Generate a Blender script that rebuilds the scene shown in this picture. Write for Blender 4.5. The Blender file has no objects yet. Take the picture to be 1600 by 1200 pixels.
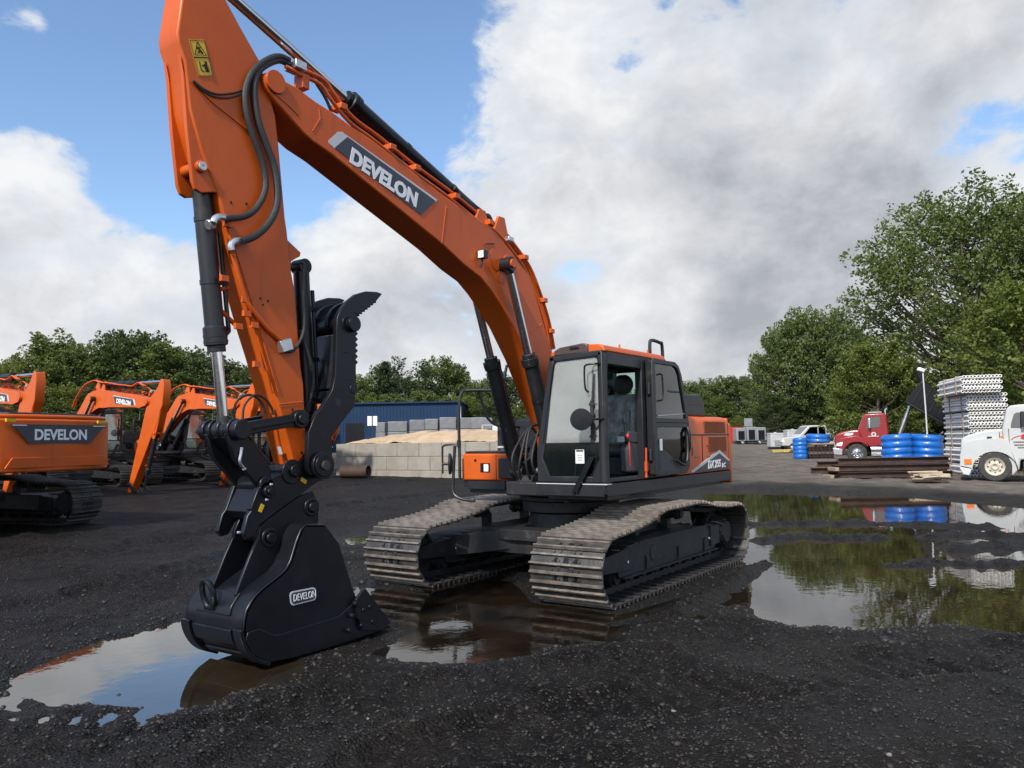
import bpy, math, random
import numpy as np
from mathutils import Vector, Matrix

scene = bpy.context.scene
COL = scene.collection
rng = random.Random(7)

# ------------------------------------------------------------------ camera
CAM = np.array([9.7687, 5.9240, 1.8426])
YAW, PITCH, ROLL, FPX = -2.5258, 0.0708, -0.0176, 1245.19
FW = np.array([math.cos(YAW)*math.cos(PITCH), math.sin(YAW)*math.cos(PITCH), math.sin(PITCH)])
_r = np.cross(FW, [0, 0, 1.0]); _r /= np.linalg.norm(_r); _u = np.cross(_r, FW)
RT = math.cos(ROLL)*_r + math.sin(ROLL)*_u
UP = -math.sin(ROLL)*_r + math.cos(ROLL)*_u
FH = np.array([math.cos(YAW), math.sin(YAW)])          # level forward
RH = np.array([math.sin(YAW), -math.cos(YAW)])         # level right

cam_data = bpy.data.cameras.new('camera')
cam = bpy.data.objects.new('camera', cam_data); COL.objects.link(cam)
cam_data.sensor_width = 36.0; cam_data.lens = 36.0*FPX/1600.0
cam_data.clip_start = 0.05; cam_data.clip_end = 4000
cam.matrix_world = Matrix(((RT[0], UP[0], -FW[0], CAM[0]), (RT[1], UP[1], -FW[1], CAM[1]),
                           (RT[2], UP[2], -FW[2], CAM[2]), (0, 0, 0, 1)))
scene.camera = cam

def ray(u, v):
    return FW + (u-800)/FPX*RT - (v-600)/FPX*UP
def at(u, v, y):
    """point of the reference view on the upright plane y = const (the machine's own planes)"""
    d = ray(u, v); t = (y-CAM[1])/d[1]; return CAM + t*d
def atx(u, v, x):
    d = ray(u, v); t = (x-CAM[0])/d[0]; return CAM + t*d
def atz(u, v, z=0.0):
    d = ray(u, v); t = (z-CAM[2])/d[2]; return CAM + t*d
def S(pts, y):
    return [(float(q[0]), float(q[2])) for q in (at(u, v, y) for u, v in pts)]
def RF(R, F):
    """metres to the right of / ahead of the photographer -> world x, y"""
    p = CAM[:2] + R*RH + F*FH; return float(p[0]), float(p[1])

# ------------------------------------------------------------------ light
scene.render.engine = 'CYCLES'
scene.view_settings.view_transform = 'Standard'
scene.view_settings.look = 'None'
scene.view_settings.exposure = 0.5
scene.view_settings.gamma = 1.0
scene.view_settings.use_curve_mapping = False
scene.cycles.max_bounces = 8
scene.cycles.transparent_max_bounces = 12
scene.cycles.caustics_reflective = False
scene.cycles.caustics_refractive = False
try:
    scene.cycles.use_denoising = True
except Exception:
    pass

SUN_DIR = np.array([0.986, 0.147, 0.90]); SUN_DIR /= np.linalg.norm(SUN_DIR)
SUN_EL = math.asin(SUN_DIR[2])
sun_d = bpy.data.lights.new('sun', 'SUN'); sun_d.energy = 3.9; sun_d.angle = math.radians(3.0)
sun_d.color = (1.0, 0.93, 0.84)
sun = bpy.data.objects.new('sun', sun_d); COL.objects.link(sun)
sun.location = (0, 0, 50)
sun.rotation_euler = Vector(tuple(-SUN_DIR)).to_track_quat('-Z', 'Y').to_euler()

# ------------------------------------------------------------------ sky
world = bpy.data.worlds.new('World'); scene.world = world; world.use_nodes = True
WT = world.node_tree; WT.nodes.clear()
class NB:
    """little expression builder for node trees"""
    def __init__(s, tree): s.t = tree
    def n(s, kind, **kw):
        nd = s.t.nodes.new(kind)
        for k, v in kw.items(): setattr(nd, k, v)
        return nd
    def put(s, sock, v):
        if hasattr(v, 'is_linked') or isinstance(v, bpy.types.NodeSocket): s.t.links.new(v, sock)
        else: sock.default_value = v
    def m(s, op, a, b=None, c=None, clamp=False):
        nd = s.n('ShaderNodeMath', operation=op, use_clamp=clamp); s.put(nd.inputs[0], a)
        if b is not None: s.put(nd.inputs[1], b)
        if c is not None: s.put(nd.inputs[2], c)
        return nd.outputs[0]
    def vm(s, op, a, b=None):
        nd = s.n('ShaderNodeVectorMath', operation=op); s.put(nd.inputs[0], a)
        if b is not None: s.put(nd.inputs[1], b)
        return nd.outputs['Value'] if op in ('DOT_PRODUCT', 'LENGTH', 'DISTANCE') else nd.outputs[0]
    def smooth(s, x, a, b, lo=0.0, hi=1.0):
        nd = s.n('ShaderNodeMapRange', interpolation_type='SMOOTHSTEP'); s.put(nd.inputs[0], x)
        nd.inputs[1].default_value = a; nd.inputs[2].default_value = b
        nd.inputs[3].default_value = lo; nd.inputs[4].default_value = hi
        return nd.outputs[0]
    def noise(s, vec, scale, detail=4.0, rough=0.5, dist=0.0):
        nd = s.n('ShaderNodeTexNoise'); s.put(nd.inputs['Vector'], vec)
        nd.inputs['Scale'].default_value = scale; nd.inputs['Detail'].default_value = detail
        nd.inputs['Roughness'].default_value = rough; nd.inputs['Distortion'].default_value = dist
        return nd.outputs['Fac']
    def mix(s, f, a, b):
        nd = s.n('ShaderNodeMix', data_type='RGBA'); s.put(nd.inputs[0], f)
        for sock, v in ((nd.inputs[6], a), (nd.inputs[7], b)):
            if isinstance(v, tuple) and len(v) == 3: v = v + (1.0,)
            s.put(sock, v)
        return nd.outputs[2]

W = NB(WT)
tc = W.n('ShaderNodeTexCoord'); D = W.vm('NORMALIZE', tc.outputs['Generated'])
sky = W.n('ShaderNodeTexSky', sky_type='NISHITA', sun_disc=False)
sky.sun_elevation = SUN_EL
sky.sun_rotation = math.atan2(SUN_DIR[0], SUN_DIR[1])
sky.altitude = 100; sky.air_density = 1.0; sky.dust_density = 0.6; sky.ozone_density = 2.0
sep = W.n('ShaderNodeSeparateXYZ'); WT.links.new(D, sep.inputs[0]); DZ = sep.outputs[2]
def blob(px, py, rad, amt, inner=0.25):
    d = ray(px, py); d = d/np.linalg.norm(d)
    dt = W.vm('DOT_PRODUCT', D, tuple(float(q) for q in d))
    a = rad/FPX
    return W.m('MULTIPLY', W.smooth(dt, math.cos(a), math.cos(a*inner)), amt)
def total(lst):
    o = lst[0]
    for q in lst[1:]: o = W.m('ADD', o, q)
    return o
sq = W.n('ShaderNodeVectorMath', operation='MULTIPLY'); WT.links.new(D, sq.inputs[0]); sq.inputs[1].default_value = (1, 1, 1.5)
DV = sq.outputs[0]
wp_ = W.n('ShaderNodeTexNoise'); WT.links.new(DV, wp_.inputs['Vector']); wp_.inputs['Scale'].default_value = 3.0; wp_.inputs['Detail'].default_value = 3.0
wv = W.n('ShaderNodeVectorMath', operation='MULTIPLY_ADD'); WT.links.new(wp_.outputs['Color'], wv.inputs[0]); wv.inputs[1].default_value = (.14, .14, .10); WT.links.new(DV, wv.inputs[2]); DW = wv.outputs[0]
n1 = W.noise(DW, 3.4, 10.0, 0.60, 0.0)
n2 = W.noise(DW, 9.0, 8.0, 0.58, 0.0)
n3 = W.noise(DW, 2.3, 6.0, 0.55, 0.0)
cover = total([blob(1300, 200, 640, 0.34, 0.45), blob(800, 90, 250, 0.10), blob(1000, 470, 460, 0.24),
               blob(480, 60, 330, -0.34), blob(110, 70, 330, -0.30), blob(330, 250, 190, -0.22), blob(715, 235, 95, -0.24), blob(600, 170, 100, -0.12),
               blob(140, 470, 270, 0.27), blob(560, 490, 240, 0.22), blob(250, 265, 110, -0.10), blob(-10, 270, 120, 0.34), blob(565, 52, 60, 0.20), blob(20, 20, 50, 0.22),
               blob(1590, 220, 120, -0.08), blob(905, 432, 55, -0.26), blob(960, 95, 75, -0.22), blob(600, 330, 120, 0.12)])
horizon = W.smooth(DZ, 0.24, 0.0, 0.0, 0.40)
NZ = W.m('ADD', W.m('MULTIPLY', W.m('SUBTRACT', n1, 0.5), 1.7), W.m('MULTIPLY', W.m('SUBTRACT', n2, 0.5), 0.9))
up_ = W.vm('ADD', DW, (0.03, 0.01, 0.085))
NZ2 = W.m('ADD', W.m('MULTIPLY', W.m('SUBTRACT', W.noise(up_, 3.4, 6.0, 0.60, 0.0), 0.5), 1.7), W.m('MULTIPLY', W.m('SUBTRACT', W.noise(up_, 9.0, 5.0, 0.58, 0.0), 0.5), 0.9))
relief = W.m('SUBTRACT', NZ, NZ2)
dens_in = W.m('ADD', W.m('ADD', NZ, 0.52), W.m('ADD', W.m('MULTIPLY', cover, 0.85), horizon))
dens = W.smooth(dens_in, 0.48, 0.68)
grey_in = W.m('ADD', total([blob(1250, 230, 480, 0.62, 0.2), blob(1350, 480, 330, 0.34), blob(1060, 550, 260, 0.30), blob(10, 520, 190, 0.42), blob(640, 510, 170, 0.28), blob(820, 520, 140, 0.25),
                            blob(1000, 120, 190, -0.30), blob(760, 90, 190, -0.34), blob(1000, 440, 150, -0.45), blob(1120, 600, 130, -0.5), blob(1560, 330, 190, -0.3),
                            blob(250, 370, 200, -0.05), blob(300, 400, 260, -0.15), blob(480, 400, 150, -0.2), blob(860, 250, 170, -0.25)]),
              W.m('ADD', W.m('MULTIPLY', W.m('SUBTRACT', n3, 0.5), 2.3), W.m('MULTIPLY', W.m('SUBTRACT', n2, 0.5), 2.6)))
grey = W.m('ADD', W.m('MULTIPLY', grey_in, 0.80), W.m('MULTIPLY', NZ, -0.35), clamp=True)
grey = W.m('ADD', W.m('ADD', W.m('MULTIPLY', grey, 0.80), 0.17), W.m('MULTIPLY', relief, -0.85), clamp=True)
edge = W.smooth(dens_in, 0.55, 0.95)
ccol = W.mix(grey, (0.66, 0.665, 0.675), (0.30, 0.315, 0.345))
ccol = W.mix(W.m('MULTIPLY', W.m('SUBTRACT', 1.0, edge), 0.55), ccol, (0.46, 0.52, 0.60))
blue = W.n('ShaderNodeBackground'); tint = W.n('ShaderNodeVectorMath', operation='MULTIPLY'); WT.links.new(sky.outputs[0], tint.inputs[0]); tint.inputs[1].default_value = (1.03, 1.09, 1.13); WT.links.new(tint.outputs[0], blue.inputs[0]); blue.inputs[1].default_value = 0.13
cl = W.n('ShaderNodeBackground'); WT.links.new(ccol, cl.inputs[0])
# added glow: unseen clouds behind the camera brightened to lift faces turned that way
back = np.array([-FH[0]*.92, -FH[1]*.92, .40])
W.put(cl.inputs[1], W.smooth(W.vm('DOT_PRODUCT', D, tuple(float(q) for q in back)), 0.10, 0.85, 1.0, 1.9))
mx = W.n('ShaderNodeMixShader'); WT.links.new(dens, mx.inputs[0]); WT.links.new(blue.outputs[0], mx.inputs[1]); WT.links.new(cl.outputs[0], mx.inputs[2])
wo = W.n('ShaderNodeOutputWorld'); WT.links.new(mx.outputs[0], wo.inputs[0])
world.cycles.sampling_method = 'MANUAL'; world.cycles.sample_map_resolution = 512

# ------------------------------------------------------------------ materials
def new_mat(name):
    m = bpy.data.materials.new(name); m.use_nodes = True; t = m.node_tree
    return m, NB(t), t.nodes['Principled BSDF']
def paint(name, col, rough=0.4, metal=0.0, var=0.12, scale=3.0, dirt=None, dirt_amt=0.0, bump=0.0, bump_scale=60.0, coat=0.0, spec=0.5, dirt_scale=None, dirt_thr=(0.52, 0.72), streak=0.0):
    m, b, p = new_mat(name)
    tc = b.n('ShaderNodeTexCoord').outputs['Object']
    nz = b.noise(tc, scale, 6.0, 0.6)
    dark = tuple(c*(1-var) for c in col); lite = tuple(min(1, c*(1+var)) for c in col)
    c = b.mix(b.smooth(nz, 0.3, 0.7), dark, lite)
    if dirt is not None:
        dz = b.noise(tc, dirt_scale or scale*2.3, 8.0, 0.65, 0.3)
        c = b.mix(b.m('MULTIPLY', b.smooth(dz, *dirt_thr), dirt_amt), c, dirt)
    b.put(p.inputs['Base Color'], c)
    r = b.m('ADD', rough-0.06, b.m('MULTIPLY', b.noise(tc, scale*4, 5.0, 0.6), 0.14), clamp=True)
    b.put(p.inputs['Roughness'], r)
    p.inputs['Metallic'].default_value = metal
    p.inputs['Specular IOR Level'].default_value = spec
    if streak:
        st = b.n('ShaderNodeVectorMath', operation='MULTIPLY'); b.put(st.inputs[0], tc); st.inputs[1].default_value = (9.0, 9.0, 0.8)
        c = b.mix(b.m('MULTIPLY', b.m('MULTIPLY', b.smooth(b.noise(st.outputs[0], 1.0, 5.0, 0.6), 0.52, 0.78), b.smooth(b.noise(tc, 0.9, 3.0), 0.42, 0.62)), streak), c, tuple(q*0.45+0.012 for q in col)); b.put(p.inputs['Base Color'], c)
    if coat: p.inputs['Coat Weight'].default_value = coat; p.inputs['Coat Roughness'].default_value = 0.12
    if bump:
        bn = b.n('ShaderNodeBump'); bn.inputs['Strength'].default_value = bump; bn.inputs['Distance'].default_value = 0.02
        b.put(bn.inputs['Height'], b.noise(tc, bump_scale, 6.0, 0.6)); b.put(p.inputs['Normal'], bn.outputs[0])
    return m
M = {}
M['orange'] = paint('orange_paint', (0.52, 0.088, 0.007), 0.38, var=0.09, scale=1.2, dirt=(0.22, 0.075, 0.03), dirt_amt=0.45, coat=0.04, spec=0.34, dirt_scale=5.0, dirt_thr=(0.55, 0.80), streak=0.55)
M['orange_dark'] = paint('orange_mesh_grille', (0.25, 0.055, 0.007), 0.6, bump=0.6, bump_scale=160)
M['black'] = paint('black_gloss_paint', (0.0055, 0.006, 0.009), 0.34, var=0.2, scale=2.0, dirt=(0.022, 0.020, 0.019), dirt_amt=0.3, spec=0.32)
M['charcoal'] = paint('charcoal_paint', (0.0105, 0.0115, 0.0145), 0.42, var=0.15, scale=2.0, dirt=(0.07, 0.062, 0.055), dirt_amt=0.25)
M['under'] = paint('undercarriage_paint', (0.011, 0.011, 0.013), 0.6, var=0.2, scale=4.0, dirt=(0.07, 0.058, 0.048), dirt_amt=0.55)
M['shoe'] = paint('worn_track_steel', (0.055, 0.0535, 0.0525), 0.42, metal=0.3, var=0.45, scale=4.0, dirt=(0.085, 0.050, 0.032), dirt_amt=0.9, bump=0.3, bump_scale=45)
M['grouser'] = paint('polished_grouser_edge', (0.165, 0.146, 0.128), 0.42, metal=0.3, var=0.4, scale=7.0, dirt=(0.32, 0.18, 0.10), dirt_amt=0.8, bump=0.2, bump_scale=60)
M['shoe_dark'] = paint('dark_track_steel', (0.05, 0.047, 0.045), 0.6, metal=0.3, var=0.3, scale=4.0, dirt=(0.10, 0.07, 0.05), dirt_amt=0.5)
M['chrome'] = paint('chrome_rod', (0.62, 0.62, 0.64), 0.12, metal=1.0, var=0.03)
M['steel'] = paint('plated_steel', (0.55, 0.56, 0.58), 0.32, metal=0.9, var=0.1, scale=20)
M['rubber'] = paint('hose_rubber', (0.016, 0.016, 0.017), 0.5, bump=0.35, bump_scale=120)
M['tyre'] = paint('tyre_rubber', (0.030, 0.029, 0.028), 0.75, dirt=(0.11, 0.10, 0.09), dirt_amt=0.7, scale=6)
M['silver'] = paint('silver_decal', (0.50, 0.51, 0.53), 0.4, var=0.03)
M['white'] = paint('white_lettering', (0.74, 0.75, 0.77), 0.45, var=0.03)
M['decal'] = paint('dark_decal', (0.035, 0.040, 0.050), 0.38, var=0.05)
M['yellow'] = paint('yellow_decal', (0.62, 0.38, 0.02), 0.45, var=0.05)
M['red'] = paint('red_plastic', (0.45, 0.02, 0.015), 0.4)
M['seat'] = paint('grey_seat_cloth', (0.07, 0.071, 0.075), 0.5, bump=0.3, bump_scale=80)
M['plastic'] = paint('seat_plastic_cover', (0.38, 0.39, 0.40), 0.2, var=0.4, scale=9, bump=0.8, bump_scale=14)
M['cabin'] = paint('cab_interior_plastic', (0.035, 0.036, 0.038), 0.6)
M['lamp'] = paint('lamp_lens', (0.75, 0.76, 0.74), 0.15, var=0.1, scale=30)
M['mirror'] = paint('mirror_glass', (0.75, 0.78, 0.80), 0.05, metal=1.0, var=0.02)
def glass(name, tint, refl, rough=0.03, haze=0.0, hazecol=(0.6, 0.6, 0.58)):
    m, b, p = new_mat(name); t = m.node_tree; t.nodes.remove(p)
    out = [n for n in t.nodes if n.type == 'OUTPUT_MATERIAL'][0]
    tr = b.n('ShaderNodeBsdfTransparent'); tr.inputs[0].default_value = tint + (1,)
    gl = b.n('ShaderNodeBsdfGlossy'); gl.inputs['Roughness'].default_value = rough; gl.inputs[0].default_value = (0.95, 0.97, 0.97, 1)
    fr = b.n('ShaderNodeFresnel'); fr.inputs[0].default_value = 1.5
    f = b.m('ADD', b.m('MULTIPLY', fr.outputs[0], 1.3), refl, clamp=True)
    mx = b.n('ShaderNodeMixShader'); b.put(mx.inputs[0], f); t.links.new(tr.outputs[0], mx.inputs[1]); t.links.new(gl.outputs[0], mx.inputs[2])
    last = mx.outputs[0]
    if haze:
        df = b.n('ShaderNodeBsdfDiffuse'); df.inputs[0].default_value = hazecol + (1,)
        tcx = b.n('ShaderNodeTexCoord').outputs['Object']
        hz = b.m('MULTIPLY', b.smooth(b.noise(tcx, 2.2, 5.0, 0.6), 0.25, 0.75, 0.6, 1.0), haze)
        m2 = b.n('ShaderNodeMixShader'); b.put(m2.inputs[0], hz); t.links.new(last, m2.inputs[1]); t.links.new(df.outputs[0], m2.inputs[2]); last = m2.outputs[0]
    t.links.new(last, out.inputs[0]); return m
M['glass'] = glass('tinted_cab_glass', (0.78, 0.92, 0.86), 0.0)
M['screen'] = glass('pale_windscreen', (0.72, 0.86, 0.80), 0.14, 0.05, 0.24, (0.72, 0.72, 0.70))  # blotchy pale tone mixed over the clear pane
M['doorglass'] = glass('dark_door_glass', (0.40, 0.56, 0.47), 0.0)
M['vglass'] = glass('vehicle_glass', (0.10, 0.115, 0.115), 0.08)

# ------------------------------------------------------------------ mesh builder
class MB:
    def __init__(s): s.v = []; s.f = []; s.m = []
    def add(s, vs, fs, m=0):
        o = len(s.v); s.v.extend([tuple(map(float, q)) for q in vs])
        for f in fs: s.f.append(tuple(i+o for i in f)); s.m.append(m)
        return s
    def box(s, x0, x1, y0, y1, z0, z1, m=0):
        vs = [(x, y, z) for z in (z0, z1) for y in (y0, y1) for x in (x0, x1)]
        return s.add(vs, [(0, 2, 3, 1), (4, 5, 7, 6), (0, 1, 5, 4), (2, 6, 7, 3), (0, 4, 6, 2), (1, 3, 7, 5)], m)
    def obox(s, c, ax, ay, az, m=0):
        c = np.array(c, float); ax, ay, az = (np.array(q, float) for q in (ax, ay, az))
        vs = [c+i*ax+j*ay+k*az for k in (-1, 1) for j in (-1, 1) for i in (-1, 1)]
        return s.add(vs, [(0, 2, 3, 1), (4, 5, 7, 6), (0, 1, 5, 4), (2, 6, 7, 3), (0, 4, 6, 2), (1, 3, 7, 5)], m)
    def prism(s, poly, y0, y1, m=0, m_side=None, axis='y'):
        """poly: list of (a, b); axis y -> (a, y, b); axis x -> (x, a, b); axis z -> (a, b, z)"""
        n = len(poly)
        area = sum(poly[i][0]*poly[(i+1) % n][1]-poly[(i+1) % n][0]*poly[i][1] for i in range(n))
        if area < 0: poly = poly[::-1]
        if axis == 'y': g = lambda a, b, t: (a, t, b)
        elif axis == 'x': g = lambda a, b, t: (t, a, b)
        else: g = lambda a, b, t: (a, b, t)
        if y0 > y1: y0, y1 = y1, y0
        vs = [g(a, b, y0) for a, b in poly]+[g(a, b, y1) for a, b in poly]
        lo = tuple(range(n)); hi = tuple(range(n, 2*n)); side = [(i, (i+1) % n, n+(i+1) % n, n+i) for i in range(n)]
        if axis == 'y': caps = [lo, hi[::-1]]; side = [q[::-1] for q in side]
        else: caps = [lo[::-1], hi]
        s.add(vs, caps, m); o = len(s.v)-2*n
        for f in side: s.f.append(tuple(i+o for i in f)); s.m.append(m if m_side is None else m_side)
        return s
    def frames(s, path, closed=False):
        P = [np.array(q, float) for q in path]; n = len(P); T = []
        for i in range(n):
            a = P[i-1] if (i > 0 or closed) else P[i]; b = P[(i+1) % n] if (i < n-1 or closed) else P[i]
            t = b-a; T.append(t/(np.linalg.norm(t)+1e-12))
        up = np.array([0, 0, 1.0]) if abs(T[0][2]) < 0.9 else np.array([0, 1.0, 0])
        N = []; nrm = up-T[0]*(up@T[0]); nrm /= np.linalg.norm(nrm)
        for i in range(n):
            nrm = nrm-T[i]*(nrm@T[i]); nrm /= (np.linalg.norm(nrm)+1e-12); N.append((nrm, np.cross(T[i], nrm)))
        return P, T, N
    def tube(s, path, r, n=10, m=0, caps=True):
        P, T, N = s.frames(path); k = len(P); rs = r if isinstance(r, (list, tuple)) else [r]*k
        vs = []
        for i in range(k):
            for j in range(n):
                a = 2*math.pi*j/n; vs.append(P[i]+rs[i]*(math.cos(a)*N[i][0]+math.sin(a)*N[i][1]))
        fs = [(i*n+j, i*n+(j+1) % n, (i+1)*n+(j+1) % n, (i+1)*n+j) for i in range(k-1) for j in range(n)]
        if caps: fs += [tuple(range(n))[::-1], tuple(range((k-1)*n, k*n))]
        return s.add(vs, fs, m)
    def cyl(s, p0, p1, r, r1=None, n=20, m=0):
        return s.tube([p0, p1], [r, r if r1 is None else r1], n, m)
    def ring(s, c, axis, r0, r1, h, n=28, m=0):
        """flat ring (annulus with thickness h along axis)"""
        c = np.array(c, float); a = np.array(axis, float); a /= np.linalg.norm(a)
        u = np.cross(a, [0, 0, 1.0]) if abs(a[2]) < .9 else np.cross(a, [1.0, 0, 0]); u /= np.linalg.norm(u); w = np.cross(a, u)
        vs = []
        for j in range(n):
            d = math.cos(2*math.pi*j/n)*u+math.sin(2*math.pi*j/n)*w
            vs += [c+r0*d-a*h/2, c+r1*d-a*h/2, c+r1*d+a*h/2, c+r0*d+a*h/2]
        fs = []
        for j in range(n):
            k = (j+1) % n
            for q in range(4): fs.append((4*j+q, 4*j+(q+1) % 4, 4*k+(q+1) % 4, 4*k+q))
        return s.add(vs, fs, m)
    def lathe(s, prof, c, axis='z', n=24, m=0, caps=True):
        """prof: list of (r, h)"""
        c = np.array(c, float)
        g = {'z': lambda a, b, h: (a, b, h), 'y': lambda a, b, h: (a, h, b), 'x': lambda a, b, h: (h, a, b)}[axis]
        vs = []
        for r, h in prof:
            for j in range(n):
                t = 2*math.pi*j/n; vs.append(c+np.array(g(r*math.cos(t), r*math.sin(t), h)))
        k = len(prof)
        fs = [(i*n+j, i*n+(j+1) % n, (i+1)*n+(j+1) % n, (i+1)*n+j) for i in range(k-1) for j in range(n)]
        if caps: fs += [tuple(range(n))[::-1], tuple(range((k-1)*n, k*n))]
        if axis == 'y': fs = [f[::-1] for f in fs]
        return s.add(vs, fs, m)
    def sphere(s, c, rx, ry, rz, n=14, m=0):
        k = n//2+1; pr = [(math.sin(math.pi*i/k), -math.cos(math.pi*i/k)) for i in range(1, k)]
        o = len(s.v); s.lathe(pr, (0, 0, 0), 'z', n, m)
        for i in range(o, len(s.v)):
            x, y, z = s.v[i]; s.v[i] = (c[0]+x*rx, c[1]+y*ry, c[2]+z*rz)
        return s
    def strip(s, path, y0, y1, th, m=0):
        """plate following a path in the xz plane, thickness th to the left of the path"""
        n = len(path); P = [np.array(q, float) for q in path]; off = []
        for i in range(n):
            t = P[min(i+1, n-1)]-P[max(i-1, 0)]; t /= np.linalg.norm(t); off.append(np.array([-t[1], t[0]])*th)
        poly = [tuple(p) for p in P]+[tuple(P[i]+off[i]) for i in range(n-1, -1, -1)]
        vs = []; N2 = 2*n
        for y in (y0, y1): vs += [(a, y, b) for a, b in poly]
        fs = []
        for i in range(n-1):
            a, b, c, d = i, i+1, N2-2-i, N2-1-i
            fs += [(a, b, c, d), (N2+d, N2+c, N2+b, N2+a)]
            fs += [(a, a+N2, b+N2, b), (c, c+N2, d+N2, d)]
        fs += [(0, N2-1, 2*N2-1, N2), (n-1, N2+n-1, N2+n, n)]
        return s.add(vs, fs, m)
    def build(s, name, mats, parent=None, loc=(0, 0, 0), bevel=0.0, smooth=35, seg=2, local=False):
        if not isinstance(mats, (list, tuple)): mats = [mats]
        me = bpy.data.meshes.new(name); V = np.array(s.v, float)
        if not local: V = V-np.array(loc, float)
        me.from_pydata(V.tolist(), [], s.f)
        for q in mats: me.materials.append(M[q] if isinstance(q, str) else q)
        me.polygons.foreach_set('material_index', s.m)
        bm_fix(me)
        me.polygons.foreach_set('use_smooth', [True]*len(me.polygons))
        me.set_sharp_from_angle(angle=math.radians(smooth))
        o = bpy.data.objects.new(name, me); COL.objects.link(o)
        if parent is not None: o.parent = parent
        if parent is not None and not local:
            o.location = Vector(loc)-Vector(parent.get('org', (0, 0, 0)))
        else: o.location = loc
        o['org'] = list(map(float, loc))
        if bevel:
            bv = o.modifiers.new('bevel', 'BEVEL'); bv.width = bevel; bv.segments = seg; bv.limit_method = 'ANGLE'; bv.angle_limit = math.radians(40)
        return o
import bmesh
def bm_fix(me):
    bm = bmesh.new(); bm.from_mesh(me); bmesh.ops.recalc_face_normals(bm, faces=bm.faces); bm.to_mesh(me); bm.free(); me.update()
def thing(name, label, cat, loc=(0, 0, 0), rz=0.0, group=None, scale=1.0):
    o = bpy.data.objects.new(name, None); COL.objects.link(o); o.location = loc; o.rotation_euler = (0, 0, rz); o.scale = (scale,)*3
    o.empty_display_size = 0.3
    return tag(o, label, cat, group)
def tag(o, label, cat, group=None, kind=None):
    if label: o['label'] = label
    if cat: o['category'] = cat
    if group: o['group'] = group
    if kind: o['kind'] = kind
    return o
def curve(pts, k=8, closed=False):
    """Catmull-Rom through the points"""
    P = [np.array(q, float) for q in pts]; n = len(P); out = []
    rngi = range(n) if closed else range(n-1)
    for i in rngi:
        p0 = P[i-1] if (i > 0 or closed) else 2*P[0]-P[1]; p1 = P[i]; p2 = P[(i+1) % n]
        p3 = P[(i+2) % n] if (i+2 < n or closed) else 2*P[-1]-P[-2]
        for j in range(k):
            t = j/k; out.append(0.5*((2*p1)+(-p0+p2)*t+(2*p0-5*p1+4*p2-p3)*t*t+(-p0+3*p1-3*p2+p3)*t**3))
    if not closed: out.append(P[-1])
    return [tuple(q) for q in out]
def arc(cx, cz, r, a0, a1, n=8):
    return [(cx+r*math.cos(math.radians(a0+(a1-a0)*i/n)), cz+r*math.sin(math.radians(a0+(a1-a0)*i/n))) for i in range(n+1)]
def lettering(name, txt, size, org, right, up, mat, parent, bold=0.02, xs=1.25, shear=0.0, depth=0.004, align='LEFT', fit=None):
    cu = bpy.data.curves.new(name, 'FONT'); cu.body = txt; cu.size = 1.0; cu.offset = bold; cu.shear = shear; cu.extrude = 0.01; cu.align_x = 'LEFT'
    cu.resolution_u = 3
    tmp = bpy.data.objects.new('tmp', cu); COL.objects.link(tmp)
    dg = bpy.context.evaluated_depsgraph_get(); me = bpy.data.meshes.new_from_object(tmp.evaluated_get(dg))
    bpy.data.objects.remove(tmp); bpy.data.curves.remove(cu)
    V = np.array([v.co[:] for v in me.vertices]); w = V[:, 0].max()-V[:, 0].min(); h = V[:, 1].max()-V[:, 1].min()
    V[:, 0] -= V[:, 0].min(); V[:, 1] -= V[:, 1].min()
    sy = size/h; sx = sy*xs if fit is None else fit/w
    r = np.array(right, float); r /= np.linalg.norm(r); u = np.array(up, float); u = u-r*(u@r); u /= np.linalg.norm(u); nn = np.cross(r, u)
    o0 = np.array(org, float)
    if align == 'CENTER': o0 = o0-r*w*sx/2-u*size/2
    mb = MB(); vs = [o0+r*a*sx+u*b*sy+nn*(depth if c > 0 else 0.0) for a, b, c in V]
    mb.add(vs, [tuple(p.vertices) for p in me.polygons]); bpy.data.meshes.remove(me)
    loc = parent.get('org', (0, 0, 0)) if parent is not None else (0, 0, 0)
    return mb.build(name, mat, parent, tuple(loc))
# ------------------------------------------------------------------ terrain
def vnoise(x, y, seed=0):
    xi = np.floor(x).astype(np.int64); yi = np.floor(y).astype(np.int64); fx = x-xi; fy = y-yi
    def h(a, b):
        n = (a*374761393+b*668265263+seed*974711) & 0xffffffff
        n = ((n ^ (n >> 13))*1274126177) & 0xffffffff
        return ((n ^ (n >> 16)) & 0xffff)/65535.0
    u = fx*fx*(3-2*fx); v = fy*fy*(3-2*fy)
    return (h(xi, yi)*(1-u)+h(xi+1, yi)*u)*(1-v)+(h(xi, yi+1)*(1-u)+h(xi+1, yi+1)*u)*v
def fbm(x, y, f, o=4, seed=0, g=0.5):
    s = 0; a = 1; t = 0
    for i in range(o):
        s = s+a*vnoise(x*f, y*f, seed+i*17); t += a; a *= g; f *= 2.03
    return s/t-0.5
def gpoly(px): return np.array([atz(u, v)[:2] for u, v in px])
PA = gpoly([(22, 1082), (16, 1060), (75, 1040), (190, 996), (290, 972), (360, 990), (450, 1025), (462, 1048), (400, 1072), (330, 1102), (240, 1113), (170, 1102), (80, 1100)])
PB = gpoly([(545, 915), (600, 922), (660, 925), (760, 880), (830, 940), (960, 957), (1080, 925), (1160, 885), (1150, 935), (1090, 965), (1005, 975), (985, 1005), (870, 1008), (780, 1032), (690, 1040), (600, 1032), (560, 1020), (600, 985), (580, 950)])
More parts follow.
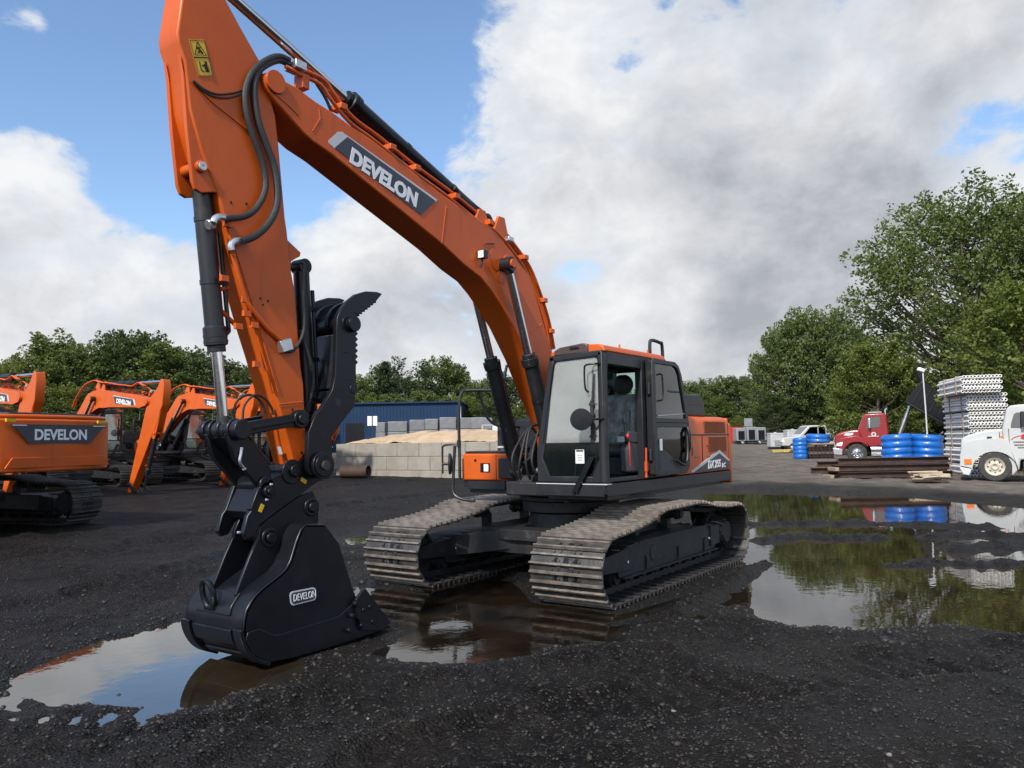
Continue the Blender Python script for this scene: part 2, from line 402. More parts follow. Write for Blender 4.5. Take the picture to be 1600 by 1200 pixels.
PC = gpoly([(1085, 767), (1180, 767), (1290, 770), (1400, 774), (1500, 784), (1620, 795), (1760, 812), (1800, 920), (1700, 985), (1600, 992), (1550, 985), (1480, 974), (1400, 976), (1330, 983), (1250, 980), (1195, 966), (1172, 942), (1176, 900), (1150, 850), (1120, 800)])
PD = gpoly([(538, 841), (575, 836), (580, 848), (545, 853)])
PE = gpoly([(1150, 1018), (1200, 1022), (1250, 1045), (1245, 1055), (1195, 1045), (1150, 1030)])
PF = gpoly([(0, 1090), (20, 1096), (40, 1112), (10, 1112), (-20, 1100)])
PUDDLES = [PA, PB, PC, PD, PE, PF]
def sdist(poly, X, Y):
    """signed distance (negative inside)"""
    d = np.full(X.shape, 1e9); ins = np.zeros(X.shape, bool); n = len(poly)
    for i in range(n):
        ax, ay = poly[i]; bx, by = poly[(i+1) % n]; ex, ey = bx-ax, by-ay
        t = np.clip(((X-ax)*ex+(Y-ay)*ey)/(ex*ex+ey*ey+1e-12), 0, 1)
        d = np.minimum(d, np.hypot(X-ax-t*ex, Y-ay-t*ey))
        c = ((ay > Y) != (by > Y)) & (X < (bx-ax)*(Y-ay)/((by-ay) if abs(by-ay) > 1e-9 else 1e-9)+ax); ins ^= c
    return np.where(ins, -d, d)
def pldist(line, X, Y):
    d = np.full(X.shape, 1e9)
    for (ax, ay), (bx, by) in zip(line[:-1], line[1:]):
        ex, ey = bx-ax, by-ay; t = np.clip(((X-ax)*ex+(Y-ay)*ey)/(ex*ex+ey*ey+1e-12), 0, 1)
        d = np.minimum(d, np.hypot(X-ax-t*ex, Y-ay-t*ey))
    return d
RIDGES = [(gpoly([(1172, 820), (1340, 818), (1480, 821), (1540, 824)]), 0.34, 0.15), (gpoly([(1192, 846), (1250, 838), (1300, 842), (1365, 840)]), 0.30, 0.16),
          (gpoly([(1395, 884), (1460, 880), (1530, 884), (1620, 878)]), 0.20, 0.16), (gpoly([(1462, 839), (1530, 835), (1620, 842)]), 0.34, 0.16),
          (gpoly([(1495, 859), (1560, 855), (1620, 850)]), 0.36, 0.17), (gpoly([(1060, 960), (1180, 888), (1195, 880)]), 0.16, 0.11),
          (gpoly([(1172, 852), (1250, 853), (1360, 850)]), 0.04, 0.045), (gpoly([(160, 1020), (215, 1050), (280, 1045)]), 0.05, 0.03), (gpoly([(60, 1075), (130, 1070), (200, 1085)]), 0.06, 0.035),
          (gpoly([(640, 985), (560, 1020)]), 0.12, 0.04), (gpoly([(690, 940), (800, 950), (880, 990)]), 0.10, 0.028), (gpoly([(960, 975), (1060, 955), (1130, 930)]), 0.10, 0.03)]
PRINTS = [gpoly(q) for q in ([(-60, 905), (200, 862), (520, 800), (700, 778)], [(-60, 985), (150, 925), (330, 880), (480, 842)], [(-40, 1150), (330, 1128), (760, 1075), (1000, 1040)], [(620, 1190), (1000, 1110), (1300, 1060), (1640, 1030)], [(150, 800), (400, 782), (640, 762)], [(1190, 735), (1400, 762), (1640, 775)])]
DRY = [gpoly([(1120, 700), (1700, 700), (1700, 775), (1300, 765), (1150, 760)]), gpoly([(560, 720), (760, 720), (760, 745), (560, 745)])]
def height(X, Y, detail=True):
    X = np.asarray(X, float); Y = np.asarray(Y, float)
    d = np.hypot(X-CAM[0], Y-CAM[1])
    d0 = d; q = np.clip(d-15.0, 0, 105); rx = ((X-CAM[0])*RH[0]+(Y-CAM[1])*RH[1])/np.maximum((X-CAM[0])*FH[0]+(Y-CAM[1])*FH[1], 1.0); rc = np.interp(rx, [0.0, 0.43, 0.62], [0.0150, 0.0085, 0.0015]); z = rc*q-0.03*(1-np.exp(-q/2.0))*0.5
    # flat pad under the machine and bucket
    near = 1/(1+np.exp(-(d-2.0)*2))
    n = 0.10*fbm(X, Y, 0.45, 4, 3)+0.075*fbm(X, Y, 1.7, 3, 9)*np.clip(14/d, 0.3, 1)
    track = 0.04*fbm((X*0.82+Y*0.58)*0.35, (-X*0.58+Y*0.82)*3.0, 1.0, 3, 21)     # faint wheel ruts across the yard
    z = z+(n+track)*near+0.055
    if detail:
        lump = np.clip(0.60+2.6*fbm(X, Y, 0.42, 3, 71), 0.30, 1.4)
        z = z+lump*(0.080*fbm(X, Y, 5.0, 4, 31, 0.66)+0.05*np.maximum(fbm(X, Y, 3.1, 3, 44), 0.10))*np.clip(16/d, 0.0, 1)*near-0.005
    for L in PRINTS:
        bb = (X > L[:, 0].min()-1) & (X < L[:, 0].max()+1) & (Y > L[:, 1].min()-1) & (Y < L[:, 1].max()+1)
        if not bb.any() or not detail: continue
        rd = pldist(L, X[bb], Y[bb])+0.10*fbm(X[bb], Y[bb], .8, 3, 61); t = L[-1]-L[0]; t = t/np.linalg.norm(t); sc = X[bb]*t[0]+Y[bb]*t[1]
        m = 1/(1+np.exp(np.clip((rd-.34)/.03, -30, 30))); e = np.exp(-((rd-.42)/.10)**2)
        z[bb] += m*(-.045+.030*np.sin(sc*2*math.pi/.21)*(fbm(X[bb], Y[bb], 1.5, 2, 63)+.6))+.055*e*(.4+1.4*fbm(X[bb], Y[bb], 4, 3, 62))
    wet = np.zeros(X.shape)
    for i, P in enumerate(PUDDLES):
        bb = (X > P[:, 0].min()-2.5) & (X < P[:, 0].max()+2.5) & (Y > P[:, 1].min()-2.5) & (Y < P[:, 1].max()+2.5)
        if not bb.any(): continue
        sd = sdist(P, X[bb], Y[bb])+0.30*fbm(X[bb], Y[bb], 2.6, 4, 50+i)*(0.5 if i > 2 else 1.0)
        w = 1/(1+np.exp(np.clip(sd/0.10, -30, 30)))
        ww = np.exp(-np.clip(sd, 0, 9)/0.55)
        deep = (-0.050, -0.026, -0.050, -0.03, -0.004, -0.02)[i]
        zz = z[bb]; tgt = deep+0.30*(n[bb])*0.5+0.035*fbm(X[bb], Y[bb], 7.0, 3, 77)*(0.5 if i == 2 else 0.8)
        bank = np.minimum(zz, 0.012+0.10*np.clip(sd, 0, 9)+0.35*np.clip(zz-0.03, -0.03, 1)+0.04*np.clip(sd, 0, 9)**2)
        zz = bank*(1-w)+tgt*w
        z[bb] = zz; wet[bb] = np.maximum(wet[bb], ww)
    for L, wd, hh in RIDGES:
        bb = (X > L[:, 0].min()-1.5) & (X < L[:, 0].max()+1.5) & (Y > L[:, 1].min()-1.5) & (Y < L[:, 1].max()+1.5)
        if not bb.any(): continue
        rd = pldist(L, X[bb], Y[bb])+0.14*fbm(X[bb], Y[bb], 2.5, 3, 91)
        z[bb] += hh*np.exp(-(rd/wd)**2)*(0.75+1.1*fbm(X[bb], Y[bb], 5.0, 3, 92))
    # trodden flat under the crawlers
    for yc in (1.30, -1.30):
        k = np.clip(1-(np.abs(Y-yc)-0.50)/0.15, 0, 1)*np.clip(1-(np.abs(X)-2.0)/0.25, 0, 1); z = z*(1-k)+np.minimum(z, -0.005)*k
    k = np.clip(1-(np.abs(Y)-0.45)/0.2, 0, 1)*np.clip(1-(np.abs(X-5.0)-0.7)/0.2, 0, 1); z = z*(1-k)+np.minimum(z, 0.015)*k
    patch = np.clip((fbm(X, Y, 0.55, 4, 81)+0.25*fbm(X, Y, 3.0, 3, 82)-0.02)/0.10, 0, 1)*0.8
    return z, np.maximum(wet, patch*np.clip(1.2-d0/26, 0, 1))
def gz(x, y):
    return float(height(np.array([x]), np.array([y]), False)[0][0])
def GR(R, F):
    x, y = RF(R, F); return (x, y, gz(x, y))
def GU(u, F): return GR((u-800)/FPX*F, F)

def make_ground():
    half = math.radians(41); a0 = YAW
    ang = list(np.linspace(-half, half, 640)); rest = list(np.linspace(half, 2*math.pi-half, 60))[1:-1]
    A = np.array(ang+rest)+a0; nA = len(A)
    R = [0.6]
    while R[-1] < 900:
        r = R[-1]; R.append(r+max(0.018*r*0.55, 0.02) if r < 60 else r*1.04)
    R = np.array(R); nR = len(R)
    AA, RR = np.meshgrid(A, R); X = CAM[0]+RR*np.cos(AA); Y = CAM[1]+RR*np.sin(AA)
    Z, wet = height(X, Y)
    dry = np.zeros(X.shape)
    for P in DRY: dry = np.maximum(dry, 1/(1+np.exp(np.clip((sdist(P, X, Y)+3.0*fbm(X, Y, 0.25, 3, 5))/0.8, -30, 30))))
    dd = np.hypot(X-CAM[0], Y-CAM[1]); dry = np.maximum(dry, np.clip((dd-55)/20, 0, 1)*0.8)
    V = np.stack([X, Y, Z], -1).reshape(-1, 3)
    c = len(V); V = np.vstack([V, [[CAM[0], CAM[1], float(Z[0].mean())]]])
    i = np.arange(nR-1)[:, None]*nA; j = np.arange(nA)[None, :]; k = (j+1) % nA
    F = np.stack([i+j, i+nA+j, i+nA+k, i+k], -1).reshape(-1, 4)
    tris = [(c, int(q), int((q+1) % nA)) for q in range(nA)]
    me = bpy.data.meshes.new('ground'); me.from_pydata(V.tolist(), [], F.tolist()+tris)
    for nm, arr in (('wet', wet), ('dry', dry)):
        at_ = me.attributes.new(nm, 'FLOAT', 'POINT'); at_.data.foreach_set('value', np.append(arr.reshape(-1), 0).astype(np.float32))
    me.polygons.foreach_set('use_smooth', [True]*len(me.polygons)); bm_fix(me)
    m, b, p = new_mat('wet_asphalt_millings')
    tcx = b.n('ShaderNodeTexCoord').outputs['Object']
    wa = b.n('ShaderNodeAttribute', attribute_name='wet').outputs['Fac']; da = b.n('ShaderNodeAttribute', attribute_name='dry').outputs['Fac']
    g1 = b.noise(tcx, 55.0, 5.0, 0.7); g2 = b.noise(tcx, 1.1, 6.0, 0.62); g3 = b.noise(tcx, 9.0, 6.0, 0.68)
    vor = b.n('ShaderNodeTexVoronoi'); vor.inputs['Scale'].default_value = 42.0; b.put(vor.inputs['Vector'], tcx)
    vc = b.n('ShaderNodeSeparateColor'); b.put(vc.inputs[0], vor.outputs['Color'])
    base = b.mix(b.smooth(g2, 0.35, 0.68), (0.0045, 0.0040, 0.0038), (0.0175, 0.0150, 0.0135))
    base = b.mix(b.m('MULTIPLY', b.smooth(g3, 0.45, 0.75), 0.6), base, (0.032, 0.026, 0.0225))
    base = b.mix(b.smooth(vc.outputs[0], 0.84, 0.99), base, (0.05, 0.043, 0.038))
    base = b.mix(b.smooth(vc.outputs[1], 0.988, 0.999), base, (0.11, 0.10, 0.09))
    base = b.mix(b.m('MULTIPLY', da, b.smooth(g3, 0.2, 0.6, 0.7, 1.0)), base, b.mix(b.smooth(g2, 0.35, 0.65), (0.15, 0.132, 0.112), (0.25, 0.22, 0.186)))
    wetn = b.m('MULTIPLY', wa, b.smooth(g3, 0.3, 0.65, 0.5, 1.0))
    base = b.mix(b.m('MULTIPLY', wetn, 0.6), base, (0.0065, 0.0058, 0.0052))
    b.put(p.inputs['Base Color'], base)
    ro = b.m('ADD', b.m('MULTIPLY', g1, 0.5), 0.36); ro = b.m('SUBTRACT', ro, b.m('MULTIPLY', wetn, 0.16)); ro = b.m('ADD', ro, b.m('MULTIPLY', da, 0.3), clamp=True)
    b.put(p.inputs['Roughness'], ro); b.put(p.inputs['Specular IOR Level'], b.m('ADD', 0.10, b.m('MULTIPLY', wetn, 0.12)))
    hh = b.m('ADD', b.m('MULTIPLY', g1, 0.35), b.m('ADD', b.m('MULTIPLY', vor.outputs['Distance'], -0.9), b.m('MULTIPLY', g3, 1.6)))
    bn = b.n('ShaderNodeBump'); bn.inputs['Strength'].default_value = 1.0; bn.inputs['Distance'].default_value = 0.05
    b.put(bn.inputs['Height'], hh); b.put(p.inputs['Normal'], bn.outputs[0])
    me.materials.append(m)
    o = bpy.data.objects.new('ground', me); COL.objects.link(o); o['kind'] = 'structure'
    return o
ground = make_ground()

wm, wb, wp = new_mat('muddy_water')
_t = wb.n('ShaderNodeTexCoord').outputs['Object']
wb.put(wp.inputs['Base Color'], wb.mix(wb.smooth(wb.noise(_t, 0.7, 4.0), 0.35, 0.65), (0.014, 0.010, 0.006), (0.034, 0.024, 0.013)))
wp.inputs['Roughness'].default_value = 0.015; wp.inputs['IOR'].default_value = 2.2
_b = wb.n('ShaderNodeBump'); _b.inputs['Strength'].default_value = 0.09; _b.inputs['Distance'].default_value = 0.01
wb.put(_b.inputs['Height'], wb.noise(_t, 5.0, 3.0)); wb.put(wp.inputs['Normal'], _b.outputs[0])
M['water'] = wm
w2, b2, p2 = new_mat('shallow_muddy_water'); _t2 = b2.n('ShaderNodeTexCoord').outputs['Object']
b2.put(p2.inputs['Base Color'], b2.mix(b2.smooth(b2.noise(_t2, 1.6, 5.0), 0.35, 0.65), (0.006, 0.0045, 0.003), (0.016, 0.011, 0.0065)))
b2.put(p2.inputs['Roughness'], b2.smooth(b2.noise(_t2, 2.2, 6.0, .6), .45, .65, .015, .12)); p2.inputs['IOR'].default_value = 1.38
_b2 = b2.n('ShaderNodeBump'); _b2.inputs['Strength'].default_value = 0.14; _b2.inputs['Distance'].default_value = 0.01
b2.put(_b2.inputs['Height'], b2.noise(_t2, 7.0, 4.0)); b2.put(p2.inputs['Normal'], _b2.outputs[0]); M['water_shallow'] = w2
for pi_, P in enumerate(PUDDLES):
    c = P.mean(0); d = P-c; L = np.hypot(d[:, 0], d[:, 1])[:, None]; Q = c+d*(1+(0.40, 0.15, 0.40, .3, .3, .3)[pi_]/np.maximum(L, 0.3))
    me = bpy.data.meshes.new('puddle'); me.from_pydata([(float(a), float(b_), -0.0015*pi_) for a, b_ in Q], [], [tuple(range(len(Q)))])
    me.materials.append(M['water_shallow' if pi_ in (1, 4) else 'water']); o = bpy.data.objects.new('puddle', me); COL.objects.link(o); o['kind'] = 'structure'

# loose stones pressed into the millings
ICO = np.array([(0, 1, 1.618), (0, -1, 1.618), (0, 1, -1.618), (0, -1, -1.618), (1, 1.618, 0), (-1, 1.618, 0), (1, -1.618, 0), (-1, -1.618, 0), (1.618, 0, 1), (1.618, 0, -1), (-1.618, 0, 1), (-1.618, 0, -1)])/1.9
ICF = np.array([(0, 1, 8), (0, 8, 4), (0, 4, 5), (0, 5, 10), (0, 10, 1), (1, 10, 7), (1, 7, 6), (1, 6, 8), (8, 6, 9), (8, 9, 4), (4, 9, 2), (4, 2, 5), (5, 2, 11), (5, 11, 10), (10, 11, 7), (7, 11, 3), (7, 3, 6), (6, 3, 9), (9, 3, 2), (2, 3, 11)])
OCT = np.array([(1, 0, 0), (-1, 0, 0), (0, 1, 0), (0, -1, 0), (0, 0, .8), (0, 0, -.6)], float); OCF = np.array([(0, 2, 4), (2, 1, 4), (1, 3, 4), (3, 0, 4), (2, 0, 5), (1, 2, 5), (3, 1, 5), (0, 3, 5)])
def stone_field(name, P, S_, R, mats, label, cat, w=None, smooth=25):
    """one mesh of irregular loose stones: centres P, sizes S_"""
    n = len(P); big = S_ > .010; me = bpy.data.meshes.new(name); Vs, Fs, Ms = [], [], []; off = 0
    mi = R.choice(len(mats), n, p=w)
    for base, faces, sel in ((ICO, ICF, big), (OCT, OCF, ~big)):
        k = int(sel.sum())
        if not k: continue
        a = R.uniform(0, 6.28, k); ca, sa = np.cos(a), np.sin(a)
        q = base[None]*R.uniform(.65, 1.25, (k, 1, 3))*(1+R.normal(0, .16, (k, len(base), 1)))*S_[sel][:, None, None]
        x = q[..., 0]*ca[:, None]-q[..., 1]*sa[:, None]; y = q[..., 0]*sa[:, None]+q[..., 1]*ca[:, None]
        V = np.stack([x, y, q[..., 2]*.7], -1)+P[sel][:, None, :]; Vs.append(V.reshape(-1, 3))
        F = faces[None]+(np.arange(k)*len(base))[:, None, None]+off; Fs.append(F.reshape(-1, 3)); Ms.append(np.repeat(mi[sel], len(faces))); off += k*len(base)
    V = np.vstack(Vs); F = np.vstack(Fs); m_ = np.concatenate(Ms).astype(np.int32); N = len(F)
    me.vertices.add(len(V)); me.vertices.foreach_set('co', V.astype(np.float32).ravel()); me.loops.add(3*N); me.loops.foreach_set('vertex_index', F.astype(np.int32).ravel())
    me.polygons.add(N); me.polygons.foreach_set('loop_start', np.arange(0, 3*N, 3, dtype=np.int32)); me.polygons.foreach_set('loop_total', np.full(N, 3, dtype=np.int32))
    for q in mats: me.materials.append(M[q])
    me.polygons.foreach_set('material_index', m_); me.update(calc_edges=True)
    o = bpy.data.objects.new(name, me); COL.objects.link(o); tag(o, label, cat, kind='stuff')
def make_stones():
    R = np.random.default_rng(5)
    M['stone1'] = paint('dark_stone', (0.010, 0.0095, 0.0095), 0.6); M['stone2'] = paint('grey_stone', (0.026, 0.024, 0.022), 0.7)
    M['stone3'] = paint('pale_stone', (0.16, 0.148, 0.132), 0.75); M['stone4'] = paint('brown_stone', (0.026, 0.019, 0.014), 0.7)
    n = 52000; A = YAW+R.uniform(-.70, .70, n); D_ = 3.5+13*R.random(n)**1.7; D_[:9000] = 5+22*R.random(9000)
    X = CAM[0]+D_*np.cos(A); Y = CAM[1]+D_*np.sin(A); Z, w = height(X, Y)
    keep = (Z > .004) & (R.random(n) < np.clip(.35+2.2*fbm(X, Y, .9, 3, 95)+.25, .12, 1)); X, Y, Z = X[keep], Y[keep], Z[keep]; n = len(X)
    S_ = .005+.008*R.random(n)**1.5+np.where(R.random(n) < .03, .016*R.random(n), 0)
    stone_field('loose_gravel', np.stack([X, Y, Z+S_*.25], -1), S_, R, ['stone1', 'stone2', 'stone4'], 'small loose stones and crumbs over the black ground', 'gravel', [.62, .18, .20])
    q = []
    for k in range(1500):
        P = PUDDLES[int(R.choice([0, 1, 2, 2, 0]))]; i = int(R.integers(len(P))); t = R.random(); q.append(P[i]*(1-t)+P[(i+1) % len(P)]*t+R.normal(0, .32, 2))
    q = np.array(q); Z, w = height(q[:, 0], q[:, 1]); k = Z > -.008; S_ = .008+.026*R.random(k.sum())**2.2
    n2 = 2600; A2 = YAW+R.uniform(-.66, .30, n2); D2 = 7.5+16*R.random(n2)**1.2; X2 = CAM[0]+D2*np.cos(A2); Y2 = CAM[1]+D2*np.sin(A2); Z2, w2 = height(X2, Y2)
    k2 = (Z2 > .01) & (fbm(X2, Y2, .6, 4, 97) > .03); S2 = .010+.045*R.random(n2)**3
    q = np.vstack([q[k], np.column_stack([X2, Y2])[k2]]); Z = np.concatenate([Z[k], Z2[k2]]); S_ = np.concatenate([S_, S2[k2]]); k = np.ones(len(q), bool)
    stone_field('mud_clods', np.column_stack([q[k], Z[k]]), S_, R, ['stone1', 'stone4'], 'dark wet mud clods along the puddles and wheel ruts', 'mud', [.75, .25])
    P3, S3 = [], []
    for u, v, s in ((1052, 1104, .022), (575, 1120, .018), (700, 1110, .012), (480, 1010, .01), (655, 1160, .015), (1390, 1185, .02), (880, 1165, .012), (870, 1122, .01), (545, 1090, .01), (790, 1008, .013), (1220, 1085, .012), (590, 1112, .012), (1080, 1120, .01)):
        p = atz(u, v, 0.05); P3.append((p[0], p[1])); S3.append(s*.8)
    for i in range(40):
        a = YAW+R.uniform(-.66, .66); d = 4+10*R.random(); P3.append((CAM[0]+d*math.cos(a), CAM[1]+d*math.sin(a))); S3.append(.005+.005*R.random())
    P3 = np.array(P3); Z, w = height(P3[:, 0], P3[:, 1]); k = Z > .008; S3 = np.array(S3)[k]
    stone_field('pale_pebbles', np.column_stack([P3[k], Z[k]+S3*.3]), S3, R, ['stone3'], 'pale pebbles scattered over the dark ground', 'pebbles')
make_stones()
# ------------------------------------------------------------------ the excavator
BRAND = 'DEVELON'
FOOT = (0.38, 0.0, 1.78); TIP = (5.288, 0.0, 5.10)
EX = {}
HB, HA = 0.19, 0.14

def track_path():
    Ri, Rs = 0.40, 0.435; xi, xs = 1.93, -1.90
    pts = [(x, 0.0) for x in np.linspace(xs, xi, 20)]
    pts += arc(xi, Ri, Ri, -90, 84, 14)[1:]
    top = [(1.93, .80), (1.4, .845), (1.0, .905), (.65, .985), (.2, .995), (-.48, 1.0), (-.75, .965), (-1.05, .915), (-1.5, .875), (-1.93, .868)]
    pts += [(q[0], q[1]) for q in curve(top, 5)][2:-1]
    pts += arc(xs, Rs, Rs, 92, 268, 14)[1:]
    P = np.array(pts); Q = np.vstack([P, P[:1]]); s = np.concatenate([[0], np.cumsum(np.hypot(*np.diff(Q, axis=0).T))])
    N = 49; u = np.linspace(0, s[-1], N, endpoint=False)
    e = 0.02
    f = lambda t: np.stack([np.interp(t % s[-1], s, Q[:, 0]), np.interp(t % s[-1], s, Q[:, 1])], -1)
    c = f(u); tt = f(u+0.05)-f(u-0.05); tt /= np.linalg.norm(tt, axis=1)[:, None]
    return c, tt, s[-1]/N
def shoe_mesh():
    """local x along the run, z outward; origin on the ground line"""
    mb = MB(); w = 0.46; p = 0.206
    mb.box(-p/2+.012, p/2-.016, -w, w, -0.046, -0.032)
    for x, h in ((-p/2+.024, 0.0), (.028, -.001)):
        mb.prism([(x-.017, -.034), (x+.017, -.034), (x+.010, h), (x-.010, h)], -w, w, 3)
    mb.box(p/2-.020, p/2+.010, -w+.03, w-.03, -0.066, -0.054, 2)
    for y in (-.17, -.09, .09, .17):
        mb.cyl((.068, y, -.033), (.068, y, -.018), .016, n=6); mb.cyl((-.03, y, -.033), (-.03, y, -.018), .016, n=6)
    for y in (-.13, .13):   # mud-relief openings
        mb.box(-.055, .002, y-.022, y+.022, -.0325, -.0315, 1)
    mb.box(-.055, .005, -.035, .035, -.0325, -.0315, 1)
    for y in (-.085, .085): mb.box(-p/2-.012, p/2-.01, y-.028, y+.028, -0.125, -0.036, 2)
    return mb
def make_track(root, side):
    y = 1.30*side
    mb = MB()
    # side frame: boxed beam with sloping shoulders
    prof = [(-1.45, .22), (1.45, .22), (1.50, .30), (1.50, .50), (1.30, .57), (.95, .60), (-1.0, .60), (-1.42, .52), (-1.50, .30)]
    mb.prism(prof, y-.22, y+.22, 0)
    for s in (-1, 1):
        mb.prism([(1.2, .30), (2.02, .34), (2.04, .48), (1.75, .52), (1.2, .56)], y+s*.24, y+s*.20, 0)       # idler yoke
        mb.prism([(-1.30, .28), (-1.62, .30), (-1.62, .56), (-1.30, .58)], y+s*.245, y+s*.20, 0)
        mb.box(-1.45, 1.45, y+s*.22, y+s*.285, .225, .245, 0)                                               # lower flange step
        mb.box(-1.35, .95, y+s*.222, y+s*.232, .575, .598, 0)
        for x in (-1.1, -.2, .75): mb.prism([(x-.05, .24), (x+.05, .24), (x+.03, .42), (x-.03, .42)], y+s*.22, y+s*.245, 0)
        mb.ring((.55, y+s*.222, .42), (0, 1, 0), .0, .10, .012, 20, 0)
        for x in (-1.25, 1.28): mb.cyl((x, y+s*.22, .40), (x, y+s*.245, .40), .018, n=8, m=1)
    t = mb.build('crawler_track', ['under', 'white'], root, (0, y, 0), bevel=.008)
    im = MB().lathe([(.02, -.10), (.16, -.10), (.17, -.06), (.29, -.06), (.30, -.085), (.345, -.08), (.352, -.03), (.362, -.025), (.362, .025), (.352, .03), (.345, .08), (.30, .085), (.29, .06), (.17, .06), (.16, .10), (.02, .10)], (1.93, y, .40), 'y', 36)
    im.build('idler_wheel', 'under', t)
    sp = MB(); n = 23; poly = []
    for k in range(n):
        for fr, r in ((0, .27), (.28, .275), (.42, .325), (.58, .325), (.72, .275)):
            a = 2*math.pi*(k+fr)/n; poly.append((-1.90+r*math.cos(a), .435+r*math.sin(a)))
    sp.prism(poly, y-.03, y+.03); sp.lathe([(.02, -.2), (.20, -.2), (.215, -.18), (.215, .16), (.16, .24), (.15, .262), (.02, .262)] if side > 0 else [(.02, .2), (.20, .2), (.215, .18), (.215, -.16), (.16, -.24), (.15, -.262), (.02, -.262)], (-1.90, y, .435), 'y', 32)
    for k in range(10):
        a = 2*math.pi*k/10; sp.cyl((-1.9+.18*math.cos(a), y+side*.2, .435+.18*math.sin(a)), (-1.9+.18*math.cos(a), y+side*.235, .435+.18*math.sin(a)), .014, n=6)
    sp.build('sprocket', 'under', t)
    rm = MB().lathe([(.02, -.17), (.075, -.17), (.08, -.12), (.105, -.12), (.105, -.05), (.08, -.045), (.08, .045), (.105, .05), (.105, .12), (.08, .12), (.075, .17), (.02, .17)], (0, 0, 0), 'y', 20)
    r0 = None
    for x in np.linspace(-1.42, 1.42, 9):
        if r0 is None: r0 = rm.build('track_roller', 'under', t, local=True); o = r0
        else: o = r0.copy(); COL.objects.link(o)
        o.location = (x, 0, .225)
    for x in (.42, -.55):
        o = r0.copy(); COL.objects.link(o); o.name = 'carrier_roller'; o.location = (x, 0, .80); o.scale = (.75, .8, .75)
    br = MB()
    for x in (.42, -.55): br.box(x-.05, x+.05, y-.06*side, y-.17*side, .58, .80)
    br.build('roller_bracket', 'under', t)
    c, tt, p = track_path()
    sm = EX.get('shoe')
    for i in range(len(c)):
        if sm is None:
            o = shoe_mesh().build('track_shoe', ['shoe', 'black', 'under', 'grouser'], t, local=True); EX['shoe'] = sm = o.data
        else:
            o = bpy.data.objects.new('track_shoe', sm); COL.objects.link(o); o.parent = t
        tx, tz = tt[i]
        # path runs front along the ground, so its right-hand side is the outside
        o.matrix_local = Matrix(((tx, 0, tz, c[i][0]), (0, 1, 0, 0), (tz, 0, -tx, c[i][1]), (0, 0, 0, 1)))
    return t

def aim(o, p0, p1):
    p0, p1 = Vector(p0), Vector(p1); d = p1-p0; L = d.length
    xax = d/L; yax = Vector((0, 1, 0)); yax = (yax-xax*(yax@xax)).normalized(); zax = xax.cross(yax)
    o.matrix_local = Matrix(((xax[0], yax[0], zax[0], p0[0]), (xax[1], yax[1], zax[1], p0[1]), (xax[2], yax[2], zax[2], p0[2]), (0, 0, 0, 1)))
    return L
def make_cyl(root, name, p0, p1, Lb, rb, rr, collar, rodlen, eye=.09, ports=True, flip=1, mats=('charcoal', 'chrome', 'charcoal')):
    mb = MB()
    mb.tube([(0.0, 0, 0), (.05, 0, 0)], rb*.8, 20); mb.tube([(.05, 0, 0), (Lb-collar, 0, 0)], rb, 28)
    mb.tube([(Lb-collar, 0, 0), (Lb-collar+.015, 0, 0), (Lb-.06, 0, 0), (Lb-.06, 0, 0), (Lb-.05, 0, 0), (Lb, 0, 0)], [rb*1.02, rb*1.22, rb*1.22, rb*1.22, rb*.95, rb*.95], 28)
    for q in (.62, .40): mb.ring((Lb-collar*q, 0, 0), (1, 0, 0), rb*1.15, rb*1.26, .02, 28)
    mb.cyl((0, -eye, 0), (0, eye, 0), rb*.95, n=24)
    if ports:
        mb.tube(curve([(Lb-.16, 0, flip*rb*.9), (Lb-.17, 0, flip*(rb+.05)), (Lb-.30, 0, flip*(rb+.055)), (.30, 0, flip*(rb+.05)), (.22, 0, flip*(rb+.05))], 4), .020, 8)
        for q in (.28, .62): mb.ring((Lb*q, 0, 0), (1, 0, 0), rb*.95, rb*1.08, .04, 24)
        mb.box(Lb*.28-.02, Lb*.28+.02, -.025, .025, *sorted((flip*rb, flip*(rb+.08)))); mb.box(Lb*.62-.02, Lb*.62+.02, -.025, .025, *sorted((flip*rb, flip*(rb+.08))))
    b = mb.build(name, mats[0], root, local=True)
    rod = MB(); rod.tube([(-rodlen, 0, 0), (-eye*.6, 0, 0)], rr, 24, 0); rod.cyl((0, -eye, 0), (0, eye, 0), rb*.95, n=24, m=1); rod.tube([(-eye*1.6, 0, 0), (0, 0, 0)], [rr*1.15, rb*.85], 18, 1)
    r = rod.build('piston_rod', [mats[1], mats[2]], b, local=True)
    L = aim(b, p0, p1); r.location = (L, 0, 0)
    return b

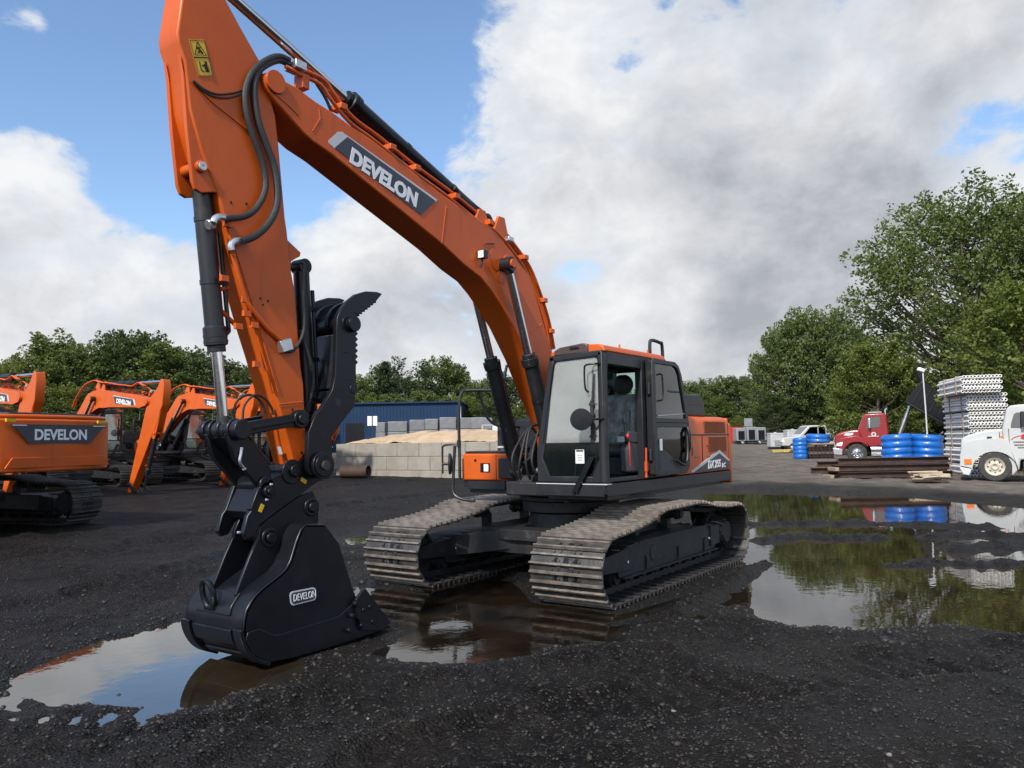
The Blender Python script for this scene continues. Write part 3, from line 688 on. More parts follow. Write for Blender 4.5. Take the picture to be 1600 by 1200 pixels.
def build_excavator(root):
    parts = {}
    # ---- undercarriage
    for s in (1, -1): make_track(root, s)
    mb = MB()
    mb.prism([(-1.05, -.80), (-.60, -1.10), (.60, -1.10), (1.05, -.80), (1.05, .80), (.60, 1.10), (-.60, 1.10), (-1.05, .80)], .52, .66, axis='z')
    mb.prism([(-.62, -.62), (.62, -.62), (.62, .62), (-.62, .62)], .40, .53, axis='z')
    for sx in (1, -1):
        for sy in (1, -1):
            # leg from the centre out to the track frame, front face visible as a long dark beam
            mb.add([(sx*.35, sy*.45, .40), (sx*.95, sy*.30, .40), (sx*1.35, sy*1.20, .28), (sx*.75, sy*1.20, .28), (sx*.35, sy*.45, .68), (sx*.95, sy*.30, .66), (sx*1.35, sy*1.20, .56), (sx*.75, sy*1.20, .58)],
                   [(0, 1, 2, 3), (4, 7, 6, 5), (0, 4, 5, 1), (1, 5, 6, 2), (2, 6, 7, 3), (3, 7, 4, 0)])
    mb.prism([(1.12, -1.12), (.98, -.5), (.98, .5), (1.12, 1.12), (.80, 1.12), (.80, -1.12)], .34, .60, axis='z')
    mb.cyl((0, 0, .64), (0, 0, .84), .62, .58, n=48); mb.ring((0, 0, .93), (0, 0, 1), .45, .68, .14, 56); mb.ring((0, 0, 1.04), (0, 0, 1), .45, .72, .06, 56)
    for k in range(36):
        a = 2*math.pi*k/36; mb.cyl((.64*math.cos(a), .64*math.sin(a), .98), (.64*math.cos(a), .64*math.sin(a), 1.0), .014, n=6)
    mb.build('carbody', 'under', root, bevel=.01)
    # ---- upper frame
    Z0, Z1 = 1.165, 1.325
    mb = MB()
    mb.prism([(1.50, .42), (1.50, 1.36), (1.46, 1.40), (-2.55, 1.40), (-2.55, -1.36), (.72, -1.36), (.72, -.50), (.95, -.40), (1.20, .42)], Z0+.02, Z1-.03, axis='z')
    mb.box(1.50, 1.512, .42, 1.375, Z0, Z1-.012); mb.box(-2.56, 1.49, 1.40, 1.412, Z0, Z1-.012)   # skirt plates
    mb.box(-2.5, .66, -1.30, 1.30, Z0-.06, Z0+.02); mb.box(.66, 1.30, .46, 1.30, Z0-.06, Z0+.02)
    mb.box(1.30, 1.50, .40, 1.39, Z1-.03, Z1)
    for s in (-1, 1):   # boom foot cheeks and cylinder lugs
        mb.prism([(-.35, Z1-.05), (.95, Z1-.05), (.97, 1.42), (.86, 1.52), (.66, 1.60), (.52, 1.90), (.38, 1.97), (.22, 1.90), (-.25, 1.45)], s*.225, s*.275)
        mb.cyl((.86, s*.20, 1.42), (.86, s*.40, 1.42), .07, n=20)
    mb.cyl((.38, -.30, 1.78), (.38, .30, 1.78), .085, n=20)
    mb.build('upper_frame', 'charcoal', root, bevel=.008)
    mb = MB(); mb.box(1.513, 1.517, .425, 1.37, Z1-.02, Z1-.010); mb.box(1.40, 1.516, 1.372, 1.416, Z1-.02, Z1-.010); mb.build('skirt_trim', 'silver', root)
    mb = MB(); mb.prism([(.30, .60), (1.15, .60), (1.15, .66), (.30, .66)], 1.05, 1.08, axis='z'); mb.prism([(1.15, 1.15), (.25, 1.38), (.25, 1.43), (1.15, 1.20)], Z0-.075, Z0-.03, axis='z'); mb.build('frame_rail', 'under', root)
    # ---- left side housing (orange doors behind the cab)
    x0, x1, zb, zt = -.50, -2.56, Z1, 2.155
    mb = MB(); c = .10
    mb.prism([(.72, zb), (1.405, zb), (1.405, zt-.13), (1.385, zt-.07), (1.34, zt-.02), (1.26, zt), (.72, zt)], x0, x1, axis='x')
    side = mb.build('side_housing', 'orange', root, bevel=.012)
    mb = MB()
    for (xa, xb, za, zz) in ((-.50, -2.55, 1.868, 1.888),): mb.box(xb, xa, 1.400, 1.408, za, zz)
    for x in (-1.42, -1.435): mb.box(x-.004, x+.004, 1.402, 1.4085, 1.34, 1.86)
    mb.box(-1.07, -1.03, 1.40, 1.4085, 1.58, 1.70); mb.box(-2.50, -2.49, 1.402, 1.4085, 1.36, 2.05)
    mb.build('panel_seam', 'black', side)
    for (xa, xb, za, zz) in ((-2.36, -1.52, 1.905, 2.075), (-2.40, -1.66, 1.615, 1.845)):
        g = MB(); g.box(xa, xb, 1.402, 1.412, za, zz)
        k = int((zz-za)/.014)
        for i in range(k): g.box(xa+.012, xb-.012, 1.412, 1.4145, za+.006+i*.014, za+.012+i*.014)
        g.build('vent_grille', 'orange_dark', side)
    lm = MB(); lm.box(-1.31, -1.11, 1.404, 1.412, 1.55, 1.558); lm.box(-1.78, -1.60, 1.404, 1.412, 1.55, 1.558); lm.cyl((-1.62, 1.40, 1.72), (-1.62, 1.416, 1.72), .02, n=12)
    lm.build('door_latch', 'orange_dark', side)
    # model stripe: dark wedge with a silver upper edge and the model number
    yd = 1.4155
    dm = MB(); dm.prism([(-1.04, 1.345), (-2.08, 1.60), (-2.48, 1.46), (-2.50, 1.345)], 1.406, yd); dk = dm.build('model_stripe', 'decal', side)
    dm = MB(); dm.prism([(-.98, 1.345), (-1.06, 1.345), (-2.08, 1.595), (-2.46, 1.462), (-2.52, 1.475), (-2.09, 1.642), (-1.0, 1.372)], 1.406, yd+.001); dm.build('stripe_edge', 'silver', side)
    lettering('model_lettering', 'DX 255', .12, (-1.60, yd+.002, 1.372), (-1, 0, .02), (0, 0, 1), 'white', side, bold=.028, shear=.25, fit=.52)
    lettering('model_lettering', 'LC', .07, (-2.16, yd+.002, 1.372), (-1, 0, .02), (0, 0, 1), 'white', side, bold=.02, shear=.25, fit=.17)
    # ---- engine hood, air intake, right deck, counterweight
    mb = MB(); mb.prism([(-.70, 1.33), (.72, 1.33), (.72, 2.15), (.66, 2.19), (-1.20, 2.19), (-1.36, 2.10), (-1.36, 1.33)], -.62, -2.56, axis='x'); 
    mb.prism([(-.36, 1.33), (-1.36, 1.33), (-1.36, 2.10), (-1.30, 2.16), (-.36, 2.16)], -.62, -.10, axis='x')
    hood = mb.build('engine_hood', 'charcoal', root, bevel=.02)
    mb = MB()
    for i in range(5): mb.box(-.092, -.085, -1.25+i*.17, -1.14+i*.17, 1.78, 1.84)
    mb.box(-.15, -.12, -1.2, -.5, 2.16, 2.166); mb.build('hood_slot', 'black', hood)
    mb = MB(); mb.prism([(-.90, 2.15), (-.95, 2.40), (-1.02, 2.47), (-1.75, 2.49), (-1.88, 2.42), (-1.93, 2.15)], .50, 1.28)
    ah = mb.build('air_intake_hood', 'black', root, bevel=.03)
    mb = MB(); mb.box(-1.80, -1.05, 1.281, 1.287, 2.33, 2.352); mb.prism([(-1.0, 2.40), (-1.72, 2.43), (-1.72, 2.455), (-1.0, 2.43)], 1.281, 1.286); mb.build('hood_highlight_strip', 'charcoal', ah)
    th = []
    for k in range(25):
        a = math.radians(-62+124*k/24); th.append((-2.03-.98*math.cos(a)*1.0, 1.60*math.sin(a)))
    poly = [(-2.56, 1.41), (-2.62, 1.405)]+[(-2.60-.40*math.cos(math.radians(a))**.8, 1.39*math.sin(math.radians(a))) for a in np.linspace(75, -75, 21)]+[(-2.62, -1.405), (-2.56, -1.41)]
    mb = MB(); mb.prism(poly, Z0-.05, 2.06, axis='z'); mb.prism([(a+.04, b*.985) for a, b in poly], 2.06, 2.14, axis='z')
    cw = mb.build('counterweight', 'orange', root, bevel=.035, seg=3)
    mb = MB(); mb.prism([(-1.02, 1.90), (-.94, 1.90), (-.66, 1.62), (.66, 1.62), (.94, 1.90), (1.02, 1.90), (1.02, 1.96), (-1.02, 1.96)], -3.006, -2.99, axis='x')
    rb = mb.build('rear_stripe', 'decal', cw)
    for s in (-1, 1): MB().box(-3.010, -3.0, *sorted((s*.72, s*1.0)), 1.935, 1.95).build('stripe_line', 'white', cw)
    lettering('rear_lettering', BRAND, .20, (-3.010, .56, 1.68), (0, -1, 0), (0, 0, 1), 'white', cw, bold=.03, fit=1.12)
    for y in (-.92, 1.02): MB().box(-3.006, -2.97, y-.09, y+.09, 2.0, 2.055).build('warning_label', 'yellow', cw)
    mb = MB(); mb.prism([(-1.12, 1.20), (1.12, 1.20), (.98, 1.38), (-.98, 1.38)], -3.008, -2.98, axis='x'); mb.build('lower_panel', 'orange', cw, bevel=.006)
    # right deck and tool box
    mb = MB(); mb.box(-.10, .76, -1.36, -.44, Z1-.01, 1.60); mb.box(-.08, .60, -1.30, -.46, 1.60, 1.66)
    dk = mb.build('right_deck', 'charcoal', root, bevel=.01)
    mb = MB(); mb.box(.0, .55, -1.22, -.52, 1.66, 1.668); mb.cyl((.38, -.88, 1.66), (.38, -.88, 1.74), .05, n=20); mb.cyl((.38, -.88, 1.74), (.38, -.88, 1.765), .10, n=24); mb.build('fuel_filler', 'silver', dk)
    mb = MB(); mb.sphere((.20, -.62, 1.74), .11, .16, .07); mb.build('deck_cushion', 'rubber', dk)
    mb = MB(); mb.prism([(.30, -1.37), (.72, -1.37), (.765, -1.33), (.765, -.72), (.62, -.44), (.30, -.44)], 1.285, 1.665, axis='z')
    tb = mb.build('tool_box', 'orange', root, bevel=.025, seg=3)
    mb = MB(); mb.prism([(.28, -1.34), (.70, -1.34), (.735, -1.30), (.735, -.74), (.60, -.47), (.28, -.47)], 1.665, 1.70, axis='z'); mb.build('box_lid', 'charcoal', tb, bevel=.012)
    mb = MB(); mb.box(.755, .768, -1.02, -.85, 1.40, 1.53); mb.build('lamp_recess', 'black', tb)
    mb = MB(); mb.box(.76, .774, -.955, -.875, 1.415, 1.515); mb.build('headlamp', 'lamp', tb)
    mb = MB(); mb.box(.762, .769, -.745, -.738, 1.30, 1.65); mb.cyl((.76, -1.11, 1.57), (.772, -1.11, 1.57), .02, n=12); mb.build('box_seam', 'black', tb)
    mb = MB(); mb.box(.25, .74, -1.28, -.62, 1.16, 1.285); mb.build('step_box', 'charcoal', root, bevel=.006)
    # ---- handrails and mirrors
    mb = MB(); r = .022
    mb.tube([(.80, -1.37, 1.30)]+curve([(.80, -1.37, 1.62), (.78, -1.39, 2.2), (.74, -1.38, 2.52), (.66, -1.32, 2.58), (.45, -1.02, 2.58), (.36, -.93, 2.60), (.30, -.86, 2.95)], 6), r, 10)
    mb.tube(curve([(.56, -1.20, 2.58), (.50, -1.18, 2.42), (.42, -1.14, 2.18), (.28, -1.05, 2.06), (.05, -.95, 2.05), (-.8, -.95, 2.05)], 6), r*.9, 10)
    mb.tube(curve([(.82, -1.44, 1.78), (.84, -1.46, 1.30), (.86, -1.44, 1.10), (.84, -1.30, 1.02), (.80, -1.10, 1.0)], 6), r, 10)
    mb.build('handrail', 'charcoal', root)
    mb = MB(); mb.tube(curve([(.80, -1.38, 1.80), (.84, -1.50, 1.80), (.86, -1.62, 1.78), (.86, -1.64, 1.70), (.86, -1.64, 1.38)], 5), .014, 8)
    mb.cyl((.80, -1.38, 1.76), (.80, -1.38, 1.86), .03, n=12); mb.cyl((.86, -1.64, 1.52), (.80, -1.56, 1.52), .02, n=8)
    mm = mb.build('side_mirror', 'charcoal', root)
    q = MB(); n_ = np.array([.62, .55, 0]); 
    q.lathe([(.02, -.02), (.10, -.03), (.15, -.015), (.155, .015), (.02, .03)], (0, 0, 0), 'x', 24)
    o = q.build('mirror_head', 'charcoal', mm, local=True); o.location = (.80, -1.55, 1.52); o.rotation_euler = (0, 0, math.radians(-55))
    # rail above the cab's rear
    mb = MB(); ry = 1.15
    mb.tube(curve([(-.30, ry, 2.93), (-.30, ry, 3.14), (-.36, ry, 3.20), (-.62, ry, 3.19), (-.70, ry, 3.13), (-.72, ry, 2.55), (-.73, ry, 2.10)], 5), .024, 10); mb.build('handrail', 'charcoal', root)
    return parts

def build_cab(root):
    """cab with open left doorway; front at x = 1.5, left at y = 1.4"""
    ZB, ZT = 1.325, 2.90; X1, X0 = 1.50, -.28; YL, YR, YRT = 1.40, .43, .64
    mb = MB()
    def bar(a, b, w, d=None):
        mb.obox((np.array(a)+np.array(b))/2, (np.array(b)-np.array(a))/2, *perp(np.array(b, float)-np.array(a, float), w, d or w))
    def perp(t, w, d):
        t = t/np.linalg.norm(t); u = np.array([1.0, 0, 0]) if abs(t[0]) < .9 else np.array([0, 1.0, 0]); u = u-t*(u@t); u /= np.linalg.norm(u); return u*w, np.cross(t, u)*d
    w = .055
    # front left post, front right post (leaning), rear posts, lock post
    mb.tube([(X1-w, YL-w, ZB), (X1-w, YL-w, 1.9), (X1-w-.01, YL-w, 2.6), (X1-w-.06, YL-w-.01, ZT)], [.062, .058, .058, .060], 12)
    mb.prism([(YL-.19, ZB), (YL-.02, ZB), (YL-.02, ZT-.02), (YL-.085, ZT-.02), (YL-.085, 1.62), (YL-.19, 1.42)], X1-.05, X1-.003, axis='x')
    mb.prism([(YR, ZB), (YR+.17, ZB), (YR+.17, 1.42), (YR+.085, 1.62), (YR+.085+(YRT-YR)*.25, 1.85), (YRT+.075, ZT-.04), (YRT, ZT-.04), (YR+.03, 1.85), (YR, 1.70)], X1-.05, X1-.003, axis='x')
    mb.prism([(YR, ZB), (YR+.10, ZB), (YR+.10, 1.7), (YRT+.08, ZT-.04), (YRT, ZT-.04), (YR+.02, 1.85)], X1-.14, X1-.05, axis='x')
    mb.prism([(YRT, ZT-.10), (YL-.03, ZT-.07), (YL-.03, ZT), (YRT, ZT-.03)], X1-.12, X1-.003, axis='x')
    mb.box(X1-.06, X1-.004, YR+.03, YL-.03, ZB, ZB+.075)
    mb.box(.40, .50, YL-.10, YL, ZB, ZT-.02)                     # lock post
    mb.box(X0, X0+.10, YL-.10, YL, ZB, ZT-.10); mb.box(X0, X0+.10, YRT-.12, YRT, ZB, ZT-.05)
    mb.box(X0+.02, .45, YL-.03, YL-.005, ZB, 2.02)               # rear quarter panel below window
    mb.box(X0, X1-.1, YL-.11, YL-.004, ZT-.17, ZT-.01)           # header rail left
    mb.box(X0, X1-.1, YRT, YRT+.09, ZT-.12, ZT-.02)              # header rail right
    mb.box(X0, X0+.05, YRT, YL-.05, ZB, 1.62)                    # rear wall
    mb.box(X0, X0+.05, YRT, YL-.05, ZT-.14, ZT-.02)
    mb.prism([(X0, ZB), (X1-.06, ZB), (X1-.06, 1.62), (X0, 1.85)], YR+.02, YR+.05)   # right lower wall
    mb.box(X0, X1-.03, YR+.02, YL-.015, ZB-.004, ZB+.045)        # floor
    mb.box(.52, X1-.06, YL-.06, YL+.004, ZB, ZB+.055)            # sill
    cab = mb.build('cab', 'charcoal', root, bevel=.012)
    # roof: dark centre hatch with orange edges
    mb = MB()
    mb.prism([(YL-.30, ZT-.02), (YL+.005, ZT-.02), (YL+.005, ZT+.0), (YL-.03, ZT+.055), (YL-.09, ZT+.075), (YL-.30, ZT+.085)], X0+.03, X1-.04, axis='x')
    mb.prism([(YRT-.03, ZT-.03), (YRT+.12, ZT-.03), (YRT+.12, ZT+.04), (YRT, ZT+.03)], X0+.03, X1-.06, axis='x')
    mb.build('roof_edge', 'orange', cab, bevel=.018, seg=3)
    mb = MB(); mb.prism([(YRT+.06, ZT-.03), (YL-.22, ZT-.02), (YL-.22, ZT+.085), (YL-.30, ZT+.10), (YRT+.14, ZT+.07), (YRT+.06, ZT+.035)], X0+.06, X1-.02, axis='x')
    rh = mb.build('roof_hatch', paint('brown_roof_hatch', (0.055, 0.035, 0.03), .35), cab, bevel=.015)
    mb = MB(); mb.box(X1-.06, X1-.012, .93, 1.06, ZT+.03, ZT+.065); mb.build('hatch_handle', 'black', cab, bevel=.006)
    mb = MB(); mb.cyl((.95, 1.33, ZT+.06), (.95, 1.33, ZT+.11), .012, n=8); mb.cyl((.15, 1.33, ZT+.06), (.15, 1.33, ZT+.11), .012, n=8); mb.build('roof_bolt', 'orange', cab)
    # windows
    zs = 1.80
    fx = X1-.022
    def pane(nm, quad, mat='glass', th=.006):
        a = [np.array(q, float) for q in quad]; nn = np.cross(a[1]-a[0], a[2]-a[0]); nn /= np.linalg.norm(nn)
        k = len(a); g = MB(); g.add([p-nn*th/2 for p in a]+[p+nn*th/2 for p in a], [tuple(range(k))[::-1], tuple(range(k, 2*k))]+[(i, (i+1) % k, k+(i+1) % k, k+i) for i in range(k)])
        return g.build(nm, mat, cab)
    yr = lambda z: YR+.05+(YRT-YR)*max(0, (z-1.70)/(ZT-1.70))
    pane('upper_windscreen', [(fx, yr(zs)+.03, zs), (fx, YL-.08, zs), (fx, YL-.08, ZT-.08), (fx, yr(ZT)-.02, ZT-.10)], 'screen')
    pane('lower_windscreen', [(fx, YR+.07, ZB+.07), (fx, YL-.09, ZB+.07), (fx, YL-.09, zs-.03), (fx, yr(zs)+.02, zs-.03)], 'glass')
    pane('rear_window', [(X0+.02, YRT+.0, 1.62), (X0+.02, YL-.10, 1.62), (X0+.02, YL-.10, ZT-.14), (X0+.02, YRT, ZT-.14)])
    pane('right_window', [(X1-.14, YR+.035, 1.62), (X0+.1, YR+.035, 1.85), (X0+.1, YRT+.02, ZT-.12), (X1-.14, YRT+.02, ZT-.12)])
    pane('quarter_window', [(.40, YL-.02, 2.02), (X0+.10, YL-.02, 2.02), (X0+.10, YL-.02, ZT-.16), (.40, YL-.02, ZT-.16)])
    mb = MB(); mb.box(fx-.016, fx+.016, yr(zs), YL-.08, zs-.032, zs+.004)
    rim = [(fx+.012, YL-.075, zs), (fx+.012, YL-.075, ZT-.11), (fx+.012, YL-.10, ZT-.075), (fx+.012, yr(ZT)+.05, ZT-.095), (fx+.012, yr(ZT)+.01, ZT-.13), (fx+.012, yr(zs)+.03, zs)]
    mb.tube(rim, .012, 6); mb.build('window_seal', 'black', cab)
    # wiper unit inside the left edge of the screen, and the folded arm below
    mb = MB(); mb.box(X1-.012, X1+.012, YL-.19, YL-.15, 1.80, 2.30); mb.prism([(YL-.175, 2.30), (YL-.145, 2.30), (YL-.13, 2.62), (YL-.14, 2.62)], X1-.01, X1+.006, axis='x')
    for z in (1.86, 2.0, 2.12, 2.24): mb.box(X1+.0, X1+.022, YL-.20, YL-.13, z, z+.03)
    mb.build('wiper_unit', 'rubber', cab)
    mb = MB(); mb.obox((X1+.028, 1.09, 1.42), (0, .125, .21), (.010, 0, 0), (0, .018, -.0107)); mb.obox((X1+.034, 1.135, 1.43), (0, .12, .205), (.008, 0, 0), (0, .011, -.006))
    mb.cyl((X1+.01, .97, 1.215), (X1+.04, .97, 1.215), .022, n=12); mb.cyl((X1+.01, 1.02, 1.22), (X1+.04, 1.02, 1.22), .018, n=12)
    mb.build('wiper_arm', 'black', cab)
    mb = MB(); mb.box(X1+.001, X1+.004, .99, 1.11, 1.555, 1.72); tg = mb.build('paper_tag', 'white', cab)
    mb = MB(); mb.box(X1+.004, X1+.006, 1.0, 1.10, 1.695, 1.715)
    for z in (1.585, 1.605, 1.625, 1.65): mb.box(X1+.004, X1+.0055, 1.015, 1.085, z, z+.006)
    mb.build('tag_print', 'charcoal', cab)
    # mirror on its stalk, grab rail beside the screen
    mb = MB(); mb.tube([(X1-.02, YL-.02, 2.075), (X1+.10, YL-.10, 2.075), (X1+.17, YL-.20, 2.075)], .013, 8)
    mb.build('mirror_stalk', 'black', cab)
    mb = MB(); mb.lathe([(.02, -.03), (.09, -.03), (.128, -.008), (.130, .012), (.02, .018)], (0, 0, 0), 'x', 28)
    o = mb.build('round_mirror', 'black', cab, local=True); o.location = (X1+.18, YL-.215, 2.075); o.rotation_euler = (0, 0, math.radians(22))
    mb = MB(); mb.tube(curve([(X1-.02, YL-.04, 2.73), (X1+.05, YL-.08, 2.73), (X1+.08, YL-.19, 2.72), (X1+.08, YL-.215, 2.66), (X1+.07, YL-.215, 2.45), (X1+.02, YL-.20, 2.40)], 4), .012, 8); mb.build('front_grab_rail', 'black', cab)
    # seat with plastic cover
    sx, sy = .36, .93
    mb = MB(); mb.prism([(sx-.20, 1.62), (sx+.30, 1.62), (sx+.34, 1.70), (sx+.28, 1.76), (sx-.10, 1.75), (sx-.2, 1.72)], sy-.25, sy+.25)
    seat = mb.build('seat_cushion', 'seat', cab, bevel=.04, seg=3)
    mb = MB(); mb.prism([(sx-.22, 1.74), (sx-.07, 1.76), (sx-.12, 2.30), (sx-.20, 2.44), (sx-.30, 2.44), (sx-.34, 2.30)], sy-.24, sy+.24); mb.build('seat_backrest', 'plastic', cab, bevel=.05, seg=3)
    mb = MB(); mb.sphere((sx-.24, sy, 2.57), .075, .16, .14, 16); mb.cyl((sx-.25, sy-.05, 2.4), (sx-.25, sy-.05, 2.55), .012, n=8); mb.build('headrest', 'seat', cab)
    mb = MB(); mb.box(sx-.22, sx+.26, sy-.22, sy+.22, 1.37, 1.62); mb.build('seat_base', 'cabin', cab, bevel=.03)
    for s in (-1, 1):
        mb = MB(); mb.prism([(sx-.15, 1.78), (sx+.38, 1.80), (sx+.44, 1.88), (sx+.36, 1.93), (sx-.15, 1.90)], sy+s*.27, sy+s*.39)
        mb.tube([(sx+.36, sy+s*.33, 1.90), (sx+.38, sy+s*.33, 2.02)], .012, 8); mb.sphere((sx+.385, sy+s*.33, 2.06), .028, .026, .05, 10)
        mb.build('console', 'seat' if s > 0 else 'cabin', cab, bevel=.02)
    mb = MB(); mb.prism([(sx-.1, 1.40), (sx+.42, 1.42), (sx+.44, 1.72), (sx+.30, 1.80), (sx-.1, 1.78)], sy+.275, sy+.385); mb.build('console_box', 'seat', cab, bevel=.03)
    mb = MB(); mb.sphere((sx+.43, sy+.40, 1.87), .026, .024, .034, 10); mb.tube(curve([(sx+.42, sy+.41, 1.80), (sx+.43, sy+.42, 1.65), (sx+.41, sy+.41, 1.50)], 4), .009, 8); mb.build('safety_lever', 'red', cab)
    mb = MB(); mb.box(sx+.445, sx+.449, sy+.26, sy+.36, 1.80, 1.87); mb.build('console_label', 'silver', cab)
    mb = MB()
    for y in (.78, .92, 1.06): mb.box(1.10, 1.30, y-.045, y+.045, 1.37, 1.395); mb.tube([(1.18, y, 1.38), (1.12, y, 1.62), (1.10, y, 1.84)], .012, 8)
    mb.box(.95, 1.05, .52, .66, 1.37, 1.9); mb.build('travel_pedal', 'black', cab)
    mb = MB(); mb.tube([(.60, YL-.13, ZB+.08), (.60, YL-.13, 2.2)], .012, 8); mb.build('door_edge_rail', 'cabin', cab)
    mb = MB(); mb.tube([(.47, YL+.012, 1.35), (.47, YL+.02, 1.72)], .014, 8); mb.box(.45, .49, YL+.001, YL+.035, 1.42, 1.55); mb.box(.455, .485, YL+.001, YL+.03, 1.345, 1.375); mb.build('door_catch', paint('orange_red_bracket', (.55, .07, .012), .45), cab)
    # ---- the door, swung right back against the side
    yd = YL+.075
    mb = MB(); W_ = .05
    out = [(.36, ZB+.03), (-.62, ZB+.03), (-.74, ZB+.10), (-.75, 2.08), (-.55, 2.70), (-.46, 2.82), (-.34, 2.87), (.36, 2.87)]
    inn = [(.30, 2.10), (-.66, 2.10), (-.645, 2.15), (-.47, 2.70), (-.40, 2.78), (-.30, 2.81), (.30, 2.81)]
    def frame(o_, i_, y0, y1):
        # ring between two outlines with the same point count
        n = len(o_); vs = [(a, y0, b) for a, b in o_]+[(a, y0, b) for a, b in i_]+[(a, y1, b) for a, b in o_]+[(a, y1, b) for a, b in i_]
        fs = []
        for i in range(n):
            j = (i+1) % n; fs += [(i, j, n+j, n+i), (2*n+i, 3*n+i, 3*n+j, 2*n+j), (i, 2*n+i, 2*n+j, j), (n+i, n+j, 3*n+j, 3*n+i)]
        mb.add(vs, fs)
    frame([(.36, 2.04), (-.75, 2.04), (-.73, 2.15), (-.55, 2.70), (-.46, 2.82), (-.34, 2.87), (.36, 2.87)], inn, yd-.02, yd+.025)
    frame([(.36, ZB+.03), (-.62, ZB+.03), (-.74, ZB+.12), (-.75, 2.04), (.36, 2.04)], [(.29, ZB+.10), (-.55, ZB+.10), (-.66, ZB+.18), (-.67, 1.98), (.29, 1.98)], yd-.02, yd+.025)
    mb.box(-.48, -.12, yd-.015, yd+.012, 2.45, 2.48)
    mb.box(.31, .40, yd-.07, yd+.03, ZB+.05, 2.84)
    mb.cyl((.42, yd-.02, 1.55), (.42, yd-.02, 1.70), .025, n=12); mb.cyl((.42, yd-.02, 2.4), (.42, yd-.02, 2.55), .025, n=12)
    door = mb.build('cab_door', 'charcoal', root, bevel=.008)
    mb = MB(); mb.prism([(.30, 2.10), (-.66, 2.10), (-.645, 2.15), (-.47, 2.70), (-.40, 2.78), (-.30, 2.81), (.30, 2.81)], yd-.004, yd+.002); mb.build('door_glass', 'doorglass', door)
    mb = MB(); mb.prism([(.29, ZB+.10), (-.55, ZB+.10), (-.66, ZB+.18), (-.67, 1.98), (.29, 1.98)], yd-.004, yd+.002); mb.build('door_glass', 'glass', door)
    mb = MB(); mb.prism([(.30, ZB+.10), (-.66, ZB+.10), (-.66, 1.50), (-.50, 1.44), (.26, 1.78), (.30, 1.78)], yd-.003, yd+.008); mb.build('door_trim', 'cabin', door)
    mb = MB(); mb.tube(curve([(-.66, yd+.03, 1.86), (-.60, yd+.05, 1.60), (-.50, yd+.05, 1.47), (-.20, yd+.04, 1.55)], 5), .02, 8); mb.tube([(-.68, yd+.03, 1.98), (-.66, yd+.06, 1.9), (-.66, yd+.06, 1.72), (-.68, yd+.03, 1.64)], .022, 8); mb.build('door_handle', 'black', door)
    mb = MB(); mb.tube(curve([(.26, yd+.02, 2.66), (.20, yd+.06, 2.67), (.17, yd+.06, 2.62), (.17, yd+.06, 2.36), (.26, yd+.02, 2.32)], 4), .012, 8); mb.build('door_grab_rail', 'black', door)
    mb = MB(); mb.tube([(.24, yd+.01, 2.13), (-.60, yd+.02, 2.17)], .007, 6); mb.build('sliding_pane_rail', 'steel', door)
    mb = MB(); mb.box(.12, .20, yd+.009, yd+.012, 1.68, 1.83); mb.build('door_label', 'white', door)
    return cab
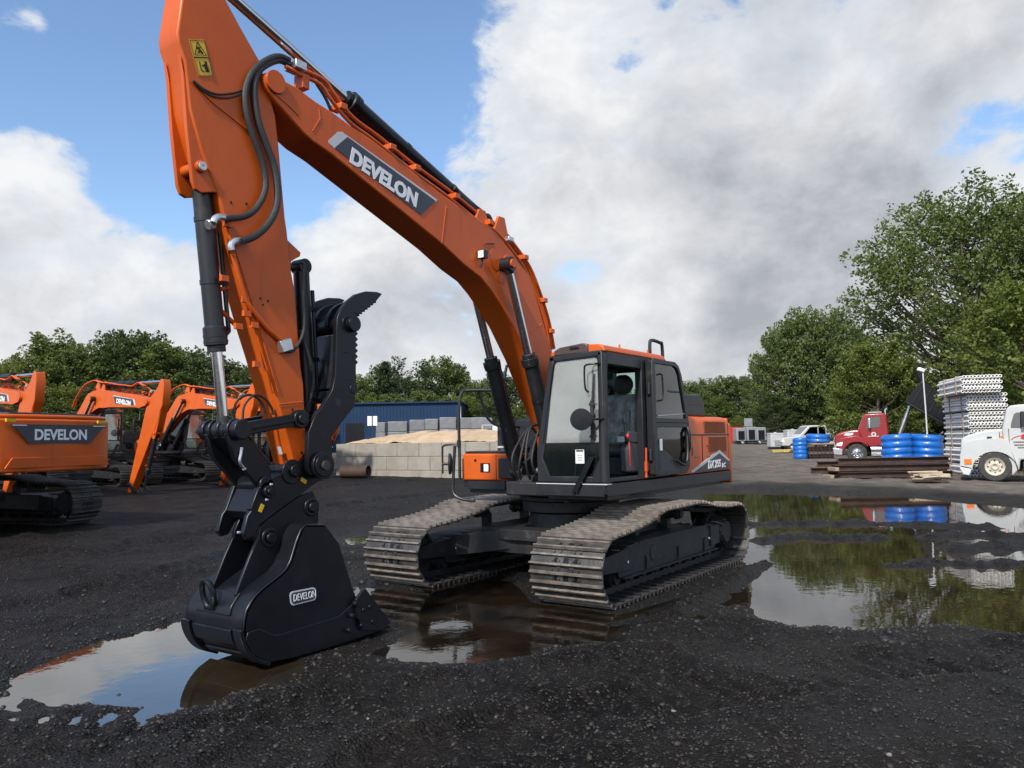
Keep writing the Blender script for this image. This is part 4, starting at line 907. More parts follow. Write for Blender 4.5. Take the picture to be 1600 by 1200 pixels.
def build_front(root):
    """boom, arm, cylinders, coupler, bucket, thumb"""
    # ---- boom
    top = S([(420, 112), (465, 137), (493, 158), (520, 175), (547, 195), (580, 217), (687, 300), (775, 362), (802, 396), (812, 410), (826, 428), (834, 450), (846, 492), (856, 528), (862, 546)], HB)
    bot = S([(423, 147), (430, 157), (475, 208), (488, 220), (517, 240), (692, 382), (726, 414), (752, 434), (768, 454), (784, 478), (802, 508), (820, 540)], HB)
    outline = [(5.41, 5.10), (5.39, 5.15)]+top+[(.47, 2.45), (.17, 1.86), (.21, 1.66), (.38, 1.58), (.52, 1.66), (.63, 2.0), (.98, 2.45), (1.28, 2.90)]+bot[::-1][1:]+[(5.39, 5.03)]
    mb = MB(); mb.prism(outline, -HB, HB)
    boom = mb.build('boom', 'orange', root, FOOT, bevel=.014)
    EX['boom'] = boom
    mb = MB()
    for s in (-1, 1):
        mb.cyl((TIP[0], s*HB, TIP[2]), (TIP[0], s*(HB+.03), TIP[2]), .105, n=28)
        for q, rr, dd in (((793, 413), .115, .018), ((775, 405), .14, .006), ((781, 433), .07, .006)):
            p = at(*q, HB); mb.cyl((p[0], s*HB, p[2]), (p[0], s*(HB+dd), p[2]), rr, n=28)
        mb.cyl((FOOT[0], s*HB, FOOT[2]), (FOOT[0], s*(HB+.03), FOOT[2]), .13, n=24)
        # reinforcing plate with rounded end behind the tip, and the weld seams
        a, b = S([(640, 282), (655, 372)], HB)
    p = at(793, 413, .3); mb.cyl((p[0], -.40, p[2]), (p[0], .40, p[2]), .055, n=20)
    for x in (2.15, 1.75):
        for s in (-.12, .12): mb.prism([(x-.16, 4.36), (x+.22, 4.36), (x+.06, 4.66), (x-.06, 4.66)], s-.02, s+.02)
    mb.build('boom_boss', 'orange', boom, bevel=.004)
    mb = MB()
    a, b = S([(697, 322), (690, 380)], HB); mb.tube([(a[0], HB, a[1]), (b[0], HB, b[1])], .006, 6)
    a, b = S([(846, 506), (826, 524)], HB); mb.tube([(a[0], HB, a[1]), (b[0], HB, b[1])], .006, 6)
    pts = S([(498, 168), (500, 185), (488, 205)], HB); mb.tube([(a_, HB, b_) for a_, b_ in pts], .006, 6)
    pts = S([(429, 146), (452, 166), (466, 180)], HB); mb.tube([(a_, HB, b_) for a_, b_ in pts], .010, 6)
    mb.build('weld_seam', 'orange', boom)
    # decals both sides
    for s in (1, -1):
        y0 = HB*s; e = .003*s
        pan = S([(542.5, 214), (680, 314), (657.5, 336), (522.5, 231)], HB); sil = S([(528, 206), (534, 206), (683, 312), (681, 316), (542.5, 215), (523, 232.5), (514, 224), (513, 220)], HB)
        dm = MB(); dm.prism(sil, y0, y0+e, 0); dm.build('decal_border', 'silver', boom)
        dm = MB(); dm.prism(pan, y0, y0+2*e, 0); dm.build('decal_panel', 'decal', boom)
        A = np.array(S([(545, 254)], HB)[0]); B = np.array(S([(652, 327)], HB)[0]); C = np.array(S([(548, 228)], HB)[0])
        d = B-A; L = np.linalg.norm(d); upv = np.array([-d[1], d[0]])
        if upv[1] < 0: upv = -upv
        h = abs((C-A)@upv)/L*.98
        if s > 0: org, right = A, d
        else: org, right = B, -d
        lettering('boom_lettering', BRAND, h, (org[0], y0+2*e+.001*s, org[1]), (right[0], 0, right[1]), (upv[0], 0, upv[1]), 'white', boom, bold=.045, fit=L*.97)
    # work lamp
    p = at(756, 398, .26); mb = MB(); mb.box(p[0]-.03, p[0]+.05, .21, .30, p[2]-.05, p[2]+.05); mb.tube([(p[0], .24, p[2]-.05), (p[0]+.01, .22, p[2]-.15)], .014, 6); mb.tube(curve([(p[0]-.05, .25, p[2]+.03), (p[0]-.12, .20, p[2]+.16), (p[0]-.30, .20, p[2]+.20)], 5), .007, 6)
    lp = mb.build('work_lamp', 'rubber', boom, bevel=.008); MB().box(p[0]+.045, p[0]+.056, .215, .295, p[2]-.042, p[2]+.042).build('lamp_lens', 'lamp', boom)
    # pipes along the back of the boom
    line = [(446, 100), (470, 113), (500, 128), (516, 150), (545, 186), (585, 216), (640, 260), (700, 304), (745, 340), (775, 358), (800, 388), (822, 420), (838, 460), (852, 505), (860, 548)]
    for k, (y, du, dv) in enumerate(((.17, 0, 4), (.10, 6, -3), (-.10, 3, -2), (-.16, 0, 2))):
        mb = MB(); mb.tube([tuple(at(u+du, v+dv, y)) for u, v in ([(q[0], q[1]) for q in curve([(a, b, 0) for a, b in line], 4)])], .020 if k < 2 else .024, 9)
        mb.build('hydraulic_pipe', 'orange', boom)
    mb = MB()
    for u, v in ((526, 167), (603, 230), (704, 306), (757, 347), (812, 401), (853, 516), (842, 468), (642, 262)):
        p = at(u+3, v+2, .13); mb.box(p[0]-.045, p[0]+.045, .06, .215, p[2]-.03, p[2]+.03)
    for u, v in ((471, 122),):
        p = at(u, v, .12); mb.box(p[0]-.04, p[0]+.04, .06, .19, p[2]-.12, p[2]+.02)
    mb.build('pipe_clamp', 'orange', boom, bevel=.006)
    mb = MB()
    mb.tube([tuple(at(*q, .08)) for q in [(c[0], c[1]) for c in curve([(727, 312, 0), (740, 320, 0), (758, 334, 0), (774, 351, 0), (784, 362, 0)], 4)]], .018, 8)
    mb.tube([tuple(at(*q, .10)) for q in [(c[0], c[1]) for c in curve([(494, 130, 0), (508, 152, 0), (518, 175, 0)], 4)]], .016, 8)
    p = at(712, 297, .1); mb.cyl(p-np.array([.03, 0, 0]), p+np.array([.03, 0, .02]), .03, n=10)
    mb.build('lubrication_hose', 'rubber', boom)
    mb = MB()
    p = at(795, 374, .2); mb.box(p[0]-.06, p[0]+.05, .17, .24, p[2]-.03, p[2]+.03)
    p = at(461, 106, .12); mb.box(p[0]-.06, p[0]+.07, .05, .22, p[2]-.04, p[2]+.04)
    mb.build('pipe_fitting', 'steel', boom, bevel=.008)

    # ---- arm
    front = S([(460, 727), (437, 636), (414, 554), (403, 519), (360, 372), (342, 302), (322, 233), (293, 165), (290, 95), (280, 66), (278, 50), (285, 0)], .15)
    back = S([(355, 0), (377, 41), (407, 94), (432, 180), (437, 227), (447, 340), (450, 360), (457, 425), (462, 452), (472, 575), (476, 600), (481, 711)], .15)
    front[7] = (6.09, 4.60); front[6] = (5.985, 4.28)
    outline = front+[(6.13, 5.78), (6.02, 6.0), (5.88, 6.0)]+back+[(4.89, 1.58), (4.98, 1.56)]
    mb = MB(); mb.prism(outline, -HA, HA)
    arm = mb.build('arm', 'orange', root, TIP, bevel=.016); EX['arm'] = arm
    mb = MB()
    ear = S([(279, 86), (283, 115), (289, 200), (298, 283), (303, 296), (312, 302), (330, 301), (344, 304), (326, 233), (297, 165)], .1)
    for s in (-1, 1): mb.prism(ear, s*.085, s*.125)
    pe = at(312, 261, .12); mb.cyl((pe[0], -.16, pe[2]), (pe[0], .16, pe[2]), .05, n=20)
    brk = S([(447, 352), (450, 372), (473, 394), (472, 400), (464, 404), (458, 408), (457, 424), (462, 452), (450, 420)], .15)
    for s in (-1, 1): mb.prism(brk, s*.07, s*.125)
    mb.build('cylinder_bracket', 'orange', arm, bevel=.006)
    mb = MB(); mb.cyl((pe[0], .125, pe[2]), (pe[0], .165, pe[2]), .026, n=16); mb.ring((pe[0], .165, pe[2]), (0, 1, 0), .012, .036, .012, 16); mb.build('grease_cap', 'silver', arm)
    # hose guard strips and pipe along the arm front
    mb = MB()
    for off in (0, 7):
        mb.tube([(q[0]+.0, HA+.004, q[2]) for q in (at(u+off-16, v, .15) for u, v in ((372, 372), (403, 470), (420, 530), (444, 612)))], .007, 6)
    mb.tube([(q[0], HA+.022, q[2]) for q in (at(u, v, .16) for u, v in ((363, 396), (372, 430), (384, 470), (394, 484), (418, 514), (438, 532)))], .022, 10)
    for u, v in ((382, 468), (385, 490), (397, 508), (401, 569), (355, 350), (350, 435), (372, 510)):
        p = at(u, v, .15); mb.box(p[0]-.035, p[0]+.035, HA-.005, HA+.03, p[2]-.025, p[2]+.025)
    p0, p1 = at(437, 632, .15), at(474, 628, .15); mb.tube([(p0[0], HA, p0[2]), (p1[0], HA, p1[2])], .006, 6)
    p0, p1 = at(439, 636, .15), at(470, 632, .15); mb.tube([(p0[0], HA, p0[2]), (p1[0], HA, p1[2])], .005, 6)
    mb.build('arm_pipe', 'orange', arm)
    mb = MB()
    for u, v in ((386, 318), (420, 470), (408, 466), (412, 476), (458, 640), (472, 707), (362, 316)):
        p = at(u, v, .15); mb.cyl((p[0], HA-.01, p[2]), (p[0], HA+.004, p[2]), .011, n=10)
    mb.build('bolt_hole', 'black', arm)
    mb = MB(); p = at(432, 704, .0); mb.obox((p[0]+.012, 0.06, p[2]), (.002, 0, .0006), (0, .028, 0), (.012, 0, .035)); mb.build('paper_label', 'silver', arm)
    # brackets holding the pipe behind the bucket cylinder
    mb = MB()
    for a, b in (((342, 452), (358, 450)), ((345, 485), (372, 512))):
        p0, p1 = at(*a, .0), at(*b, .0); mb.tube([tuple(p0), tuple(p1)], .02, 8)
    p0, p1 = at(342, 452, 0), at(345, 486, 0); mb.tube([tuple(p0), tuple(p1)], .02, 8); mb.build('pipe_bracket', 'orange', arm)
    # warning decal
    yl = HA+.004
    q = S([(296, 61), (320, 62), (334, 119), (311, 118)], .15); mb = MB(); mb.prism(q, HA, yl); wd = mb.build('warning_decal', 'yellow', arm)
    def DP(a, b):   # a across, b down in decal units
        A, B_, C_, D_ = (np.array(t) for t in q); return tuple((A*(1-a)+B_*a)*(1-b)+(D_*(1-a)+C_*a)*b)
    mb = MB()
    def line(pts, r=.0045): mb.tube([(p[0], yl, p[1]) for p in (DP(*t) for t in pts)], r, 5)
    line([(.5, .06), (.88, .42), (.12, .42), (.5, .06)]); line([(0.02, .49), (.98, .49)]); line([(.02, .02), (.98, .02), (.98, .98), (.02, .98), (.02, .02)], .003)
    line([(.45, .2), (.5, .28), (.42, .37)], .008); line([(.5, .27), (.66, .38)], .008); line([(.36, .24), (.58, .22)], .006)
    line([(.7, .6), (.68, .72), (.72, .88)], .013); line([(.68, .68), (.45, .72)], .008); line([(.3, .6), (.28, .85), (.45, .88)], .005); line([(.62, .72), (.6, .88)], .01)
    mb.build('decal_symbol', 'black', arm)
    # hoses
    def hose(pts, y0, y1, r, name='hydraulic_hose', mat='rubber', ripple=False):
        c = curve([(u, v, 0) for u, v in pts], 7); n = len(c); mbh = MB()
        P = [tuple(at(u, v, y0+(y1-y0)*i/(n-1))) for i, (u, v, _) in enumerate(c)]
        mbh.tube(P, r, 10); return mbh.build(name, mat, arm)
    hose([(452, 94), (436, 88), (418, 93), (398, 108), (387, 128), (383, 150), (386, 180), (395, 212), (407, 245), (414, 272), (415, 292), (409, 312), (396, 330), (378, 339), (352, 342)], .16, .21, .028)
    hose([(452, 100), (436, 94), (418, 100), (404, 112), (397, 135), (399, 165), (405, 195), (417, 228), (428, 258), (433, 285), (434, 310), (429, 333), (416, 354), (398, 369), (378, 377)], .14, .24, .032)
    hose([(438, 90), (415, 92), (396, 112), (388, 130), (377, 141), (360, 146), (338, 147), (318, 139), (302, 126)], .15, .16, .010)
    hose([(440, 96), (412, 98), (396, 120), (386, 138), (372, 149), (352, 153), (332, 150), (314, 139), (302, 127)], .15, .16, .009)
    hose([(470, 410), (474, 414), (474, 440), (474, 470), (476, 495), (474, 520), (466, 538), (458, 548), (450, 549), (446, 543)], .17, .18, .014)
    hose([(304, 130), (330, 158), (360, 182), (395, 210)], .145, .145, .006, 'grease_line', 'orange')
    mb = MB()
    for pts in ([(354, 341), (342, 339), (336, 342), (333, 349)], [(380, 376), (366, 377), (361, 383), (362, 392)]):
        mb.tube([tuple(at(u, v, .20)) for u, v, _ in curve([(a, b, 0) for a, b in pts], 4)], .030, 10)
    p = at(445, 540, .17); mb.obox(tuple(p), (.06, 0, -.02), (0, .035, 0), (.015, 0, .05)); p = at(333, 350, .14); mb.cyl(p, p+np.array([.05, 0, -.02]), .045, n=12)
    mb.build('hose_fitting', 'steel', arm, bevel=.006)

    # ---- cylinders
    pl = at(793, 413, .3)
    for s in (1, -1):
        EX['bc%d' % s] = make_cyl(root, 'boom_cylinder', (.86, s*.30, 1.42), (pl[0], s*.30, pl[2]), 1.62, .092, .052, .16, 1.45, eye=.075, flip=1)
    EX['bcpin'] = (pl[0], pl[2])
    EX['ac'] = make_cyl(root, 'arm_cylinder', (1.95, 0, 4.58), (5.93, 0, 5.93), 2.44, .095, .052, .17, 2.2, eye=.08, flip=-1, mats=('black', 'chrome', 'charcoal'))
    lpin = (5.648, 1.974); ctop = at(312, 262, 0)
    EX['kc'] = make_cyl(root, 'bucket_cylinder', (float(ctop[0]), 0, float(ctop[2])), (lpin[0], 0, lpin[1]), 1.56, .080, .045, .22, 1.05, eye=.075, flip=-1)
    # ---- bucket linkage
    apin = at(465, 655, .2)
    for s in (1, -1):
        mb = MB(); a, b = np.array([lpin[0], 0, lpin[1]]), np.array([apin[0], 0, apin[2]]); y = s*.225
        a = a+[0, y, 0]; b = b+[0, y, 0]; t = (b-a)/np.linalg.norm(b-a); w = np.array([-t[2], 0, t[0]])
        mb.obox((a+b)/2, (b-a)/2, w*.055, (0, .022, 0)); mb.obox((a+b)/2+np.array([0, s*.022, 0]), (b-a)/2*.9, w*.018, (0, .01, 0))
        for q in (a, b): mb.cyl(q-np.array([0, .04, 0]), q+np.array([0, .04, 0]), .085, n=24)
        mb.cyl(b-np.array([0, .06*s, 0]), b+np.array([0, .065*s, 0]), .05, n=18)
        EX['link%d' % s] = mb.build('side_link', 'black', root, bevel=.008)
    mb = MB(); mb.cyl((lpin[0], -.21, lpin[1]), (lpin[0], .18, lpin[1]), .075, n=24)
    for y in (-.19, -.10, .02, .16): mb.ring((lpin[0], y, lpin[1]), (0, 1, 0), .06, .095, .03, 28)
    low = (5.355, 1.50)
    for s in (1, -1):
        pl_ = [(lpin[0]-.10, lpin[1]-.04), (lpin[0]+.09, lpin[1]-.03), (lpin[0]+.01, lpin[1]-.25), (low[0]+.10, low[1]+.02), (low[0]+.02, low[1]-.09), (low[0]-.08, low[1]-.03), (low[0]-.06, low[1]+.14)]
        mb.prism(pl_, s*.12, s*.17)
    mb.prism([(lpin[0]-.02, lpin[1]-.05), (lpin[0]+.06, lpin[1]-.06), (low[0]+.07, low[1]+.14), (low[0]-.02, low[1]+.15)], -.12, .12)
    mb.cyl((low[0], -.2, low[1]), (low[0], .2, low[1]), .075, n=22)
    hl = mb.build('h_link', 'black', root, bevel=.01); EX['hl'] = hl
    mb = MB(); p = at(376, 722, .17)
    mb.tube(curve([(p[0]-.0, .185, p[2]+.12), (p[0]+.02, .20, p[2]+.07), (p[0]+.03, .20, p[2]), (p[0]-.02, .185, p[2]-.05)], 5), .012, 8); mb.sphere((p[0]-.03, .18, p[2]-.06), .02, .015, .015, 8); mb.build('grease_fitting', 'steel', hl)
    # coupler hoses looping up from the arm end to the coupler
    for k, (pts, y) in enumerate((([(367, 658), (366, 640), (372, 625), (388, 617), (402, 622), (411, 634), (414, 648)], .02), ([(379, 656), (381, 636), (390, 623), (401, 617), (415, 624), (424, 637), (427, 648)], .09))):
        mb = MB(); mb.tube([tuple(at(u, v, y)) for u, v, _ in curve([(a, b, 0) for a, b in pts], 6)], .011, 8); EX['ch%d' % k] = mb.build('coupler_hose', 'rubber', root)
    mb = MB(); mb.tube([tuple(at(u, v, .0)) for u, v, _ in curve([(392, 682, 0), (402, 700, 0), (414, 715, 0), (422, 726, 0)], 5)], .014, 8); mb.tube([tuple(at(u, v, -.05)) for u, v in ((405, 675), (404, 735))], .016, 8); mb.tube([tuple(at(u, v, .05)) for u, v in ((404, 737), (418, 727))], .012, 8)
    EX['ch2'] = mb.build('coupler_hose', 'rubber', root)
    # ---- quick coupler
    cp = S([(404, 762), (411, 754), (442, 739), (470, 720), (485, 702), (503, 704), (516, 718), (514, 736), (500, 750), (481, 763), (465, 776), (430, 801), (405, 820), (396, 838), (385, 842), (379, 834), (386, 806), (392, 798)], .19)
    mb = MB()
    for s in (1, -1):
        mb.prism(cp, s*.15, s*.20)
    bc = S([(407, 765), (440, 745), (470, 727), (480, 745), (462, 768), (430, 792), (400, 812), (392, 800)], .19)
    mb.prism(bc, -.15, .15)
    p = at(460, 735, .2); mb.cyl((p[0], -.23, p[2]), (p[0], .23, p[2]), .055, n=20); mb.ring((p[0]+.03, .205, p[2]-.01), (0, 1, 0), .06, .11, .02, 28)
    p = at(418, 768, .2); mb.cyl((p[0], -.235, p[2]), (p[0], .235, p[2]), .055, n=20); mb.cyl((p[0], .235, p[2]), (p[0], .25, p[2]), .03, n=14)
    for s in (1, -1):   # folded front lips
        a, b = at(404, 762, s*.19), at(391, 797, s*.19); a = np.array([a[0], s*.175, a[2]]); b = np.array([b[0], s*.175, b[2]]); t = (b-a)/np.linalg.norm(b-a); w = np.array([-t[2], 0, t[0]])
        mb.obox((a+b)/2+w*.0, (b-a)/2, (0, .034, 0), w*.012)
        a, b = at(392, 798, 0), at(381, 838, 0); mb.prism([(a[0]-.05, a[2]), (a[0]+.03, a[2]), (b[0]+.05, b[2]+.05), (b[0]+.05, b[2]-.02), (b[0]-.02, b[2]-.03)], s*.06, s*.10)
    a = at(392, 799, 0); mb.box(a[0]-.06, a[0]+.03, -.15, .15, a[2]-.05, a[2]+.01)
    cpl = mb.build('quick_coupler', 'black', root, bevel=.008); EX['cpl'] = cpl
    for u, v, r_ in ((474, 751, .5), (408, 794, -1.1)):
        p = at(u, v, .2); mb = MB(); mb.obox((p[0], .203, p[2]), (.035*math.cos(r_), 0, .035*math.sin(r_)), (0, .002, 0), (-.018*math.sin(r_), 0, .018*math.cos(r_))); mb.build('yellow_label', 'yellow', cpl)
    mb = MB()
    for u, v in ((416, 781), (372, 832), (423, 757)): p = at(u, v, .2); mb.sphere((p[0], .208, p[2]), .018, .012, .014, 8)
    mb.build('grease_nipple', 'steel', cpl)

    # ---- bucket
    HW0, HW1 = -.42, .38
    prof = S([(508, 819), (477, 819), (470, 828), (462.5, 847), (454, 876), (447, 888), (440.6, 895), (410, 919), (399, 930), (391, 942), (384, 955), (381, 970), (379.5, 987), (383, 1003), (392, 1019), (405, 1029), (423, 1034), (467, 1036), (530, 1014), (594, 985)], HW1)
    prof = [(x, max(z, .03)) for x, z in prof]; prof[-3] = (5.12, .028); prof[-2] = (4.62, .03); prof[-1] = (4.19, .06)
    mb = MB(); mb.strip(prof, HW0, HW1, .035 if False else -.035)
    sidep = prof+S([(554, 928), (530, 849)], HW1)
    for a, b in ((HW1-.03, HW1), (HW0, HW0+.03)): mb.prism(sidep, a, b)
    bucket = mb.build('bucket', 'black', root, (5.2, 0, .5), bevel=.010)
    # upper rolled edge, ears, wear plates
    mb = MB()
    ear = S([(401, 842), (388, 872), (366, 930), (372, 938), (384, 940), (440, 900), (462, 860), (470, 835), (496, 832), (496, 785), (487, 766), (465, 776), (430, 801), (405, 822)], .17)
    for s in (1, -1): mb.prism(ear, s*.15, s*.185)
    for u, v in ((420.5, 840), (486, 792)):
        p = at(u, v, .18); mb.cyl((p[0], -.22, p[2]), (p[0], .22, p[2]), .045, n=20); mb.ring((p[0], .19, p[2]), (0, 1, 0), .05, .085, .02, 24); mb.ring((p[0], -.19, p[2]), (0, 1, 0), .05, .085, .02, 24)
    mb.build('bucket_ear', 'black', bucket, bevel=.008)
    mb = MB(); low_ = S([(382, 1000), (392, 1019), (405, 1029), (423, 1034), (467, 1036), (530, 1014), (594, 985), (594, 978), (556, 934), (548, 945), (527, 963), (436, 991), (428, 992), (419, 989), (405, 982), (386, 988)], HW1)
    low_ = [(x, max(z, .035)) for x, z in low_]; mb.prism(low_, HW1, HW1+.014); mb.build('side_wear_plate', 'black', bucket, bevel=.005)
    mb = MB(); sc = S([(551, 936), (562, 921), (566, 919), (574, 930), (605, 972), (592, 984), (560, 985), (553, 960)], HW1); sc = [(x, max(z, .05)) for x, z in sc]
    mb.prism(sc, HW1+.014, HW1+.05); sc2 = [(x-.0, z) for x, z in sc]; mb.prism(sc2, HW0-.05, HW0)
    for u, v in ((556, 943), (551, 962), (546, 985), (568, 953), (578, 948), (565, 977), (582, 971)): p = at(u, v, HW1+.05); mb.cyl((p[0], HW1+.014, p[2]), (p[0], HW1+.062, p[2]), .022, n=10)
    mb.build('side_cutter', 'black', bucket, bevel=.006)
    mb = MB()
    for u, v in ((556, 943), (551, 962), (546, 985)): p = at(u, v, HW1+.02); mb.sphere((p[0]+.02, HW1+.018, p[2]), .013, .01, .013, 8)
    mb.build('side_bolt', 'steel', bucket)
    for i, y in enumerate(np.linspace(HW0+.10, HW1-.10, 5)):
        mb = MB(); mb.prism([(4.30, .04), (4.30, .12), (4.16, .105), (3.98, .05), (3.97, .035)], y-.045, y+.045); mb.build('bucket_tooth', 'black', bucket, bevel=.012)
    # heel wear strips following the shell
    P2 = curve([(x, 0, z) for x, z in prof[8:17]], 5); P2 = [(x, z) for x, _, z in P2]
    i0 = min(range(len(P2)), key=lambda i: abs(P2[i][1]-.40)+(0 if P2[i][0] > 5.5 else 9)); 
    def seg(z0, z1): return [p for p in P2 if p[0] > 5.3 and z0 <= p[1] <= z1]
    mb = MB(); mb.strip(seg(.22, .37), HW0+.13, HW1-.14, .022); mb.strip(seg(.10, .17), HW0+.17, HW1-.10, .02)
    for y0, y1 in ((HW0-.015, HW0+.10), (HW1-.09, HW1+.015)): mb.strip(seg(.035, .385), y0, y1, .034)
    mb.build('heel_wear_strip', 'black', bucket, bevel=.006)
    # lifting eye on a raised pad
    mb = MB(); pad = [p for p in P2 if p[0] > 5.45 and .45 <= p[1] <= .70]
    mb.strip(pad, -.26, .20, .014); mb.build('shell_pad', 'black', bucket, bevel=.01)
    mb = MB(); c = np.array([5.70, -.07, .61]); ringp = []
    for k in range(20):
        a = 2*math.pi*k/20; ringp.append((c[0]+.04+.06*math.cos(a)*.4, c[1]+.075*math.sin(a), c[2]+.115*math.cos(a)))
    mb.tube(ringp+[ringp[0], ringp[1]], .024, 8, caps=False); mb.obox((5.68, -.07, .50), (.05, 0, -.02), (0, .07, 0), (.01, 0, .02)); mb.build('lifting_eye', 'black', bucket)
    # name plate
    bp = S([(452, 925), (493, 917), (494, 937), (454, 947)], HW1)
    A, B_, C_, D_ = (np.array(t) for t in bp)
    def rr(k):
        pts = []
        for (o, e1, e2) in ((A, B_-A, D_-A), (B_, C_-B_, A-B_), (C_, D_-C_, B_-C_), (D_, A-D_, C_-D_)):
            l1, l2 = np.linalg.norm(e1), np.linalg.norm(e2); r_ = .03; cc = o+e1/l1*(r_+k)+e2/l2*(r_+k)
            for t in (0, .5, 1):
                a = t*math.pi/2; pts.append(tuple(cc-e1/l1*r_*math.sin(a)-e2/l2*r_*math.cos(a)) if False else tuple(cc-e2/l2*r_*math.sin(a)-e1/l1*r_*math.cos(a)))
        return pts
    mb = MB(); mb.prism(rr(0), HW1, HW1+.004); mb.build('badge_border', 'silver', bucket)
    mb = MB(); mb.prism(rr(.011), HW1, HW1+.007); mb.build('badge_plate', 'decal', bucket)
    d = B_-A; Lw = np.linalg.norm(d); d = d/Lw; up_ = np.array([-d[1], d[0]]); up_ = up_ if up_[1] > 0 else -up_
    o_ = D_+d*Lw*.09+up_*.035
    lettering('badge_lettering', BRAND, .058, (o_[0], HW1+.008, o_[1]), (d[0], 0, d[1]), (up_[0], 0, up_[1]), 'white', bucket, bold=-.008, fit=Lw*.84)
    EX['bucket'] = bucket

    # ---- thumb
    tp = S([(519, 742), (520, 700), (519, 684), (534, 661), (555, 634), (557, 600), (557, 570)], .3)
    for k in range(9):
        v = 566-k*9; tp += S([(560.5, v), (556.5, v-4.5)], .3)
    for k in range(7): tp += S([(563+k*4.2, 494-k*3.4), (561.5+k*4.6, 489-k*3.2)], .3)
    tp += S([(598, 459), (590, 456), (573, 455), (556.7, 460), (543, 471), (534, 483), (528, 495), (526.5, 523), (525, 587), (520, 610), (503, 638), (494, 648), (483, 675), (481.6, 706), (482, 727), (488, 742), (503, 748)], .3)
    mb = MB()
    for s in (1, -1): mb.prism(tp, s*.245, s*.295)
    tc = at(546, 506, .3); tcn = (float(tc[0]), float(tc[2]))
    mb.cyl((tcn[0], -.30, tcn[1]), (tcn[0], .30, tcn[1]), .085, n=26); mb.cyl((tcn[0]-.03, .295, tcn[1]), (tcn[0]-.03, .35, tcn[1]), .075, n=28)
    mb.cyl((tcn[0]-.06, -.30, tcn[1]-.62), (tcn[0]-.06, .30, tcn[1]-.62), .05, n=16)
    fin = S([(528, 512), (530, 492), (540, 473), (553, 463), (570, 457), (597, 458), (585, 470), (572, 482), (562, 496), (552, 512)], .3)
    cen = np.array(fin).mean(0)
    for y in (-.09, .09): mb.prism([tuple((np.array(p)-[tcn[0], tcn[1]])*.70+[tcn[0]+.01, tcn[1]+.02]) for p in fin], y-.022, y+.022)
    pp = at(501, 727, .3); mb.cyl((pp[0], .20, pp[2]), (pp[0], .36, pp[2]), .105, n=32); mb.ring((pp[0], .33, pp[2]), (0, 1, 0), .06, .125, .03, 36); mb.cyl((pp[0], -.36, pp[2]), (pp[0], -.20, pp[2]), .105, n=32)
    thumb = mb.build('thumb', 'black', root, (float(pp[0]), 0, float(pp[2])), bevel=.008)
    mb = MB(); mb.cyl((pp[0], .35, pp[2]), (pp[0], .385, pp[2]), .042, n=20); mb.build('pin_end', 'shoe_dark', thumb)
    mb = MB(); mb.obox((tcn[0]+.10, 0, tcn[1]-.36), (.004, 0, .0), (0, .245, 0), (-.035, 0, .26)); mb.obox((tcn[0]+.14, 0, tcn[1]-.70), (.004, 0, 0), (0, .245, 0), (-.01, 0, .06)); mb.build('thumb_plate', 'charcoal', thumb, bevel=.006)
    mb = MB()
    for (u0, v0, u1, v1) in ((536, 549, 547, 551), (539, 592, 549, 591)): a, b = at(u0, v0, .3), at(u1, v1, .3); mb.tube([(a[0], .297, a[2]), (b[0], .297, b[2])], .005, 6)
    a = at(529, 629, .3); mb.cyl((a[0], .293, a[2]), (a[0], .2965, a[2]), .035, n=20); mb.build('casting_mark', 'charcoal', thumb)
    c0 = at(465, 416, 0); c1 = at(497, 650, 0)
    make_cyl(root, 'thumb_cylinder', (float(c0[0])-.04, 0, float(c0[2])), (4.74, 0, 2.02), 1.42, .075, .045, .14, .5, eye=.07, flip=-1, mats=('black', 'chrome', 'black'))
    mb = MB(); mb.tube(curve([(4.92, .1, 2.9), (4.80, .13, 2.55), (4.80, .12, 2.30), (4.86, .05, 2.05)], 5), .016, 8); mb.tube(curve([(4.76, -.05, 2.45), (4.70, .0, 2.2), (4.80, .02, 2.0)], 5), .018, 8); mb.build('thumb_hose', 'rubber', root)

    # ---- hoses at the boom foot
    R = random.Random(3)
    for k in range(4):
        y = -.14+.10*k; mb = MB(); x0 = 1.02+R.uniform(-.05, .05)
        mb.tube(curve([(.75, y*.6, 2.05+R.uniform(-.15, .15)), (x0, y*.9, 1.92+R.uniform(-.1, .12)), (1.22+R.uniform(-.05, .08), y+.02, 1.62), (1.15, y+R.uniform(-.06, .06), 1.36), (.95, y*.8, 1.22)], 6), .016, 8)
        mb.build('swing_hose', 'rubber', root)
    mb = MB(); mb.tube([(1.12, .33, 1.72), (1.20, .35, 1.95), (1.02, .30, 2.18)], .022, 10); mb.box(1.08, 1.22, .28, .38, 1.42, 1.58); mb.cyl((1.15, .2, 1.45), (1.15, .38, 1.45), .04, n=14); mb.build('hose_fitting', 'steel', root, bevel=.01)
    mb = MB(); mb.box(.60, 1.16, -.30, .40, 1.12, 1.30); mb.cyl((1.05, -.12, 1.30), (1.05, .10, 1.30), .09, n=18); mb.build('swivel_block', 'under', root, bevel=.02)
    for s in (1, -1):
        mb = MB(); mb.tube(curve([(1.0, s*.33, 1.55), (1.10, s*.36, 1.80), (1.20, s*.35, 2.3), (1.36, s*.33, 2.70)], 5), .014, 8); mb.build('cylinder_line', 'rubber', root)
    mb = MB(); mb.tube(curve([(.30, -.20, 2.9), (.42, -.24, 2.5), (.50, -.26, 2.2), (.40, -.24, 2.06), (.15, -.22, 2.05)], 6), .03, 10); mb.build('hydraulic_hose', 'rubber', root)
hero = thing('excavator', 'large orange crawler excavator in the puddle with its black bucket and thumb lowered', 'excavator')
build_excavator(hero); build_cab(hero); build_front(hero)
